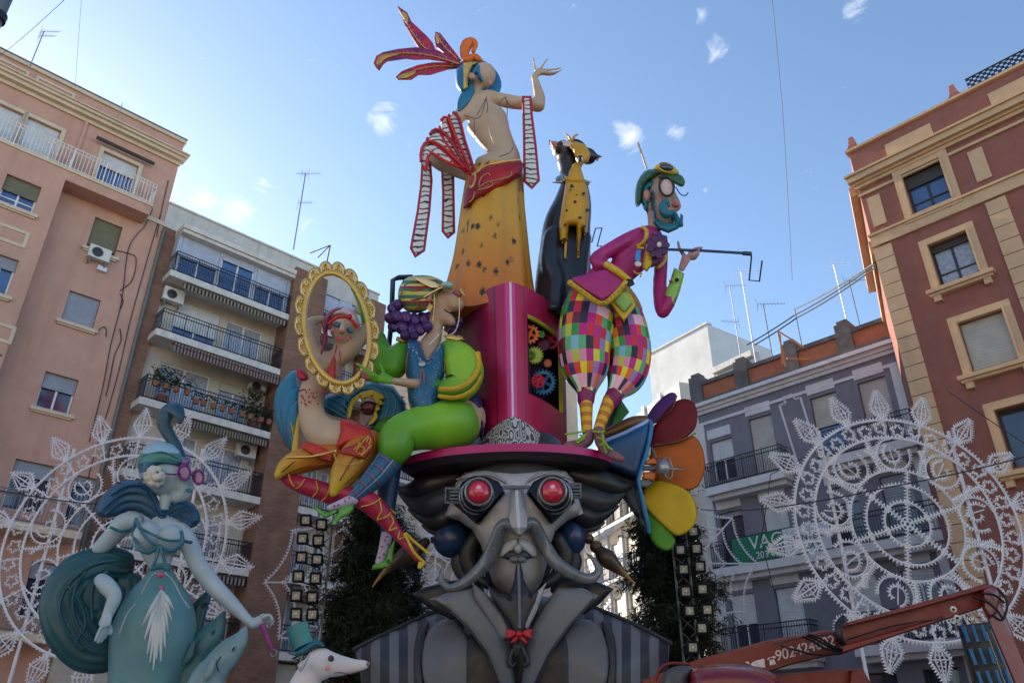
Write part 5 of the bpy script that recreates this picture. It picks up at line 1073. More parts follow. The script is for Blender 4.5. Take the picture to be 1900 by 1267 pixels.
# ---------------------------------------------------------------- golfer
Y = 14.9
go = thing('golfer', 'golfer figure in magenta jacket and multicoloured checked plus-fours, teal beard and green cap', 'sculpture', P(1110, 840, Y))
def checks():
    m, N, K, b = _new('multicoloured_check_cloth'); b.inputs['Roughness'].default_value = .55
    uv = N.new('ShaderNodeUVMap'); mp = N.new('ShaderNodeMapping'); mp.inputs['Scale'].default_value = (22, 12, 1); K.new(uv.outputs[0], mp.inputs[0])
    fl_ = N.new('ShaderNodeVectorMath'); fl_.operation = 'FLOOR'; K.new(mp.outputs[0], fl_.inputs[0])
    wn = N.new('ShaderNodeTexWhiteNoise'); wn.noise_dimensions = '2D'; K.new(fl_.outputs[0], wn.inputs['Vector'])
    pal = ['#c9203c', '#f2f0ea', '#2d8a3a', '#e6d520', '#1d63a8', '#d96a2c', '#2a2340', '#d58aa4', '#5aa870', '#b8107a', '#7fb0c8', '#4d2f70', '#b6b83a', '#f0b6c4', '#6a1a2c', '#e8e3dc', '#9a7ab8', '#1c1c2c', '#e03a30', '#d8d030']
    r = ramp(N, [(i / len(pal), c) for i, c in enumerate(pal)], 'CONSTANT'); K.new(wn.outputs['Value'], r.inputs[0]); K.new(r.outputs[0], b.inputs['Base Color']); return m
ck = checks(); mag = mat('magenta_jacket_paint', (.36, .018, .14), .42, .14, 2.5); mag2 = mat('plum_jacket_paint', (.22, .012, .09), .45, .15, 2.5); ylw = mat('golden_yellow_paint', (.58, .38, .02), .42, .1); lime = mat('lime_green_paint', (.26, .46, .08), .42, .12); tan_ = mat('golfer_skin_paint', (.42, .26, .19), .5, .1)
loft(Y, [(1108, 545, 46, .1), (1092, 580, 50, 0), (1084, 640, 49, -.05), (1086, 690, 42, 0), (1088, 722, 22, 0), (1088, 736, 15, 0)], n=36, k=.8, fold=.012, nf=6).build('trouser_leg', ck, go, 60)
loft(Y, [(1140, 555, 36, .25), (1158, 600, 40, .2), (1168, 655, 40, .15), (1160, 700, 36, .15), (1145, 726, 20, .1), (1138, 738, 15, .1)], n=36, k=.8, fold=.012, nf=6).build('trouser_leg', ck, go, 60)
for q in ([(1088, 728, 17, 0), (1087, 744, 16, 0)], [(1142, 730, 17, .1), (1133, 746, 16, .1)]): loft(Y, q, n=18, sub=2, k=.9).build('cuff', mag2, go, 50)
sk = grad('orange_yellow_sock_stripes', [(0, '#d9ae22'), (.5, '#d9ae22'), (.5, '#c9731f'), (1, '#c9731f')], 'V', .55, .05, 'CONSTANT', 5)
loft(Y, [(1087, 738, 14), (1088, 770, 11.5), (1089, 800, 10)], n=18).build('sock', sk, go, 60); loft(Y, [(1132, 742, 14, .1), (1120, 770, 11.5, .05), (1110, 798, 10, 0)], n=18).build('sock', sk, go, 60)
shoe = mat('dusty_pink_shoe', (.24, .09, .105), .45, .15, 4); sole = mat('dark_sole', (.06, .025, .03), .6)
SH = MB(); loft(Y, [(1092, 800, 10, 0), (1090, 815, 12, -.05), (1078, 824, 11, -.2), (1060, 827, 10, -.3), (1050, 828, 8, -.35)], n=16, k=.9, mb=SH); blend('shoe', SH, shoe, go, .025, 3)
strip(Y, [(1044, 837, -.35), (1070, 837, -.25), (1102, 836, 0)], 3).build('sole', sole, go, 60)
SH = MB(); loft(Y, [(1111, 798, 10, -.1), (1114, 818, 11, -.2), (1124, 836, 10, -.4), (1142, 846, 9, -.55), (1155, 852, 6, -.6)], n=16, k=.9, mb=SH); blend('shoe', SH, shoe, go, .025, 3)
lace = mat('lime_lace', (.24, .42, .03), .5)
for q in ([(1048, 806, -.3), (1065, 803, -.32), (1085, 800, -.3)], [(1075, 806, -.36), (1084, 812, -.36), (1076, 818, -.42), (1070, 822, -.45)], [(1088, 806, -.32), (1078, 812, -.38), (1068, 818, -.42)], [(1100, 800, -.3), (1114, 802, -.35), (1122, 800, -.3)], [(1118, 806, -.42), (1120, 825, -.5), (1126, 840, -.6)], [(1108, 812, -.4), (1118, 816, -.48), (1128, 828, -.6), (1136, 834, -.7)], [(1113, 826, -.5), (1124, 824, -.55), (1130, 832, -.65)]): strip(Y, q, 2).build('lace', lace, go, 60)
# jacket
bd = MB(); loft(Y, [(1206, 436, 24, 0), (1190, 460, 30, 0), (1165, 490, 30, 0), (1145, 512, 27, 0), (1120, 530, 42, 0)], k=.75, mb=bd)
loft(Y, [(1190, 434, 14, -.1), (1165, 446, 15, -.2), (1135, 462, 14, -.3), (1108, 478, 13, -.35)], mb=bd); loft(Y, [(1106, 480, 13, -.35), (1112, 492, 12, -.4), (1130, 494, 9, -.3)], mb=bd)
loft(Y, [(1222, 450, 18, .3), (1226, 490, 13, .2), (1224, 530, 13, .1), (1226, 565, 13, .05), (1230, 580, 12, 0)], mb=bd); loft(Y, [(1230, 580, 12, 0), (1242, 560, 12, -.1), (1250, 535, 11, -.1)], mb=bd)
blend('jacket', bd, mag, go, .045, 5)
puff(Y, [(1056, 521), (1066, 514), (1095, 506), (1126, 498), (1146, 508), (1161, 522), (1154, 538), (1136, 552), (1117, 562), (1090, 546)], 34, 10, -.55, step=4).build('jacket_skirt', mag, go, 50)
strip(Y, [(1055, 523, -.72), (1085, 545, -.75), (1116, 564, -.78), (1140, 549, -.78), (1161, 523, -.72)], 5.2, sub=3).build('skirt_trim', ylw, go, 60)
m = MB()
for (a, b_) in (((1060, 526), (1116, 563)), ((1120, 562), (1160, 528))):
    for i in range(7): t = i / 6; egg(Y, a[0] + (b_[0] - a[0]) * t, a[1] + (b_[1] - a[1]) * t + 1, 1.2, 1.2, 1.2, dy=-.86, mb=m, nu=6, nv=4)
m.build('studs', gK, go)
fo = [(1152, 530), (1164, 534), (1182, 566), (1158, 597), (1130, 560)]
puff(Y, fo, 18, 5, -.4, step=4).build('flap', ylw, go, 45); puff(Y, [(1153, 538), (1162, 541), (1174, 562), (1159, 580), (1139, 560)], 10, 4, -.52).build('flap_panel', grad('lime_flap_paint', [(0, (.16, .34, .07)), (1, (.40, .60, .12))], 'V', .42), go, 45)
loft(Y, [(1160, 530, 6, -.1), (1178, 555, 6, 0), (1188, 575, 5, .05)], n=10, k=.5).build('belt_end', mat('ochre_strap_paint', (.36, .20, .03), .5), go, 60)
strip(Y, [(1124, 490, -.62), (1146, 504, -.72), (1168, 522, -.62)], 6.5).build('belt', ylw, go, 60); puff(Y, [(1162, 516), (1174, 518), (1178, 528), (1168, 533), (1160, 526)], 14, 4, -.68).build('buckle', gK, go, 45)
puff(Y, [(1202, 442), (1216, 450), (1222, 470), (1212, 490), (1200, 505), (1192, 498), (1196, 470)], 22, 8, -.5).build('waistcoat', ylw, go, 50)
strip(Y, [(1192, 422, -.3), (1200, 430, -.45), (1196, 448, -.5), (1182, 458, -.45)], 4).build('shoulder_piping', ylw, go, 60); strip(Y, [(1236, 470, -.1), (1232, 486, -.2), (1220, 497, -.35)], 3.4).build('shoulder_piping', ylw, go, 60)
strip(Y, [(1182, 460, -.62), (1194, 461, -.62)], 2.4).build('medal_bar', ylw, go, 60); puff(Y, [(1180, 464), (1190, 464), (1188, 484), (1183, 486), (1178, 482)], 6, 2, -.62).build('medal_ribbon', mat('sky_blue_ribbon', (.03, .25, .55), .45), go, 45); egg(Y, 1184, 490, 6.5, 6, 3, dy=-.66).build('medal', wht, go, 60)
strip(Y, [(1176, 503, -.6), (1182, 508, -.62), (1190, 507, -.62), (1188, 514, -.62)], 1.5).build('gold_cord', ylw, go, 60)
pu = mat('plum_flower_paint', (.085, .022, .085), .45, .2, 4)
for i in range(9):
    a = 2 * math.pi * i / 9; puff(Y, ell(1220 + 12 * math.cos(a), 455 + 15 * math.sin(a), 11, 7, math.degrees(a)), 9, 5, -.72 + .02 * (i % 2)).build('flower_petal', pu, go, 60)
egg(Y, 1223, 454, 4.5, 6, 4, dy=-.86).build('flower_centre', wht, go, 60); loft(Y, [(1216, 470, 8, -.55), (1210, 485, 10, -.55), (1206, 492, 7, -.5)], n=12, k=.5).build('flower_tail', pu, go, 60)
puff(Y, [(1251, 496), (1270, 508), (1262, 540), (1251, 569), (1232, 548), (1242, 525)], 24, 9, -.12, step=4).build('cuff', lime, go, 50)
for (x, y, r, mm) in ((1256, 519, 4, gK), (1244, 522, 2.6, redt)): egg(Y, x, y, r, r, 3, dy=-.3).build('cuff_button', mm, go, 60)
bd = MB(); hand(Y, (1264, 500, 6), (1274, 477, 9), [[(1280, 474), (1292, 470), (1298, 462)], [(1284, 478), (1294, 474), (1296, 466)], [(1280, 470), (1290, 462), (1302, 460)], [(1276, 478), (1288, 480), (1294, 473)], [(1268, 472), (1261, 462), (1258, 449)]], 4, dy=-.1, mb=bd); blend('hand', bd, mat('rosy_hand_paint', (.40, .20, .18), .5), go, .02, 3)
bd = MB(); loft(Y, [(1213, 440, 13, .05), (1214, 410, 12, .05), (1212, 385, 14, .05)], mb=bd)
loft(Y, [(1226, 332, 20, 0), (1227, 360, 23, 0), (1230, 390, 23, 0), (1234, 412, 18, 0)], k=.75, mb=bd); loft(Y, [(1240, 345, 6, -.1), (1250, 368, 8, -.1), (1257, 384, 7, -.1), (1246, 388, 7, -.1)], n=12, mb=bd)
blend('head', bd, tan_, go, .03, 3)
egg(Y, 1254, 380, 7, 6, 5, 0, dy=-.2).build('nose_tip', mat('rosy_nose_paint', (.42, .12, .12), .5), go, 60)
egg(Y, 1200, 363, 7, 13, 6, 5, dy=-.15).build('ear', mat('rosy_ear_paint', (.45, .20, .15), .5), go, 60)
teal = mat('teal_beard_paint', (.012, .145, .19), .4, .2, 4)
puff(Y, [(1208, 352), (1214, 352), (1215, 385), (1218, 405), (1236, 414), (1252, 414), (1262, 404), (1262, 396), (1268, 400), (1267, 414), (1258, 425), (1240, 433), (1222, 426), (1212, 412), (1208, 385)], 30, 8, -.15, step=3).build('beard', teal, go, 50)
loft(Y, [(1248, 394, 5, -.35), (1238, 398, 8, -.38), (1230, 390, 8, -.4), (1230, 378, 6, -.4), (1238, 374, 4, -.4), (1241, 382, 3, -.4)], n=12).build('moustache', teal, go, 60); loft(Y, [(1252, 398, 5, -.2), (1258, 412, 6, -.2), (1264, 418, 4, -.2), (1264, 406, 2, -.2)], n=12).build('moustache', teal, go, 60)
puff(Y, [(1192, 345), (1200, 336), (1222, 328), (1238, 334), (1214, 345), (1209, 356), (1205, 350), (1204, 380), (1202, 396), (1194, 388), (1188, 370)], 34, 9, .0, step=3).build('hair', teal, go, 50)
capg = mat('bottle_green_cap_paint', (.035, .115, .055), .42, .18, 4)
puff(Y, [(1180, 384), (1178, 365), (1182, 338), (1196, 318), (1212, 314), (1236, 322), (1222, 330), (1204, 338), (1194, 352), (1190, 378)], 60, 18, .0, smooth=2).build('cap', capg, go, 60)
puff(Y, [(1220, 330), (1236, 322), (1258, 322), (1270, 332), (1270, 344), (1262, 347), (1250, 340), (1234, 334)], 30, 7, -.25, smooth=2).build('cap_peak', capg, go, 60)
ggl = puff(Y, [(1212, 314), (1222, 303), (1240, 303), (1254, 312), (1260, 322), (1246, 326), (1226, 320)], 26, 8, -.3, smooth=2).build('goggles', ylw, go, 60); egg(Y, 1236, 311, 13, 7, 6, 15, dy=-.5).build('goggle_lens', glass, ggl, 60)
strip(Y, [(1222 + 0, 311, -.5)] + [(1236 + 14 * math.cos(t), 311 + 8 * math.sin(t) + 3 * math.cos(t), -.52) for t in [math.pi + k * .5 for k in range(13)]], 1.5).build('goggle_ring', gold, ggl, 60)
gl_ = MB(); q = ell(1237, 347, 13.5, 17, -12); strip(Y, [(x, y, -.45) for x, y in q + q[:1]], 2, mb=gl_, sub=1); gs = gl_.build('spectacles', gK, go, 60); puff(Y, ell(1237, 347, 12.5, 16, -12), 5, 4, -.42).build('spectacle_lens', mat('milky_lens', (.50, .36, .30), .15, .3, 5, spec=.7), gs, 60)
strip(Y, [(1254, 347, -.3), (1262, 360, -.3), (1272, 363, -.3), (1277, 357, -.3)], 1).build('spectacle_arm', gK, gs, 60); strip(Y, [(1184, 265, 0), (1200, 313, 0)], 1.6, sub=1).build('cap_antenna', quill, go, 60)
club = thing('golf_club', 'long dark blue golf club with bent wire ends held by the golfer', 'golf club', P(1300, 465, Y - .1))
cb_ = mat('dark_blue_club_paint', (.012, .035, .085), .35, .15); strip(Y, [(1236, 463, -.1), (1300, 465, -.15), (1382, 470, -.15)], 2.6, sub=1).build('shaft', cb_, club, 60); strip(Y, [(1378, 470, -.15), (1394, 471, -.15)], 4, sub=1).build('ferrule', cb_, club, 60)
strip(Y, [(1394, 472, -.15), (1394, 480, -.15), (1390, 520, -.15), (1409, 522, -.15), (1414, 484, -.15)], 1.6, sub=1).build('wire_head', cb_, club, 60); strip(Y, [(1098, 450, .1), (1105, 424, .1), (1117, 423, .1), (1108, 457, .1), (1117, 457, .1)], 1.3, sub=1).build('wire_tail', cb_, club, 60)
# ---------------------------------------------------------------- bearded giantess in green sleeves
Y = 14.6
gi = thing('seated_performer', 'seated performer figure in striped turban, blue bodice, green puff sleeves and green stockings', 'sculpture', P(850, 830, Y))
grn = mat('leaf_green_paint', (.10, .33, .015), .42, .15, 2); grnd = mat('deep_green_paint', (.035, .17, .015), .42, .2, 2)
grs = grad('green_stocking_paint', [(0, (.08, .27, .02)), (.35, (.20, .46, .02)), (.6, (.14, .38, .02)), (1, (.05, .22, .01))], 'V', .4)
bd = MB(); loft(Y, [(800, 625, 14), (797, 650, 26), (790, 690, 34), (786, 730, 30), (800, 762, 36), (835, 785, 44)], k=.75, mb=bd); loft(Y, [(806, 628, 14), (808, 605, 14), (812, 585, 15)], mb=bd)
loft(Y, [(846, 775, 46), (868, 785, 44)], k=.8, mb=bd); loft(Y, [(852, 785, 44, -.1), (825, 788, 43, -.2)], mb=bd)
loft(Y, [(805, 716, 11, -.45), (770, 712, 10, -.6), (730, 707, 7, -.7)], mb=bd); egg(Y, 815, 565, 22, 28, 22, -20, mb=bd)
loft(Y, [(815, 548, 14, -.05), (835, 556, 15, -.1), (850, 566, 13, -.1)], mb=bd); loft(Y, [(815, 590, 13, -.05), (830, 592, 12, -.1), (838, 598, 9, -.1)], mb=bd); egg(Y, 843, 566, 17, 14, 14, 10, dy=-.1, mb=bd)
blend('body', bd, skin2, gi, .04, 5)
vest = mat('sequinned_blue_cloth', (.012, .10, .19), .35, .35, 14); puff(Y, [(752, 640), (760, 630), (778, 632), (792, 668), (812, 640), (826, 632), (828, 660), (826, 690), (818, 715), (816, 745), (812, 772), (770, 772), (758, 740), (756, 700), (751, 670)], 84, 26, -.25, step=5).build('bodice', vest, gi, 50); vf = front(Y, [(752, 640), (760, 630), (778, 632), (792, 668), (812, 640), (826, 632), (828, 660), (826, 690), (818, 715), (816, 745), (812, 772), (770, 772), (758, 740), (756, 700), (751, 670)], 84, 26, -.25)
m = MB(); rs = random.Random(9)
for q in ([(758, 640), (772, 655), (785, 672)], [(820, 636), (810, 652), (794, 672)]):
    for i in range(14):
        t = i / 13 * (len(q) - 1); k = min(int(t), len(q) - 2); t -= k; x = q[k][0] * (1 - t) + q[k + 1][0] * t + rs.uniform(-3, 3); y = q[k][1] * (1 - t) + q[k + 1][1] * t + rs.uniform(-3, 3); egg(Y, x, y, 1.1, 1.1, 1, dy=vf(x, y), mb=m, nu=6, nv=4)
for i in range(50): x, y = rs.uniform(765, 822), rs.uniform(655, 760); egg(Y, x, y, .7, .7, .7, dy=vf(x, y), mb=m, nu=5, nv=4)
m.build('sequins', wht, gi); egg(Y, 783, 675, 7, 7, 3, dy=vf(783, 675) - .02).build('brooch', steel, gi, 60)
for q in ([(758, 652), (754, 675), (754, 700)], [(826, 640), (826, 665), (824, 690)], [(782, 684), (780, 700), (779, 712)], [(785, 684), (787, 700), (788, 712)]):
    strip(Y, [(x, y, vf(x, y) - .05) for x, y in q], 1.4).build('bead_string', mat('rosewood_bead_paint', (.25, .09, .09), .4), gi, 60)
puff(Y, [(840, 744), (862, 728), (888, 735), (899, 765), (899, 800), (892, 822), (888, 790), (872, 760)], 70, 12, .1, smooth=2).build('shorts', mat('indigo_cloth', (.025, .02, .08), .5, .2), gi, 50)
loft(Y, [(850, 786, 45.5, -.12), (815, 790, 45, -.25), (775, 795, 40, -.4), (742, 808, 36, -.55), (732, 832, 33, -.6), (724, 850, 26, -.55)], n=28).build('stocking', grs, gi, 60)
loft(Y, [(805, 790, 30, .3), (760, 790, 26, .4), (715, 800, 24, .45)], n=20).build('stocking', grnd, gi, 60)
plaid = mat('blue_plaid_base', (.02, .09, .18), .5, .2)
def plaid_mat():
    m, N, K, b = _new('blue_plaid_sock'); b.inputs['Roughness'].default_value = .55
    uv = N.new('ShaderNodeUVMap'); s = N.new('ShaderNodeSeparateXYZ'); K.new(uv.outputs[0], s.inputs[0]); out = None
    col = (.015, .10, .19)
    base = N.new('ShaderNodeRGB'); base.outputs[0].default_value = (*col, 1); out = base.outputs[0]
    for ax, rep, w_, c in ((1, 7, .22, (.01, .04, .11)), (0, 5, .25, (.01, .045, .12)), (1, 7, .09, (.26, .05, .11)), (0, 5, .07, (.22, .33, .42))):
        mu = N.new('ShaderNodeMath'); mu.operation = 'MULTIPLY'; mu.inputs[1].default_value = rep; K.new(s.outputs[ax], mu.inputs[0]); fr = N.new('ShaderNodeMath'); fr.operation = 'FRACT'; K.new(mu.outputs[0], fr.inputs[0])
        lt = N.new('ShaderNodeMath'); lt.operation = 'LESS_THAN'; lt.inputs[1].default_value = w_; K.new(fr.outputs[0], lt.inputs[0]); mi = N.new('ShaderNodeMixRGB'); mi.inputs[2].default_value = (*c, 1); K.new(lt.outputs[0], mi.inputs[0]); K.new(out, mi.inputs[1]); out = mi.outputs[0]
    K.new(out, b.inputs['Base Color']); return m
pl = plaid_mat()
loft(Y, [(722, 852, 26, -.55), (700, 880, 23, -.65), (675, 905, 17, -.7), (655, 924, 11, -.72)], n=24).build('plaid_sock', pl, gi, 60); loft(Y, [(725, 850, 22, .3), (720, 900, 20, .25), (718, 950, 15, .2), (719, 992, 11, .15)], n=24).build('plaid_sock', mat('dark_navy_sock', (.012, .035, .085), .5, .2), gi, 60)  # the rear sock is one plain dark navy
lav = mat('lavender_foot_paint', (.42, .36, .48), .5); dots = MB()
loft(Y, [(656, 926, 11, -.72), (636, 934, 9, -.75), (612, 942, 6, -.78)], n=14).build('foot', lav, gi, 60); loft(Y, [(718, 990, 11, .15), (712, 1020, 10, .1), (704, 1042, 8, .05)], n=14).build('foot', lav, gi, 60)
for x, y, d in ((640, 929, -.88), (628, 936, -.88), (648, 923, -.88), (620, 938, -.86), (714, 1002, 0), (709, 1014, -.02), (720, 1010, 0), (712, 1028, -.04), (704, 1034, -.04), (719, 995, .0)): egg(Y, x, y, 2, 2, 1.2, dy=d, mb=dots, nu=8, nv=5)
dots.build('polka_dots', redt, gi)
hg = mat('grass_green_shoe', (.09, .30, .03), .35, .12, coat=.3)
puff(Y, [(576, 938), (588, 940), (604, 950), (622, 944), (640, 936), (657, 934), (656, 946), (646, 956), (632, 962), (622, 975), (615, 973), (621, 958), (626, 950), (612, 958), (602, 962), (590, 950)], 18, 5, -.72, step=3).build('high_heel', hg, gi, 50)
puff(Y, [(733, 998), (731, 1020), (729, 1045), (722, 1044), (720, 1052), (706, 1056), (690, 1056), (692, 1048), (704, 1042), (715, 1036), (722, 1015)], 16, 5, .05, step=3).build('high_heel', hg, gi, 50)
# sleeves, gloves
bd = MB(); loft(Y, [(752, 650, 22, .1), (735, 670, 28, .05), (722, 682, 27, 0), (708, 655, 20, .1), (702, 625, 14, .25)], k=.8, mb=bd); blend('sleeve', bd, grn, gi, .04, 4)
loft(Y, [(828, 648, 20, -.25), (848, 662, 32, -.3), (862, 690, 36, -.35), (852, 718, 30, -.4), (825, 722, 20, -.45)], n=26, k=.8).build('sleeve', grad('puff_sleeve_paint', [(0, (.06, .24, .02)), (.35, (.26, .50, .02)), (.7, (.22, .46, .02)), (1, (.07, .22, .01))], 'V', .42), gi, 60)
fr_ = mat('yellow_fringe', (.58, .36, .015), .6, .2, 20)
strip(Y, [(815, 722, -.72), (845, 722, -.78), (872, 708, -.72), (888, 682, -.6), (886, 655, -.5)], 5.5).build('fringe', fr_, gi, 60); strip(Y, [(814, 734, -.68), (846, 737, -.74), (874, 724, -.68), (891, 698, -.5)], 5).build('fringe', fr_, gi, 60)
strip(Y, [(814, 728, -.72), (846, 730, -.78), (873, 716, -.72), (890, 690, -.56)], 3.5).build('sleeve_band', grnd, gi, 60)
loft(Y, [(808, 715, 15, -.45), (800, 716, 14, -.47)], n=16, sub=1).build('cuff', grnd, gi, 60); puff(Y, [(822, 622), (835, 620), (858, 624), (862, 630), (850, 634), (828, 630)], 24, 4, -.2).build('epaulette', gold, gi, 45); puff(Y, [(736, 624), (748, 626), (762, 628), (764, 634), (746, 636), (734, 632)], 20, 4, -.05).build('epaulette', gold, gi, 45)
bd = MB(); hand(Y, (728, 707, 8), (708, 700, 12), [[(700, 698), (684, 690), (668, 678), (662, 676)], [(700, 702), (684, 697), (670, 690), (664, 686)], [(702, 706), (686, 702), (674, 698), (668, 694)], [(704, 708), (692, 707), (680, 704)], [(712, 692), (708, 682), (703, 675)]], 4, dy=-.7, mb=bd, k=.5); blend('glove', bd, grn, gi, .022, 3)
for q in ([(680, 689), (668, 679), (661, 675)], [(682, 697), (670, 690), (663, 685)], [(684, 702), (674, 698), (667, 693)]): loft(Y, [(x, y, 4.2 - i * .6, -.72) for i, (x, y) in enumerate(q)], n=8, sub=2).build('fingertip', mat('dusky_fingertip_paint', (.25, .06, .06), .5), gi, 60)
bd = MB(); hand(Y, (676, 575, 8), (668, 550, 10), [[(664, 545), (658, 530), (651, 518)], [(667, 543), (662, 528), (656, 516)], [(671, 544), (667, 530), (662, 520)], [(663, 552), (657, 542), (652, 534)]], 4, dy=.0, mb=bd); loft(Y, [(676, 572, 9, 0), (682, 600, 10, .05), (695, 622, 11, .1)], mb=bd); blend('glove', bd, grn, gi, .025, 3)
# head: turban, curls, goggles, jewellery
tb = grad('striped_turban_paint', [(0, '#2d6b3c'), (.25, '#2d6b3c'), (.25, '#b8a94a'), (.5, '#b8a94a'), (.5, '#2d6b3c'), (.68, '#2d6b3c'), (.68, '#8a1530'), (.85, '#8a1530'), (.85, '#c3bd5c'), (1, '#c3bd5c')], 'V', .45, .1, 'CONSTANT', 2.6)
TO = [(740, 560), (739, 540), (748, 520), (770, 511), (800, 512), (822, 522), (830, 534), (815, 545), (805, 562), (790, 576), (768, 582), (750, 574)]
puff(Y, TO, 90, 30, -.05, smooth=2).build('turban', tb, gi, 60)
for q in ([(742, 556), (770, 556), (800, 546), (822, 530)], [(744, 545), (775, 538), (818, 526)], [(750, 530), (780, 522), (812, 520)], [(752, 572), (778, 570), (800, 558)]): strip(Y, [(x, y, front(Y, TO, 90, 30, -.05, 2)(x, y)) for x, y in q], 1.4).build('turban_fold', redt, gi, 60)
cu = mat('purple_curl_paint', (.07, .022, .13), .4, .2, 5); m = MB(); rs = random.Random(4)
for (x, y, r) in ((728, 572, 10), (738, 566, 11), (724, 590, 11), (736, 588, 13), (752, 590, 13), (768, 594, 13), (784, 592, 13), (796, 588, 10), (730, 606, 11), (746, 608, 13), (762, 612, 13), (778, 612, 12), (792, 606, 11), (752, 622, 10), (768, 624, 9), (846, 606, 10), (840, 618, 10), (852, 596, 8)): egg(Y, x, y, r, r, r, dy=rs.uniform(-.25, .1) + (.3 if x > 830 else 0)).build('curl', cu, gi, 60)
sw = MB()
for (x, y, r) in ((728, 572, 5), (738, 588, 6), (754, 590, 6), (770, 594, 6), (786, 592, 6), (732, 606, 5), (748, 608, 6), (764, 612, 6), (780, 612, 6)): 
    strip(Y, [(x + r * (1 - k / 14) * math.cos(k * .9), y + r * (1 - k / 14) * math.sin(k * .9), -.42) for k in range(13)], 1.1, sub=1, n=5).build('curl_swirl', mat('violet_swirl_paint', (.13, .06, .22), .4), gi)
g2 = egg(Y, 830, 531, 12, 9, 8, 10, dy=-.42).build('goggle', gold, gi, 60); egg(Y, 831, 529, 9, 6.5, 7, 10, dy=-.5).build('goggle_lens', mat('aqua_lens', (.20, .42, .44), .12, .2, spec=.7), g2, 60)
puff(Y, [(764, 513), (790, 518), (808, 524), (816, 534), (800, 534), (784, 526), (790, 530), (780, 524)], 6, 2, -.5, step=3).build('goggle_wing', goldl, g2, 45); strip(Y, [(786, 552, -.5), (806, 540, -.55), (820, 533, -.5)], 1.6).build('goggle_strap', goldl, g2, 60); loft(Y, [(854, 538, 3, -.3), (858, 544, 3, -.3), (862, 548, 1.5, -.3)], n=8).build('nose_ring', gold, gi, 60)
egg(Y, 849, 545, 9, 6, 6, 20, dy=-.22).build('nose_tip', mat('rosy_nose_paint', (.42, .12, .12)), gi, 60); strip(Y, [(824, 574, -.36), (834, 580, -.38), (846, 578, -.34)], 1.3).build('mouth_line', gK, gi, 60)
puff(Y, [(797, 562), (804, 568), (800, 576), (798, 580), (791, 572)], 5, 2, -.5).build('earring', gold, gi, 45); egg(Y, 796, 552, 5, 9, 4, 10, dy=-.42).build('ear', mat('rosy_ear_paint', (.45, .20, .15)), gi, 60)
strip(Y, [(806, 548, -.45), (806, 570, -.4), (803, 595, -.3)], .9).build('chain', goldl, gi, 60); strip(Y, [(852, 552, -.3), (852, 585, -.25), (846, 612, -.3), (832, 622, -.35), (822, 612, -.3)], .9).build('chain', goldl, gi, 60); strip(Y, [(796, 640, -.5), (808, 628, -.45), (814, 620, -.4)], 1.4).build('necklace', wht, gi, 60)
# chair frame behind the turban
strip(Y, [(722, 640, .5), (726, 600, .5), (729, 520, .5), (740, 515, .5), (766, 514, .5)], 5, sub=1).build('chair_frame', mat('blue_black_frame', (.02, .03, .045), .4), gi, 60)
# ---------------------------------------------------------------- oval mirror frame
mi_ = thing('mirror_frame', 'oval golden mirror frame with scalloped embossed border, empty inside', 'mirror frame', P(640, 738, Y - .5))
def egp(t, rx, ry): x, y = rx * math.cos(t), ry * math.sin(t); a = R(-9); return (625 + x * math.cos(a) - y * math.sin(a), 609 + x * math.sin(a) + y * math.cos(a))
YF = 14.0; outer = []
for i in range(18 * 8):
    t = 2 * math.pi * i / 144; k = abs(math.sin(t * 9 + .4)) ** .6; outer.append(egp(t, 71 + 8 * k, 118 + 9 * k))
innr = [egp(2 * math.pi * i / 60, 57, 101) for i in range(60)]
frm = puff(YF, outer, 16, 5, 0, holes=[innr], step=4.5).build('border', mat('ochre_frame_paint', (.46, .29, .045), .4, .15, 4), mi_, 45)
m = MB(); pts = [P(*egp(2 * math.pi * i / 80, 59, 103), YF - .1) for i in range(80)]; m.tube(pts, .055, 10, closed=True); m.build('inner_rim', gold, mi_, 60)
em = goldl
for i in range(18):   # embossed scroll in each scallop
    t0 = 2 * math.pi * i / 18 - .4 / 9; m = MB(); 
    for s_ in (-1, 1):
        q = []
        for k in range(12):
            a = k * .62; rr = 1 - k / 13; tt_ = t0 + (math.pi / 18) + s_ * (.085 + .055 * rr * math.cos(a)); kk = .5 + .34 * rr * math.sin(a); q.append((*egp(tt_, 61 + 16 * kk, 106 + 17 * kk), -.1))
        strip(YF, q, 1.0, mb=m, sub=1, n=5)
    q = [(*egp(t0 + .03 + (math.pi / 9 - .06) * k / 8, 63 + 13 * math.sin(math.pi * k / 8) ** .7, 108 + 14 * math.sin(math.pi * k / 8) ** .7), -.1) for k in range(9)]; strip(YF, q, 1.3, mb=m, sub=1, n=5); m.build('scroll_relief', em, frm, 60)
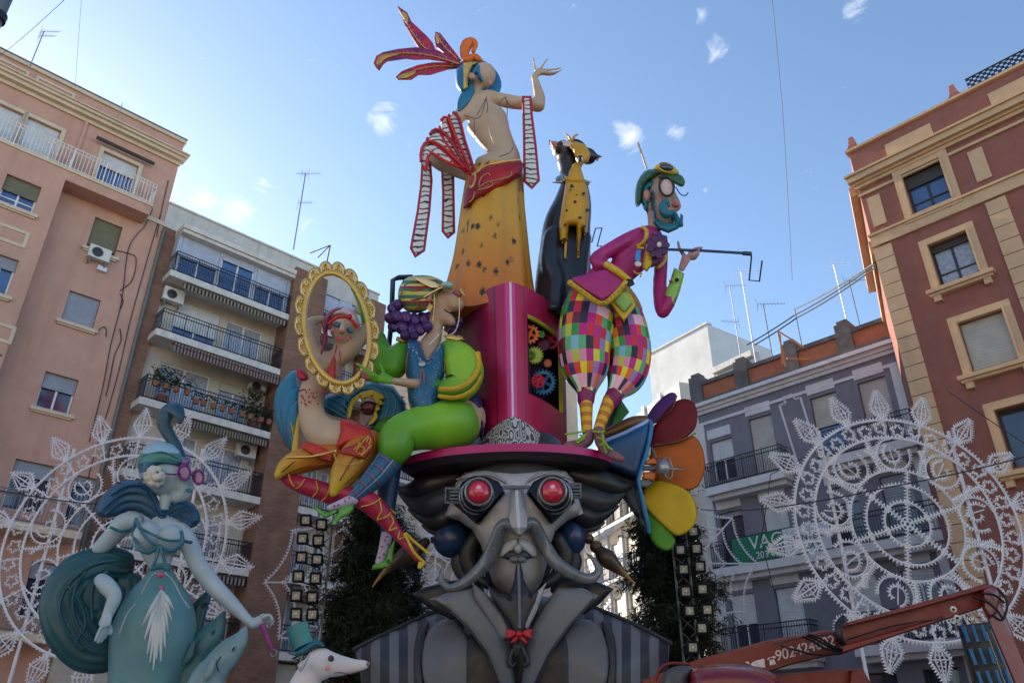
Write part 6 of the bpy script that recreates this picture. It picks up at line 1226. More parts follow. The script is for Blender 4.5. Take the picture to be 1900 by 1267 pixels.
# ---------------------------------------------------------------- acrobat in red and orange
Y = 14.5
ac = thing('acrobat', 'acrobat figure in red bikini, orange trousers and laced red boots, behind the mirror frame', 'sculpture', P(640, 900, Y))
bd = MB(); loft(Y, [(612, 672, 26, .2), (598, 700, 30, .15), (580, 728, 25, .05), (577, 755, 23, 0), (584, 785, 27, 0), (606, 808, 33, 0), (636, 815, 34, 0), (660, 815, 26, 0)], k=.85, mb=bd)
loft(Y, [(622, 665, 14, .15), (628, 648, 11, .1), (632, 636, 11, .05)], mb=bd); egg(Y, 637, 612, 24, 34, 26, -22, dy=-.05, mb=bd)
loft(Y, [(630, 668, 14, .1), (652, 645, 17, .05), (676, 618, 14, .1), (692, 602, 11, .15)], mb=bd); loft(Y, [(692, 602, 11, .15), (684, 585, 9, .4), (664, 575, 8, .6)], mb=bd)
loft(Y, [(600, 672, 13, .3), (586, 650, 13, .4), (575, 620, 12, .4), (568, 606, 11, .4)], mb=bd); loft(Y, [(568, 606, 11, .4), (580, 596, 9, .6), (598, 592, 7, .7)], mb=bd)
blend('body', bd, skin, ac, .03, 4)
cap_ = MB(); capm = mat('white_red_dotted_cap', (.58, .46, .46), .5)
puff(Y, [(604, 612), (600, 596), (606, 582), (620, 573), (640, 570), (656, 576), (664, 590), (668, 606), (660, 604), (650, 592), (636, 586), (620, 588), (610, 600)], 50, 14, -.15, smooth=2).build('cap', capm, ac, 60)
puff(Y, [(604, 628), (598, 612), (600, 592), (612, 576), (628, 570), (640, 571), (624, 580), (613, 596), (608, 614)], 50, 10, -.17, smooth=2).build('headscarf', mat('wine_scarf_paint', (.24, .015, .06), .45), ac, 60)
strip(Y, [(610, 602, -.5), (622, 591, -.58), (638, 588, -.6), (652, 594, -.58), (664, 608, -.48)], 3).build('headband', reds, ac, 60); egg(Y, 649, 587, 4.5, 5.5, 4, dy=-.66).build('jewel', redt, ac, 60)
lips = mat('pink_lip_paint', (.55, .03, .08), .4); shd = mat('blue_eyeshadow_paint', (.03, .12, .20), .45)
puff(Y, [(616, 601), (624, 596), (633, 600), (630, 605), (622, 604)], 6, 3, -.50).build('eyeshadow', shd, ac, 50); puff(Y, [(643, 608), (650, 607), (655, 613), (652, 617), (645, 614)], 6, 3, -.52).build('eyeshadow', shd, ac, 50)
strip(Y, [(615, 602, -.56), (623, 606, -.6), (632, 605, -.6)], 1.2).build('eyelashes', gK, ac, 60); strip(Y, [(643, 612, -.6), (648, 617, -.6), (654, 617, -.56)], 1.2).build('eyelashes', gK, ac, 60)
loft(Y, [(637, 600, 4, -.54), (635, 609, 5, -.6), (634, 615, 6, -.63)], n=10).build('nose', skin, ac, 60); egg(Y, 634, 615, 6, 4, 4, 10, dy=-.68).build('nose_tip', mat('rosy_nose_paint', (.42, .12, .12)), ac, 60)
puff(Y, [(622, 623), (628, 624), (636, 630), (630, 632), (624, 629)], 6, 2.5, -.6).build('lips', lips, ac, 50)
for x, y in ((616, 613), (645, 628)): egg(Y, x, y, 4, 4, 2, dy=-.53).build('cheek', mat('rouge_paint', (.52, .10, .09), .5), ac, 60)
loft(Y, [(604, 618, 4, -.3), (602, 632, 5, -.32), (600, 644, 3, -.32), (596, 656, 2, -.3)], n=10).build('tassel_earring', mat('wine_scarf_paint', (.2, .01, .05)), ac, 60)
puff(Y, [(621, 654), (625, 690), (624, 712), (606, 706), (594, 690), (610, 680), (616, 664)], 34, 10, -.24, step=4).build('bikini_top', mat('red_bikini_paint', (.48, .035, .02), .45, .15), ac, 50)
for q in ([(622, 655, -.25), (625, 640, -.2)], [(630, 652, -.3), (632, 680, -.35), (634, 705, -.3)], [(594, 690, -.25), (584, 662, -.1)]): strip(Y, q, 1.2).build('bikini_string', redt, ac, 60)
m = MB(); rs = random.Random(8)
for i in range(34): x = rs.uniform(556, 604); y = 722 + rs.random() ** 2 * 30; egg(Y, x, y, 1.6, 2.2, 1.4, dy=-.28 - .06 * math.cos((x - 580) / 14), mb=m, nu=6, nv=4)
m.build('bead_fringe', redt, ac); puff(Y, [(553, 682), (566, 690), (572, 702), (558, 706), (550, 696)], 24, 6, -.1, smooth=2).build('wine_ruffle', redt, ac, 60)
redc = mat('scarlet_cloth_paint', (.46, .025, .012), .42, .15); orn = grad('orange_yellow_trouser_paint', [(0, (.42, .12, .01)), (.5, (.48, .17, .01)), (.85, (.52, .30, .02)), (1, (.55, .36, .02))], 'V', .42)
puff(Y, [(634, 775), (668, 786), (690, 797), (694, 815), (684, 838), (660, 826), (628, 834), (624, 822), (630, 800)], 70, 16, -.18, smooth=2).build('shorts', redc, ac, 50)
loft(Y, [(688, 822, 26, -.2), (665, 845, 32, -.35), (643, 872, 28, -.5), (628, 896, 18, -.6), (619, 914, 8, -.65)], n=26).build('trouser_leg', orn, ac, 60); loft(Y, [(625, 842, 20, -.1), (590, 848, 23, -.15), (555, 856, 23, -.2), (530, 868, 17, -.25), (516, 882, 8, -.3)], n=26).build('trouser_leg', orn, ac, 60)
for q in ([(668, 830), (648, 862), (630, 892)], [(688, 842), (668, 872), (640, 898)], [(600, 842), (560, 848), (522, 876)], [(604, 860), (560, 868), (524, 884)]): strip(Y, [(x, y, -.78 if x > 612 else -.42) for x, y in q], 1.1).build('seam', mat('burnt_seam_paint', (.16, .04, .01), .5), ac, 60)
fl1 = [(624, 838), (640, 830), (664, 822), (688, 800), (694, 812), (692, 832), (676, 852), (655, 846), (636, 842)]; puff(Y, fl1, 16, 6, -.74, step=4).build('hip_flap', mat('red_flap_paint', (.34, .02, .015), .42), ac, 50)
puff(Y, [(555, 828), (572, 818), (606, 832), (618, 842), (614, 856), (594, 852), (570, 838)], 14, 5, -.42, step=4).build('hip_flap', redc, ac, 50)
m = MB()
for q in ([(660, 838), (668, 828), (676, 832), (672, 842), (664, 840)], [(668, 826), (676, 816), (684, 808)], [(680, 820), (684, 812), (688, 816), (684, 824)], [(656, 834), (664, 828), (668, 820)], [(670, 846), (680, 836), (688, 826)]): strip(Y, [(x, y, -.86) for x, y in q], 1.1, mb=m)
m.build('gold_embroidery', ylw, ac); strip(Y, [(532, 848, -.45), (580, 846, -.5), (616, 838, -.7), (622, 836, -.8)], 2).build('gold_cord', gold, ac, 60); strip(Y, [(620, 842, -.8), (628, 858, -.88), (655, 862, -.9), (674, 854, -.88)], 1.2).build('gold_cord', gold, ac, 60)
boot = mat('crimson_boot_paint', (.36, .012, .05), .38, .12, 3)
loft(Y, [(522, 882, 8, -.1), (550, 896, 15, -.1), (590, 908, 18, -.1), (625, 920, 18, -.1), (660, 922, 16, -.1)], n=20).build('boot', boot, ac, 60); loft(Y, [(620, 912, 10, -.55), (650, 918, 15, -.5), (685, 932, 20, -.45), (712, 957, 17, -.4), (738, 990, 11, -.4), (758, 1014, 8, -.45), (776, 1038, 5, -.5)], n=20).build('boot', boot, ac, 60)
for q in ([(535, 878), (540, 894), (546, 902)], [(566, 888), (556, 902), (548, 906)], [(586, 892), (590, 908), (580, 922)], [(612, 902), (608, 918), (596, 930)]): strip(Y, [(x, y, -.32) for x, y in q], 1.2).build('lace', ylw, ac, 60)
for q in ([(670, 940), (692, 934), (706, 924)], [(700, 962), (708, 946), (704, 928)], [(700, 964), (718, 958), (724, 950)], [(722, 982), (730, 968), (726, 955)], [(722, 984), (738, 978)], [(738, 998), (742, 984)], [(740, 1000), (752, 996)]): strip(Y, [(x, y, -.68 + .07 * (q.index((x, y)) % 2 == 0)) for x, y in q], 1.2).build('lace', ylw, ac, 60)
strip(Y, [(708, 938, -.2), (722, 944, -.1), (734, 952, 0)], 2.2).build('boot_heel', ylw, ac, 60)
for q in ([(750, 990, -.55), (756, 1000, -.6), (768, 1024, -.6), (788, 1044, -.6)], [(752, 988, -.5), (766, 1002, -.45), (797, 1028, -.4)]): strip(Y, q, 3, sub=2).build('yellow_shoe', ylw, ac, 60)
puff(Y, [(776, 1042), (790, 1040), (788, 1048), (780, 1056), (774, 1054)], 10, 3, -.6).build('yellow_shoe', ylw, ac, 50)
# ---------------------------------------------------------------- blue bird behind the acrobat
Y = 15.1
bi = thing('blue_bird', 'blue plumed bird sculpture with flame-yellow feather edges behind the acrobat', 'sculpture', P(650, 830, Y))
tq = grad('turquoise_plume_paint', [(0, (.012, .07, .14)), (.5, (.015, .14, .25)), (1, (.03, .20, .34))], 'V', .4); yf = mat('flame_yellow_paint', (.55, .36, .02), .45)
for i, o in enumerate(([(552, 688), (530, 698), (512, 725), (508, 760), (516, 800), (540, 838), (548, 800), (552, 750)], [(556, 715), (530, 730), (518, 760), (524, 800), (538, 836), (552, 790), (556, 745)], [(556, 742), (536, 756), (528, 785), (534, 820), (542, 838), (556, 795)])): puff(Y, o, 30, 10, -.1 * i, smooth=2).build('tail_plume', tq, bi, 50)
for o in ([(540, 838), (546, 800), (552, 770), (556, 765), (556, 795), (553, 832), (550, 838)], [(544, 812), (538, 780), (546, 795)]): puff(Y, o, 8, 3, -.35).build('plume_edge', yf, bi, 50)
puff(Y, [(596, 760), (600, 735), (640, 720), (690, 706), (730, 716), (752, 745), (756, 768), (736, 784), (700, 790), (676, 790), (694, 770), (700, 748), (690, 730), (668, 732), (650, 750), (646, 778), (620, 772)], 50, 14, .1, step=5).build('wing', tq, bi, 50)
m = MB()
for q in ([(602, 752), (625, 765), (642, 774)], [(606, 744), (628, 756), (644, 768)], [(612, 738), (632, 748), (646, 758)], [(622, 732), (640, 738), (650, 748)], [(720, 722), (735, 745), (730, 770)], [(708, 716), (722, 745), (714, 775)]): strip(Y, [(x, y, -.18) for x, y in q], 1.2).build('feather_ridge', mat('pale_teal_ridge_paint', (.06, .26, .34), .45), bi)
puff(Y, [(646, 780), (644, 760), (652, 740), (668, 728), (690, 722), (708, 730), (716, 738), (708, 742), (714, 750), (704, 752), (706, 760), (700, 764), (702, 775), (692, 786), (680, 792), (692, 772), (698, 750), (690, 736), (676, 740), (674, 750), (668, 738), (656, 752), (650, 775)], 14, 4, -.2, step=3).build('flame_edge', yf, bi, 45)
egg(Y, 684, 757, 17, 14, 14, dy=-.05).build('berry_head', mat('wine_red_glossy_paint', (.12, .01, .02), .2, .2, coat=.5), bi, 60); loft(Y, [(670, 757, 3, -.2), (662, 758, 3, -.2), (657, 754, 2, -.2)], n=8, sub=2).build('beak', mat('bronze_paint', (.16, .08, .035)), bi, 60)
for q in (((744, 738), (750, 736)), ((748, 750), (755, 749)), ((752, 760), (757, 760))): loft(Y, [(*q[0], 3, .1), (*q[1], .5, .1)], n=6, sub=1).build('back_spike', mat('indigo_cloth', (.02, .02, .06)), bi, 60)
strip(Y, [(660, 800, .4), (700, 793, .35), (730, 785, .3)], 5).build('perch_rod', gM, bi, 60)
# ================================================================== blue lady, her hounds, the white dog
Y = 9.5
la = thing('blue_lady', 'pale blue lady statue in teal turban, navy ruff and long teal gown, holding a leash', 'sculpture', P(285, 1267, Y)); la.location.z = 0
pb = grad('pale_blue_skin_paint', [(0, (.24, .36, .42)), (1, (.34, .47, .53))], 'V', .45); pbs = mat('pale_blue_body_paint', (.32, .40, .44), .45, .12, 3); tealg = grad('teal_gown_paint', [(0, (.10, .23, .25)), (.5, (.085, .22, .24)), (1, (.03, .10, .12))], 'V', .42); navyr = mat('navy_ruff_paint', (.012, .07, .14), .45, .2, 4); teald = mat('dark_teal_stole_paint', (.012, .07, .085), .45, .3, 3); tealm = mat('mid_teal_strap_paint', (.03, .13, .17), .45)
bd = MB()
loft(Y, [(299, 962, 18), (300, 980, 40), (298, 1000, 44), (296, 1025, 32), (297, 1048, 20), (297, 1062, 19)], k=.55, mb=bd)
egg(Y, 274, 996, 27, 29, 26, dy=-.12, mb=bd); egg(Y, 316, 1000, 24, 27, 24, dy=-.12, mb=bd)
loft(Y, [(301, 965, 12), (304, 945, 10), (308, 925, 11)], mb=bd); egg(Y, 312, 888, 36, 34, 32, mb=bd); loft(Y, [(325, 880, 24, -.0), (338, 900, 20, 0), (340, 915, 14, 0), (330, 922, 14, 0)], n=16, mb=bd)
loft(Y, [(345, 893, 8, -.02), (354, 900, 6, -.02), (358, 906, 4, -.02)], n=10, mb=bd)
loft(Y, [(250, 968, 18), (230, 972, 20), (208, 995, 17), (186, 1018, 15)], mb=bd); loft(Y, [(335, 985, 17), (352, 1012, 17), (368, 1048, 16), (396, 1086, 16), (430, 1120, 13), (458, 1148, 9), (470, 1158, 9)], mb=bd)
hand(Y, (470, 1157, 10), (484, 1150, 10), [[(488, 1146), (496, 1140), (504, 1144), (505, 1152)], [(486, 1148), (498, 1146), (507, 1150), (506, 1158)], [(486, 1152), (496, 1152), (504, 1156), (502, 1162)], [(484, 1156), (494, 1158), (498, 1164)], [(480, 1146), (488, 1140), (496, 1142)]], 3.6, mb=bd)
blend('body', bd, pbs, la, .013, 4)
bd = MB(); loft(Y, [(188, 1076, 13, -.4), (200, 1088, 15, -.45), (212, 1106, 13, -.45), (205, 1128, 11, -.45), (199, 1142, 10, -.45)], mb=bd); hand(Y, (199, 1142, 10), (194, 1158, 12), [[(188, 1164), (182, 1176), (177, 1188)], [(191, 1168), (187, 1180), (182, 1192)], [(195, 1168), (192, 1180), (188, 1190)], [(199, 1166), (197, 1176), (194, 1184)], [(202, 1158), (206, 1168), (205, 1176)]], 4.2, dy=-.48, mb=bd, k=.5); blend('forearm', bd, pbs, la, .010, 2)
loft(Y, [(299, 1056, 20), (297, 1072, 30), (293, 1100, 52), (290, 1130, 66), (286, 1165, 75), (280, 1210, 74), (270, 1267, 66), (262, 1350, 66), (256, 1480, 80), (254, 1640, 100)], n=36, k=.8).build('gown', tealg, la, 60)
stl = grad('teal_stole_paint', [(0, (.008, .05, .06)), (.5, (.014, .09, .11)), (1, (.006, .035, .045))], 'U', .42)
SO_ = MB(); loft(Y, [(228, 1050, 28, .25), (190, 1048, 34, .1), (145, 1070, 42, 0), (118, 1115, 40, -.05), (135, 1165, 44, -.05), (165, 1205, 38, 0), (205, 1215, 30, .1)], n=64, sub=8, k=.8, fold=.05, nf=13, tw=2.0, mb=SO_); loft(Y, [(180, 1090, 40, .05), (165, 1140, 48, .1), (190, 1180, 44, .15), (225, 1130, 40, .3), (232, 1080, 30, .3)], n=64, sub=8, k=.7, fold=.05, nf=11, tw=1.5, mb=SO_); SO_.build('stole', teald, la, 80)
for q in ([(215, 1040), (170, 1050), (130, 1082), (110, 1125), (125, 1170), (155, 1205)], [(160, 1060), (140, 1090), (135, 1130), (150, 1170), (185, 1205)], [(125, 1085), (150, 1120), (158, 1160), (140, 1190)], [(200, 1060), (178, 1078), (170, 1110), (172, 1150)]): strip(Y, [(x, y, -.36) for x, y in q], 3.2).build('stole_fold', stl, la, 60)
m = MB(); strip(Y, [(252, 1120, -.62), (235, 1140, -.6), (222, 1175, -.55)], 1.4, mb=m); m.build('gown_piping', mat('silver_piping', (.4, .42, .44), .35, .1, metal=.3), la, 60)
for q in ([(262, 1102), (278, 1072), (290, 1062)], [(306, 1062), (322, 1078), (336, 1106), (352, 1128)]): strip(Y, [(x, y, -.38) for x, y in q], 1.4).build('gown_piping', MATS['silver_piping'], la, 60)
# ruff
for o, d in (([(300, 940), (280, 905), (255, 890), (225, 892), (200, 908), (182, 930), (177, 950), (190, 960), (215, 958), (238, 948), (262, 952), (285, 966), (296, 965)], .05), ([(309, 945), (315, 930), (340, 925), (360, 935), (371, 955), (370, 970), (355, 980), (340, 986), (330, 975), (318, 965)], .1)):
    puff(Y, o, 40, 14, d, smooth=2).build('ruff', navyr, la, 60)
for q in ([(298, 952), (270, 918), (230, 915), (190, 945)], [(297, 958), (265, 932), (228, 930), (195, 955)], [(296, 946), (275, 906), (240, 900), (205, 918)], [(314, 950), (340, 942), (365, 965)], [(314, 956), (338, 955), (355, 975)], [(313, 942), (338, 932), (360, 945)]): strip(Y, [(x, y, -.10) for x, y in q], 2.2).build('ruff_pleat', navyr, la, 60)
for y in (944, 950, 956): strip(Y, [(292, y, -.02), (300, y + 3, -.1), (312, y + 4, -.02)], 2.6).build('choker', navyr, la, 60)
# straps
for q, r_ in (([(252, 962), (262, 985), (280, 1006), (296, 1012)], 3), ([(252, 965), (248, 990), (258, 1015), (275, 1025), (296, 1012)], 3.5), ([(296, 1012), (318, 1022), (338, 1008), (336, 985)], 3.5), ([(258, 978), (285, 992), (310, 1002), (336, 1002)], 2.6), ([(294, 1014), (290, 1035), (282, 1052)], 3), ([(298, 1014), (304, 1035), (310, 1052)], 3), ([(280, 1056), (297, 1052), (314, 1056)], 4), ([(205, 978), (225, 985), (246, 980)], 3), ([(335, 1000), (345, 1004), (356, 1006)], 3)): strip(Y, [(x, y, -.36 if 250 < x < 340 and y > 975 else -.2) for x, y in q], r_).build('strap', tealm, la, 60)
for (x, y, r_) in ((298, 1066, 6), (300, 1091, 5)): egg(Y, x, y, r_, r_, r_, dy=-.44 if y < 1080 else -.5).build('pink_gem', mat('pink_gem_paint', (.45, .06, .16), .25, .1, coat=.5), la, 60)
silv = mat('silver_leaf_paint', (.40, .44, .45), .35, .1)
for i, (x, y) in enumerate(((264, 1160), (268, 1185), (273, 1212), (278, 1228), (284, 1242), (290, 1222), (298, 1226), (306, 1200), (312, 1175), (318, 1150), (322, 1130))): loft(Y, [(299, 1094, 1.5, -.56), ((299 + x) / 2, (1094 + y) / 2, 4, -.66), (x, y, 1, -.66 if y > 1180 else -.62)], n=8, k=.5).build('silver_leaf', silv, la, 60)
# head dress
TO = [(256, 868), (258, 845), (272, 826), (295, 818), (322, 824), (340, 845), (346, 862), (330, 868), (300, 868), (275, 885), (262, 890)]
puff(Y, TO, 74, 26, -.02, smooth=2).build('turban', grad('teal_striped_turban_paint', [(0, '#86a6b4'), (.18, '#86a6b4'), (.2, '#1c5a7a'), (.45, '#1c5a7a'), (.47, '#3f7f78'), (.7, '#3f7f78'), (.72, '#8fb2c0'), (1, '#7ea0b4')], 'V', .42, .16, var=.04), la, 60); tf_ = front(Y, TO, 74, 26, -.02, 2)
for q in ([(262, 862), (290, 856), (320, 858), (344, 862)], [(264, 846), (300, 838), (330, 850)]): strip(Y, [(x, y, tf_(x, y)) for x, y in q], 1.4).build('turban_fold', tealm, la, 60)
loft(Y, [(338, 850, 7, -.05), (328, 828, 9, 0), (312, 804, 11, 0), (304, 782, 13, 0), (312, 764, 15, 0), (326, 760, 14, -.05), (334, 772, 9, -.1), (334, 784, 4, -.1)], n=18, k=.7).build('plume', mat('blue_plume_paint', (.015, .06, .095), .4, .3, 6), la, 60)
m = MB(); rs = random.Random(3)
for i in range(60):
    a, b_ = rs.uniform(0, 6.28), rs.uniform(-1, 1); q = math.sqrt(1 - b_ * b_); egg(Y, 287 + 16 * q * math.cos(a), 884 + 16 * b_, 6, 6, 6, dy=-.26 + .12 * q * math.sin(a), mb=m, nu=8, nv=6)
blend('earmuff', m, mat('cream_fluff', (.52, .48, .40), .9, .12, 20, .6), la, .012, 2)
pur = mat('purple_sunglass_frame', (.16, .03, .16), .35, .1); purl = mat('purple_lens', (.20, .07, .22), .08, .15, spec=.7)
sg = None
for (cx, cy, rx_, ry_, d) in ((342, 876, 11, 14, -.22), (368, 885, 10, 13, -.14)):
    o = []
    for i in range(64): t = 2 * math.pi * i / 64; k = 1.12 + .10 * abs(math.sin(8 * t)); o.append((cx + rx_ * k * math.cos(t), cy + ry_ * k * math.sin(t)))
    sg = puff(Y, o, 6, 2, d, holes=[ell(cx, cy, rx_ * .8, ry_ * .8)], step=3).build('sunglasses', pur, la, 50) if sg is None else puff(Y, o, 6, 2, d, holes=[ell(cx, cy, rx_ * .8, ry_ * .8)], step=3).build('glasses_rim', pur, sg, 50)
    puff(Y, ell(cx, cy, rx_ * .86, ry_ * .86), 3, 2, d).build('lens', purl, sg, 50)
strip(Y, [(352, 879, -.2), (360, 881, -.17)], 2).build('glasses_bridge', pur, sg, 60); strip(Y, [(306, 878, -.30), (322, 880, -.28), (334, 878, -.24)], 1.6).build('glasses_arm', pur, sg, 60)
egg(Y, 345, 856, 8, 9, 6, dy=-.2).build('turban_gem', mat('violet_gem_paint', (.13, .05, .2), .25, coat=.5), la, 60)
puff(Y, [(342, 908), (350, 905), (356, 908), (356, 914), (348, 913)], 6, 3, -.13).build('lips', mat('teal_lip_paint', (.02, .16, .2), .4), la, 50)
ls = thing('leash', 'purple strap leash with a metal ring hanging from the blue lady\'s hand', 'leash', P(505, 1208, Y)); puff(Y, [(480, 1158), (490, 1155), (500, 1180), (509, 1206), (504, 1211), (494, 1190)], 4, 2, -.12).build('strap', mat('purple_leash', (.20, .02, .16), .5), ls, 45)
m = MB(); c = P(508, 1211, Y - .12); m.tube([c + Vector((math.cos(t), 0, math.sin(t))) * .035 for t in [k * math.pi / 8 for k in range(16)]], .007, 5, closed=True); m.build('ring', steel, ls, 60)
# pointed hounds beside the gown
for (lab, pts, mm, eye) in (('dark teal hound head rising behind the blue lady\'s gown', [(392, 1086, 2, .4), (382, 1108, 10, .4), (366, 1135, 18, .4), (352, 1175, 24, .4), (346, 1260, 28, .4), (340, 1500, 34, .4)], 'dark_teal_hound_paint', (380, 1120)), ('mid teal hound head pointing up between the gown and a paler hound', [(418, 1131, 2, .1), (404, 1160, 16, .1), (384, 1188, 26, .1), (362, 1225, 28, .1), (345, 1280, 34, .1), (330, 1500, 40, .1)], 'mid_teal_hound_paint', (394, 1172)), ('pale blue hound head pointing up towards the lady\'s leash hand', [(457, 1159, 2, -.25), (446, 1185, 16, -.25), (424, 1210, 25, -.25), (400, 1240, 28, -.25), (380, 1285, 36, -.25), (360, 1500, 44, -.25)], 'pale_blue_hound_paint', (432, 1203))):
    t = thing('hound_statue', lab, 'sculpture', P(pts[-1][0], pts[-1][1], Y + pts[0][3])); t.location.z = 0
    cc = dict(dark_teal_hound_paint=(.012, .07, .085), mid_teal_hound_paint=(.04, .14, .155), pale_blue_hound_paint=(.15, .25, .28))[mm]
    b0 = MB(); loft(Y, pts, n=22, k=.7, mb=b0); d = pts[0][3]; ex, ey = eye; loft(Y, [(ex - 34, ey + 18, 6, d - .2), (ex - 44, ey + 44, 9, d - .2), (ex - 56, ey + 62, 3, d - .2)], n=10, k=.4, mb=b0); blend('body', b0, mat(mm, cc, .42, .2, 5), t, .018, 3)
    rad = mpp(P(ex, ey, Y)) * 18; puff(Y, ell(ex, ey, 8, 5, -60), 6, 3, d - rad * .72).build('eye_socket', mat(mm + '_light', tuple(min(1, x * 1.4) for x in cc), .4), t, 50); puff(Y, ell(ex + 1, ey, 5, 2, -60), 4, 1.5, d - rad * .72 - .03).build('eye', gK, t, 50)
    strip(Y, [(ex - 22, ey + 14, d - .22), (ex - 30, ey + 28, d - .24), (ex - 26, ey + 42, d - .24)], 1.6).build('ear_crease', gD, t, 60)
# white greyhound in a teal top hat
Y = 9.0
dg = thing('greyhound_statue', 'white greyhound statue in a tilted teal top hat', 'sculpture', P(560, 1267, Y)); dg.location.z = 0
wd = mat('white_greyhound_paint', (.56, .53, .53), .45, .07, 3)
b0 = MB(); egg(Y, 594, 1232, 30, 29, 24, mb=b0); loft(Y, [(598, 1230, 26), (625, 1234, 20), (655, 1235, 13), (676, 1233, 9), (684, 1231, 5)], k=.8, mb=b0); loft(Y, [(582, 1240, 24), (562, 1275, 27), (545, 1330, 32), (535, 1420, 40), (540, 1560, 60), (540, 1660, 64)], k=.85, mb=b0); blend('body', b0, wd, dg, .016, 4)
puff(Y, [(577, 1208), (566, 1222), (552, 1232), (555, 1242), (558, 1246), (568, 1232)], 10, 4, -.24, smooth=2).build('ear', mat('grey_white_ear', (.40, .38, .40), .5), dg, 60)
ey = puff(Y, ell(614, 1221, 6, 6), 6, 3, -.19).build('eye', mat('brown_eye_paint', (.10, .05, .035), .2), dg, 60); egg(Y, 615, 1220, 2.6, 3.2, 2, dy=-.225).build('pupil', gK, ey, 60)
egg(Y, 608, 1239, 5, 5, 2, dy=-.21).build('cheek_blush', mat('pink_blush_paint', (.55, .20, .24), .5), dg, 60); strip(Y, [(620, 1248, -.13), (632, 1247, -.13), (650, 1250, -.1), (674, 1243, -.06)], .9).build('mouth', mat('dark_mouth_line', (.06, .03, .03), .5), dg, 60); egg(Y, 683, 1231, 4, 4, 3, dy=-.02).build('nose', mat('rosy_grey_nose', (.22, .13, .13), .4), dg, 60)
hg_ = grad('teal_hat_gradient_paint', [(.2, (.10, .33, .26)), (.5, (.02, .17, .19)), (.8, (.012, .10, .14))], 'U', .42)
th = MB(); loft(Y, [(551, 1160, 20), (556, 1180, 19.5), (563, 1200, 19.5)], n=24, sub=3, k=.9, cap=False, mb=th); th.build('hat_crown', hg_, dg, 40)
puff(Y, [(532, 1208), (550, 1206), (568, 1194), (586, 1186), (598, 1190), (603, 1200), (586, 1200), (572, 1210), (556, 1217), (540, 1214)], 34, 6, -.02, smooth=2).build('hat_brim', mat('teal_brim_paint', (.012, .11, .15), .42, .15), dg, 60)
# ================================================================== festival light frames
wt = mat('white_painted_light_frame', (.66, .64, .68), .5, .08); blb = mat('clear_white_bulb', (.75, .73, .76), .25, .12, 20, spec=.6); blbr = mat('pearly_bulb', (.80, .80, .82), .18, .25, 60, spec=.8, coat=.6)
def bulbs(mb, pts, r, side=None, every=1.):
    """little pointed bulbs along a line, standing off it"""
    acc = 0
    for a, b_ in zip(pts, pts[1:]):
        L = (b_ - a).length; t = (b_ - a).normalized(); nrm = Vector((t.z, 0, -t.x)); nrm = nrm if nrm.length > .1 else Vector((0, -1, 0)); d = acc
        while d < L:
            p = a + t * d; n_ = nrm * (side if side else 1); c = p + n_ * r * .6; tip = p + n_ * r * 3.2; f = Vector((0, -1, 0))
            mb.add([c + t * r + f * r * .2, c - t * r + f * r * .2, c + f * r * 1.2, c - f * r, tip], [(0, 2, 4), (2, 1, 4), (1, 3, 4), (3, 0, 4)]); d += every
        acc = d - L
def curve_pts(q, sub=4): return [Vector(a) for a in catmull([tuple(p) for p in q], sub)]
def line(mbT, mbB, pts, r=.018, br=.02, every=.11, side=1, both=False):
    mbT.tube(pts, r, 5); bulbs(mbB, pts, br, side, every)
    if both: bulbs(mbB, pts, br, -side, every)
def part(mbT, mbB, name, root, sub, loc=None, rot=0, bm=None):
    a = mbT.build(name, wt, None, 40, at=(0, 0, 0)); a.parent = root; a.location = loc or (0, 0, 0); a.rotation_euler = (0, -rot, 0)
    b_ = mbB.build(sub, bm or blb, None, at=(0, 0, 0)); b_.parent = a; b_['kind'] = 'stuff'
    return a
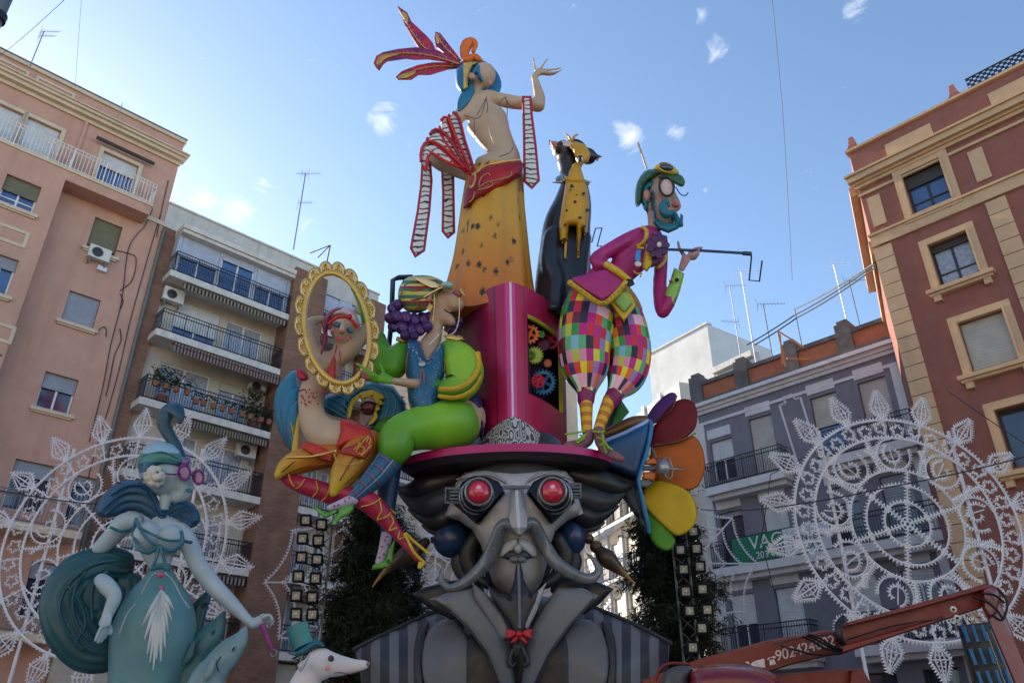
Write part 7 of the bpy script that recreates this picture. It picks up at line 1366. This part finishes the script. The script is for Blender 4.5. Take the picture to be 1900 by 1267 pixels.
def rosette(label, cx, cy, Yp, Rpx, bm, seed=0, kites=18, grp='illuminated rosettes hung across the square', fine=1., big=1.):
    C = P(cx, cy, Yp); Rm = Rpx * mpp(C); root = thing('light_rosette', label, 'light decoration', C, grp)
    r = random.Random(seed); e = .015 * Rm * 2.6 / fine; br = .0085 * Rm * big; tr = .0088 * Rm
    circ = lambda k, n=96, o=(0, 0): [Vector((o[0] + k * Rm * math.cos(2 * math.pi * i / n), 0, o[1] + k * Rm * math.sin(2 * math.pi * i / n))) for i in range(n + 1)]
    for k in (1., .82, .5, .36, .2):
        T, B = MB(), MB(); line(T, B, circ(k), tr * (1.3 if k > .8 else 1), br, e, 1); part(T, B, 'ring', root, 'bulbs', bm=bm)
    for i in range(kites):
        a = 2 * math.pi * (i + .5) / kites
        if i == 0:
            T, B = MB(), MB(); K_ = [Vector((1.0, 0, 0)), Vector((1.13, 0, .085)), Vector((1.31, 0, 0)), Vector((1.13, 0, -.085)), Vector((1.0, 0, 0))]
            K_ = [v * Rm for v in K_]; line(T, B, K_, tr * .9, br, e * .75, -1); k2 = [v * Rm for v in (Vector((1.0, 0, 0)), Vector((1.13, 0, .045)), Vector((1.31, 0, 0)), Vector((1.13, 0, -.045)), Vector((1., 0, 0)))]; line(T, B, k2, tr * .7, br * .7, e, 1)
            for zz in (-.085, .085): T.bar(Vector((1.13, 0, 0)) * Rm, Vector((1.13, 0, zz)) * Rm, tr * .6, 4)
            T.bar(Vector((.82, 0, 0)) * Rm, Vector((1.31, 0, 0)) * Rm, tr * .8, 4); k0 = part(T, B, 'kite', root, 'bulbs', (0, 0, 0), a, bm)
        else:
            o = k0.copy(); COL.objects.link(o); o.parent = root; o.rotation_euler = (0, -a, 0)
            for ch in k0.children: c_ = ch.copy(); COL.objects.link(c_); c_.parent = o
    s0 = None; ns = kites * 2
    for i in range(ns):
        a = 2 * math.pi * (i + .25) / ns * 1.; rr = .91 + .012 * (1 if i % 2 else -1); loc = Vector((rr * Rm * math.cos(a), 0, rr * Rm * math.sin(a)))
        if s0 is None:
            T, B = MB(), MB(); q = [Vector((math.cos(t) * k, 0, math.sin(t) * k)) * Rm * .062 for j in range(5) for t, k in ((2 * math.pi * j / 5, 1), (2 * math.pi * (j + .5) / 5, .5))]; q.append(q[0]); line(T, B, q, tr * .6, br * .75, e * .55, 1); s0 = part(T, B, 'star', root, 'bulbs', loc, r.random() * 6, bm)
        else:
            o = s0.copy(); COL.objects.link(o); o.parent = root; o.location = loc; o.rotation_euler = (0, r.random() * 6, 0)
            for ch in s0.children: c_ = ch.copy(); COL.objects.link(c_); c_.parent = o
    m0 = None; nsc = 9
    for i in range(nsc):   # scroll motifs between the inner rings
        a = 2 * math.pi * (i + .2) / nsc
        if m0 is None:
            T, B = MB(), MB(); c0 = Vector((.655, 0, 0)) * Rm
            line(T, B, [c0 + Vector((math.cos(t), 0, math.sin(t))) * .15 * Rm for t in [2 * math.pi * j / 26 for j in range(22)]], tr * .75, br, e * .75, 1)
            line(T, B, [c0 + Vector((math.cos(t) * (1 - j / 26), 0, math.sin(t) * (1 - j / 26))) * .10 * Rm for j, t in enumerate([.5 + .33 * j for j in range(18)])], tr * .75, br, e * .7, 1)
            line(T, B, [c0 + Vector((-.16, 0, .14)) * Rm, c0 + Vector((0, 0, .2)) * Rm, c0 + Vector((.13, 0, .23)) * Rm], tr * .7, br, e * .7, 1, True); line(T, B, [c0 + Vector((-.02, 0, .17)) * Rm, c0 + Vector((.05, 0, .26)) * Rm], tr * .7, br, e * .6, 1, True); T.bar(c0 + Vector((-.12, 0, 0)) * Rm, c0 + Vector((.08, 0, .03)) * Rm, tr * .7, 4)
            m0 = part(T, B, 'scroll', root, 'bulbs', (0, 0, 0), a, bm)
        else:
            o = m0.copy(); COL.objects.link(o); o.parent = root; o.rotation_euler = (0, -a, 0)
            for ch in m0.children: c_ = ch.copy(); COL.objects.link(c_); c_.parent = o
    for i in range(6):
        a = 2 * math.pi * i / 6 + .3; T, B = MB(), MB(); v = Vector((math.cos(a), 0, math.sin(a))); line(T, B, [v * .02 * Rm, v * .5 * Rm], tr * .8, br, e, 1, True); part(T, B, 'spoke', root, 'bulbs', bm=bm)
    p = MB()
    for x in (-.62, .62):
        p.bar(C + Vector((x * Rm, .09, Rm * .9 if Rm < 9 else 0)), Vector((C.x + x * Rm, C.y + .09, 0)), .04, 6)
    p.build('support_pole', wt, root, 40)
    return root
rosette('white rosette of light bulbs hung in front of the pink block, behind the blue lady', 213, 1005, 18.5, 205, blb, 1)
rosette('pearly rosette of light bulbs hung in front of the grey and red-brown blocks', 1684, 972, 17.0, 207, blbr, 2, fine=1.2, big=1.35)
rosette('small far rosette of light bulbs hung in the street behind the giant bust', 880, 1080, 34, 120, blb, 3, kites=12)
rosette('far rosette of light bulbs hung in front of the far cream block', 1060, 1060, 32, 90, blb, 4, kites=12)
def web(label, cx, cy, Yp, Rpx, bm, n=8, rot=0):
    C = P(cx, cy, Yp); Rm = Rpx * mpp(C); root = thing('light_web', label, 'light decoration', C, 'spider web light frames')
    for i in range(n):
        a = 2 * math.pi * i / n + rot; a2 = a + 2 * math.pi / n; v, v2 = Vector((math.cos(a), 0, math.sin(a))), Vector((math.cos(a2), 0, math.sin(a2)))
        T, B = MB(), MB(); T.bar(Vector((0, 0, 0)), v * Rm, .012 * Rm, 4); part(T, B, 'spoke', root, 'bulbs', bm=bm) if False else None
        for k in (1., .74, .5, .28):
            p0, p2 = v * Rm * k, v2 * Rm * k; p1 = (p0 + p2) / 2 * .80; line(T, B, [p0 * (1 - t) ** 2 + p1 * 2 * t * (1 - t) + p2 * t * t for t in [j / 8 for j in range(9)]], .009 * Rm, .013 * Rm, .045 * Rm, 1)
        part(T, B, 'web_sector', root, 'bulbs', bm=bm)
    p = MB(); p.bar(C + Vector((0, .06, Rm * .9)), Vector((C.x, C.y + .06, 0)), .04, 6); p.build('support_pole', wt, root, 40)
web('white spider-web light frame hanging before the brick block', 628, 1080, 20.5, 137, blb); web('pearly spider-web light frame hanging before the green banner', 1285, 1045, 23, 120, blbr)
# ================================================================== floodlight masts
black = mat('black_lamp_housing', (.012, .012, .013), .5, .2); lampg = mat('floodlight_glass', (.46, .43, .34), .12, .5, 18, spec=.8); refl = mat('blue_lamp_reflection', (.08, .14, .34), .15, .2)  # floodlight glass is coloured pale to stand for warm reflections
def mast(label, lamps, Yp, cxs):
    base = P(sum(l[0] for l in lamps) / len(lamps), 1200, Yp); base.z = 0; root = thing('floodlight_mast', label, 'floodlight', base)
    s = mpp(P(lamps[0][0], 1050, Yp)); top_z = max(P(x, y, Yp).z for x, y in lamps) + .3
    for dx in (-.18, .18):
        m = MB(); m.bar(Vector((base.x + dx, Yp + .25, 0)), Vector((base.x + dx, Yp + .25, top_z)), .03, 6); m.build('mast_tube', mat('aluminium', (.25, .25, .25), .35, .1, metal=.7), root, 40)
    m = MB(); z = 1.
    while z < top_z - .35: m.bar(Vector((base.x - .18, Yp + .25, z)), Vector((base.x + .18, Yp + .25, z + .35)), .014, 4); m.bar(Vector((base.x + .18, Yp + .25, z)), Vector((base.x - .18, Yp + .25, z + .35)), .014, 4); z += .35
    m.build('lattice', MATS['aluminium'], root)
    for x, y in lamps:
        c = P(x, y, Yp); w_ = 9.2 * s; h_ = 9.5 * s; o = MB(); n = (CAM - c).normalized(); n = Vector((n.x * .3, n.y, n.z - .1)).normalized(); u = n.cross(Vector((0, 0, 1))).normalized() * -1; v = u.cross(n) * -1; v = v if v.z > 0 else -v
        cor = lambda a, b_, d: c + u * a * w_ + v * b_ * h_ + n * d
        o.hexa([cor(-1, -1, .05), cor(1, -1, .05), cor(.6, -.6, -.16), cor(-.6, -.6, -.16), cor(-1, 1, .05), cor(1, 1, .05), cor(.6, .6, -.16), cor(-.6, .6, -.16)]); 
        for (a0, b0, a1, b1) in ((-1, -1, 1, -1), (1, -1, 1, 1), (1, 1, -1, 1), (-1, 1, -1, -1)): o.bar(cor(a0, b0, .05), cor(a1, b1, .05), .022, 4)
        o.bar(cor(0, -1, 0), Vector((base.x, Yp + .25, c.z - .2)), .018, 5); o.bar(cor(-1.1, 0, 0), cor(-1.1, -1.2, -.03), .012, 4); o.bar(cor(1.1, 0, 0), cor(1.1, -1.2, -.03), .012, 4); o.bar(cor(-1.1, -1.2, -.03), cor(1.1, -1.2, -.03), .012, 4)
        f = o.build('floodlight', black, root); g_ = MB(); g_.quad(cor(-.74, -.7, .056), cor(.74, -.7, .056), cor(.74, .7, .056), cor(-.74, .7, .056)); g_.build('lamp_glass', lampg, f)
        q = MB(); q.hexa([cor(-.25, -.15, .057), cor(.25, -.15, .057), cor(.25, -.15, .065), cor(-.25, -.15, .065), cor(-.25, .25, .057), cor(.25, .25, .057), cor(.25, .25, .065), cor(-.25, .25, .065)]); q.build('lamp_bulb', mat('pale_lamp_bulb', (.72, .66, .48), .2, .1), f)
mast('black floodlight mast in front of the brick block, left of the dark conifer', [(568, 964), (597, 972), (562, 998), (591, 1002), (560, 1033), (589, 1037), (554, 1068), (586, 1072), (550, 1104), (580, 1107), (550, 1138), (580, 1139)], 18.5, None)
mast('black floodlight mast standing against the dark tree beside the petals', [(1258, 985), (1286, 985), (1262, 1019), (1292, 1017), (1268, 1055), (1298, 1050), (1272, 1096), (1303, 1092), (1279, 1132), (1312, 1130), (1302, 1164), (1285, 1200)], 19, None)
# ================================================================== conifers
bark = mat('conifer_bark', (.07, .045, .03), .9, .3, 8, .5); fol = mat('dark_conifer_foliage', (.020, .030, .014), .8, .45, 1.2)
def conifer(label, px0, pyt, Yp, wpx, seed, n=130, dens=1.):
    r = random.Random(seed); T = P(px0, pyt, Yp); root = thing('conifer_tree', label, 'tree', (T.x, Yp, 0)); h = T.z; b = MB()
    b.tube([Vector((T.x + .12 * math.sin(i * 1.3), Yp, h * i / 8)) for i in range(9)], [.2 * (1 - i / 9) + .02 for i in range(9)], 8); W_ = wpx * mpp(T); f = MB()
    for i in range(n):
        t = r.random() ** .8; z = h * (.12 + .88 * t); a = r.random() * 6.283; L = W_ * (.35 + .75 * (1 - t)) * r.uniform(.5, 1.1); p0 = Vector((T.x, Yp, z)); d = Vector((math.cos(a), math.sin(a), r.uniform(-.1, .45)))
        pts = [p0 + d * L * k / 5 + Vector((0, 0, -.10 * L * (k / 5) ** 2 * 2)) for k in range(6)]; b.tube(pts, [.03, .025, .02, .015, .01, .005], 4)
        for k in range(1, 6):
            for s in range(10):
                q = pts[k] + Vector((r.gauss(0, .13), r.gauss(0, .13), r.gauss(0, .1)))
                for e in range(5):   # drooping needle sprays
                    v = Vector((r.gauss(0, .55), r.gauss(0, .55), -.45 + r.gauss(0, .5))).normalized() * r.uniform(.14, .32); w = Vector((-v.y, v.x, .2)).normalized() * r.uniform(.010, .026)
                    f.add([q, q + v * .5 + w, q + v, q + v * .5 - w], [(0, 1, 2, 3)])
    b.build('trunk', bark, root, 60); f.build('crown', fol, root)
conifer('dark conifer standing behind the acrobat\'s boots', 700, 940, 19.6, 120, 1, 260); conifer('dark conifer standing beneath the rainbow petals', 1225, 900, 20.5, 125, 2, 260); conifer('slim dark conifer behind the lower left of the giant bust', 752, 1000, 21.5, 80, 3, 110)
# ================================================================== red articulated lift
Yc = 9.0
li = thing('boom_lift', 'red articulated boom lift with white phone number, in front of the grey block', 'boom lift', P(1500, 1267, Yc)); li.location.z = 0
redm = mat('worn_red_machine_paint', (.17, .024, .013), .5, .2, 4, .1, streak=.25); redd = mat('dark_red_hood_paint', (.16, .008, .014), .28, .12, 3, coat=.5)
def beam(o, d, th, name, m=redm, rnd=3): return puff(Yc, o, th, rnd, d, step=9).build(name, m, li, 40)
beam([(1190, 1262), (1296, 1222), (1420, 1188), (1530, 1168), (1560, 1172), (1562, 1210), (1540, 1216), (1470, 1232), (1380, 1262), (1300, 1300), (1200, 1300)], .35, 42, 'lower_boom')
beam([(1562, 1158), (1600, 1148), (1700, 1122), (1824, 1088), (1834, 1108), (1820, 1128), (1760, 1148), (1660, 1180), (1560, 1214), (1556, 1190)], .2, 34, 'upper_boom')
beam([(1570, 1154), (1640, 1136), (1760, 1102), (1830, 1082), (1834, 1092), (1700, 1130), (1566, 1164)], .05, 20, 'upper_rail'); beam([(1556, 1198), (1650, 1172), (1750, 1142), (1752, 1150), (1660, 1180), (1562, 1212)], .02, 16, 'lower_rail')
strip(Yc, [(1572, 1186, -.02), (1660, 1160, -.02), (1752, 1146, -.02)], 1.6).build('hydraulic_pipe', gK, li, 60)
strip(Yc, [(1430, 1196, .1), (1500, 1180, .1), (1556, 1176, .1)], 1.2).build('boom_edge', gD, li, 60)
beam([(1820, 1090), (1838, 1083), (1854, 1090), (1858, 1108), (1850, 1140), (1834, 1150), (1822, 1128)], .1, 44, 'elbow_joint', redd, 6)
beam([(1828, 1140), (1854, 1112), (1880, 1175), (1915, 1262), (1930, 1330), (1905, 1330), (1880, 1262)], .15, 36, 'outer_boom', redd)
for x, y in ((1769, 1130), (1776, 1146)): egg(Yc, x, y, 6, 6, 4, dy=-.05).build('pivot_pin', wht, li, 60); egg(Yc, x, y, 2.5, 2.5, 4, dy=-.07).build('pin_head', gK, li, 60)
strip(Yc, [(1566, 1146, .0), (1556, 1160, -.05), (1558, 1182, -.05), (1564, 1192, .0)], 7).build('hose_loop', gK, li, 60)
for k, q in enumerate(([(1488, 1180), (1510, 1190), (1535, 1204), (1562, 1208)], [(1496, 1178), (1515, 1186), (1540, 1200), (1564, 1205)], [(1450, 1198), (1480, 1206), (1515, 1214), (1560, 1212)], [(1500, 1176), (1520, 1183), (1545, 1198), (1564, 1203)], [(1806, 1108), (1830, 1116), (1850, 1132), (1862, 1150)], [(1850, 1090), (1866, 1110), (1868, 1130), (1858, 1150), (1840, 1140)], [(1822, 1100), (1846, 1104), (1864, 1118)])): strip(Yc, [(x, y, -.05 - .012 * k) for x, y in q], 2.2).build('hydraulic_hose', gK, li, 60)
beam([(1370, 1300), (1440, 1250), (1560, 1240), (1600, 1240), (1616, 1267), (1640, 1310), (1560, 1310)], .5, 30, 'turntable_arm'); beam([(1578, 1242), (1600, 1238), (1616, 1268), (1640, 1340), (1570, 1340)], .4, 24, 'turntable_bracket')
hd = puff(Yc - 1.2, [(1275, 1330), (1278, 1262), (1284, 1240), (1330, 1231), (1390, 1233), (1430, 1246), (1452, 1268), (1464, 1330)], 120, 30, 0, smooth=2).build('engine_hood', redd, li, 60); puff(Yc - 1.2, [(1222, 1330), (1226, 1262), (1238, 1242), (1262, 1234), (1288, 1238), (1280, 1262), (1278, 1330)], 80, 16, .1, smooth=2).build('hood_cover', mat('grey_plastic_cover', (.07, .07, .07), .5), li, 60)
strip(Yc - 1.2, [(1284, 1246, -.42), (1340, 1240, -.45), (1400, 1248, -.42), (1446, 1272, -.3)], 1.4).build('hood_seam', mat('rust_seam', (.28, .06, .03), .5), hd, 60); strip(Yc - 1.2, [(1216, 1262, 0), (1225, 1240, 0), (1245, 1230, 0), (1280, 1232, 0)], 3).build('guard_hoop', redm, li, 60)
ped = MB(); c = P(1400, 1300, Yc); ped.box((c.x - 1.2, Yc - 1.2, 0), (c.x + 1.6, Yc + .9, max(.6, c.z))); ped.build('chassis', redm, li)
for dx in (-.9, 1.2):
    for dy in (-1.3, .9): w_ = MB(); w_.tube([(c.x + dx, Yc + dy - .12, .42), (c.x + dx, Yc + dy + .12, .42)], .42, 20); w_.build('wheel', gK, li, 40)
def text(s, loc, xdir, up, size, m, parent, name, ext=.004, shear=0):
    cu = bpy.data.curves.new('t', 'FONT'); cu.body = s; cu.size = size; cu.extrude = ext; cu.shear = shear; o = bpy.data.objects.new('t', cu); COL.objects.link(o); dgp = bpy.context.evaluated_depsgraph_get(); me = bpy.data.meshes.new_from_object(o.evaluated_get(dgp)); bpy.data.objects.remove(o); me.name = name
    x = xdir.normalized(); n = x.cross(up).normalized(); u = n.cross(x); M = Matrix((x, u, n)).transposed(); off = origin_of(parent)
    for v in me.vertices: v.co = M @ v.co + Vector(loc) - off
    me.materials.clear(); me.materials.append(m); o2 = bpy.data.objects.new(name, me); COL.objects.link(o2); o2.parent = parent; return o2
wp = mat('worn_white_lettering', (.55, .48, .46), .6, .35, 30)
a, b_ = P(1440, 1226, Yc + .03), P(1556, 1194, Yc + .03); text('902424002', a, b_ - a, Vector((0, -.35, 1)), .155, wp, li, 'phone_number', shear=.1)
m = MB(); 
for o in ([(1424, 1220), (1438, 1216), (1440, 1220), (1436, 1221), (1434, 1219), (1428, 1220), (1428, 1223), (1424, 1224)], [(1428, 1224), (1436, 1222), (1440, 1231), (1428, 1234)]): puff(Yc, o, 1, .5, .02, mb=m, step=3)
m.build('phone_symbol', wp, li)
m = MB()
for o in ([(1382, 1228), (1388, 1226), (1392, 1233), (1396, 1228), (1402, 1225), (1418, 1221), (1420, 1238), (1400, 1236)],): puff(Yc, o, 1, .5, .0, mb=m, step=3)
m.build('faded_lettering', wp, li)
# rack of blue tubes
rk = thing('tube_rack', 'black rack of bright blue tubes standing under the boom lift elbow', 'rack', P(1815, 1267, Yc + .8)); rk.location.z = 0
Yr = Yc + .8; bt = mat('bright_blue_tube', (.02, .16, .36), .35, .15)
puff(Yr, [(1776, 1160), (1842, 1152), (1895, 1300), (1915, 1540), (1840, 1540), (1812, 1300)], 10, 3, .12, step=12).build('panel', gK, rk, 40)
for r_ in range(4):
    for c_ in range(4):
        x, y = 1786 + c_ * 17 + r_ * 13.5, 1161 - c_ * 1.2 + r_ * 42; strip(Yr, [(x, y, 0), (x + 4.5, y + 12, 0), (x + 11, y + 30, 0)], 3.6, sub=1).build('blue_tube', bt, rk, 50)
strip(Yr, [(1830, 1172, -.1), (1862, 1260, -.1), (1890, 1330, -.1)], 1.4, sub=1).build('rack_rail', steel, rk, 60); strip(Yr, [(1838, 1168, -.1), (1876, 1258, -.1), (1900, 1330, -.1)], 1.4, sub=1).build('rack_rail', steel, rk, 60)
# banner on the grey block
bn = thing('banner', 'green and white printed advertising banner tied to a balcony of the grey block', 'banner', Gf.W(.5, 8.2, .1)); q0 = Gf.pix(1363, 1048, .1); q1 = Gf.pix(1458, 1032, .1); q2 = Gf.pix(1535, 1016, .1); zb_ = 8.42; zt_ = zb_ + .98
grb = mat('green_banner_cloth', (.01, .16, .085), .6, .1); whb = mat('white_banner_cloth', (.50, .52, .58), .6, .08); m = MB(); Gf.fb(q0[0], q1[0], zb_ - .27, zt_ - .27, .09, .1, m); m.build('green_sheet', grb, bn); m = MB(); Gf.fb(q1[0] + .001, q2[0] + .2, zb_ - .27, zt_ - .27, .09, .1, m); m.build('white_sheet', whb, bn)
wl = mat('white_print', (.6, .62, .6), .6); kl = mat('black_print', (.03, .03, .04), .6); up = Vector((0, 0, 1))
text('VACIF', Gf.W(q0[0] + .75, zb_ + .17, .105), Gf.u, up, .72, wl, bn, 'banner_name'); text('203 004', Gf.W(q1[0] - 1.2, zb_ - .2, .105), Gf.u, up, .36, wl, bn, 'banner_phone'); text('MANTEN', Gf.W(q1[0] + .26, zb_ + .17, .105), Gf.u, up, .32, kl, bn, 'banner_line'); text('SANEAM', Gf.W(q1[0] + .26, zb_ - .16, .105), Gf.u, up, .3, kl, bn, 'banner_line', shear=.2)
# ================================================================== aerials, wires, pole
mast_m = mat('grey_aerial_metal', (.30, .30, .31), .4, .1, metal=.4); wmst = mat('white_aerial_mast', (.68, .68, .70), .4, .05)
def aerial(label, b0, t0, Yp, m=mast_m, yagis=((.0, 1, 1.4),), r=.022):
    B, T = P(*b0, Yp), P(*t0, Yp); B = Vector((T.x, Yp, B.z - .15)); root = thing('roof_aerial', label, 'antenna', B, 'roof aerials'); o = MB(); o.bar(B, T, r, 6); o.build('mast', m, root, 40)
    for (dz, sgn, L) in yagis:
        y = MB(); z = T - Vector((0, 0, dz)); e = z + Vector((sgn * L, .15, .12)); s = z - Vector((sgn * L * .25, 0, .02)); y.bar(s, e, .012, 4)
        for k in range(9): c = s + (e - s) * k / 8; h = .28 - .015 * k; y.bar(c - Vector((0, .1, h)) * .8, c + Vector((0, .1, h)) * .8, .006, 4)
        for q in (-1, 1): y.bar(s, s + Vector((-.05 * sgn, .05, .35 * q)), .008, 4)
        y.build('yagi', m, root)
aerial('spiky aerial on the pink block roof', (60, 122), (82, 58), 22, yagis=((0, 1, .5), (.25, 1, .4))); aerial('tall thin aerial on the brick block roof', (548, 458), (567, 322), 30, yagis=((0, 1, .7), (0, -1, .5), (1.8, 1, .5)), r=.03)
for lab, b0, t0, m_, yg in (('white mast aerial nearest the orange frame, on the grey block terrace', (1402, 690), (1375, 503), wmst, ((0, 1, 1.0),)), ('thin grey aerial beside the white party wall', (1380, 660), (1354, 530), mast_m, ((0, 1, .8), (2.0, -1, .6))), ('dark aerial leaning behind the orange frame on the grey block', (1452, 660), (1416, 564), cab, ((0, 1, 1.1),)), ('white mast aerial over the terrace parapet by the red-brown block', (1573, 620), (1547, 490), wmst, ((0, 1, .8),)), ('thin dark aerial next to the red-brown block', (1602, 612), (1575, 520), cab, ((0, 1, .9),)), ('dark post carrying overhead wires on the grey block terrace', (1492, 640), (1474, 572), cab, ())): aerial(lab, b0, t0, 31.8, m_, yg, .035 if m_ is wmst else .022)
for x, y in ((112, 143), (224, 192)): aerial('short rod on the pink block coping' + (' above its balcony' if x > 200 else ' near its aerial'), (x, y + 24), (x + 3, y), 24, mast_m, (), .015)
og_ = thing('orange_frame', 'orange triangular steel frame on the grey block parapet', 'frame', P(1445, 680, 28.5)); m = MB()
for a, c in (((1458, 680), (1443, 614)), ((1443, 614), (1498, 648)), ((1452, 676), (1447, 620)), ((1460, 665), (1540, 668))): m.bar(P(*a, 28.5), P(*c, 28.5), .035, 5)
m.build('bars', mat('orange_steel', (.5, .2, .05), .5), og_, 40)
bf = thing('rusty_bracket', 'rusty triangular bracket on the brick block roof', 'frame', P(600, 470, 30)); m = MB()
for a, c in (((575, 470), (613, 455)), ((613, 455), (607, 485)), ((590, 478), (613, 455))): m.bar(P(*a, 30), P(*c, 30), .03, 4)
m.build('bars', mat('rusty_iron', (.18, .08, .05), .7), bf)
def wire(label, pts, r=.015):
    q = [P(*a) for a in pts]; out = []
    for a, b_ in zip(q, q[1:]):
        for k in range(16): t = k / 16; out.append(a.lerp(b_, t) - Vector((0, 0, 1)) * .25 * 4 * t * (1 - t) * ((b_ - a).length / 20))
    out.append(q[-1]); m = MB(); m.tube(out, r, 5); tag(m.build('overhead_wire', cab), label, 'wire', 'overhead wires')
wire('upper black overhead wire running from the terrace post to the red-brown block', [(1474, 574, 29), (1625, 486, 22)], .03); wire('middle black overhead wire above the grey block terrace', [(1386, 640, 31), (1474, 585, 29), (1625, 490, 22)], .03); wire('lower black overhead wire above the grey block terrace', [(1400, 640, 31), (1478, 590, 29), (1625, 496, 22)], .03)
wire('thin wire over the pink block roof, left of its aerial', [(0, 104, 20), (130, -10, 14)], .008); wire('black wire crossing the pearly rosette', [(1300, 945, 22), (1480, 935, 16), (1640, 905, 15), (1910, 845, 14)], .014); wire('black wire crossing the white rosette behind the blue lady', [(-20, 905, 16), (90, 925, 17), (180, 935, 18), (240, 920, 19)], .014)
wire('pale guy wire from the pearly rosette down past the banner', [(1550, 815, 17.2), (1430, 880, 17.5), (1412, 1000, 17.8), (1440, 1110, 18)], .01); wire('pale guy wire from the pearly rosette to the red-brown block', [(1760, 726, 17.), (1960, 860, 15)], .012); wire('faint cable hanging over the pink block', [(152, -10, 21), (140, 160, 23)], .006)
wire('faint cable hanging from above beside the red-brown block', [(1432, -10, 18), (1452, 200, 21), (1470, 520, 27)], .008)
tb_ = P(-2, 40, 6); pl_ = thing('lamp_post', 'grey steel post at the edge of the square beside the pink block', 'post', (tb_.x - .06, 6, 0)); m = MB(); m.tube([(tb_.x - .05, 6, 0), (tb_.x - .05, 6, 12)], [.09, .07], 14); m.build('shaft', mat('grey_steel_post', (.16, .17, .18), .35, .15, metal=.5), pl_, 40); m = MB(); m.tube([(tb_.x - .05, 6, tb_.z + .02), (tb_.x - .05, 6, tb_.z + .12)], .1, 14); m.build('band', gK, pl_, 40)
for o in list(bpy.data.objects):
    if o.type == 'MESH' and not o.data.polygons: bpy.data.objects.remove(o)
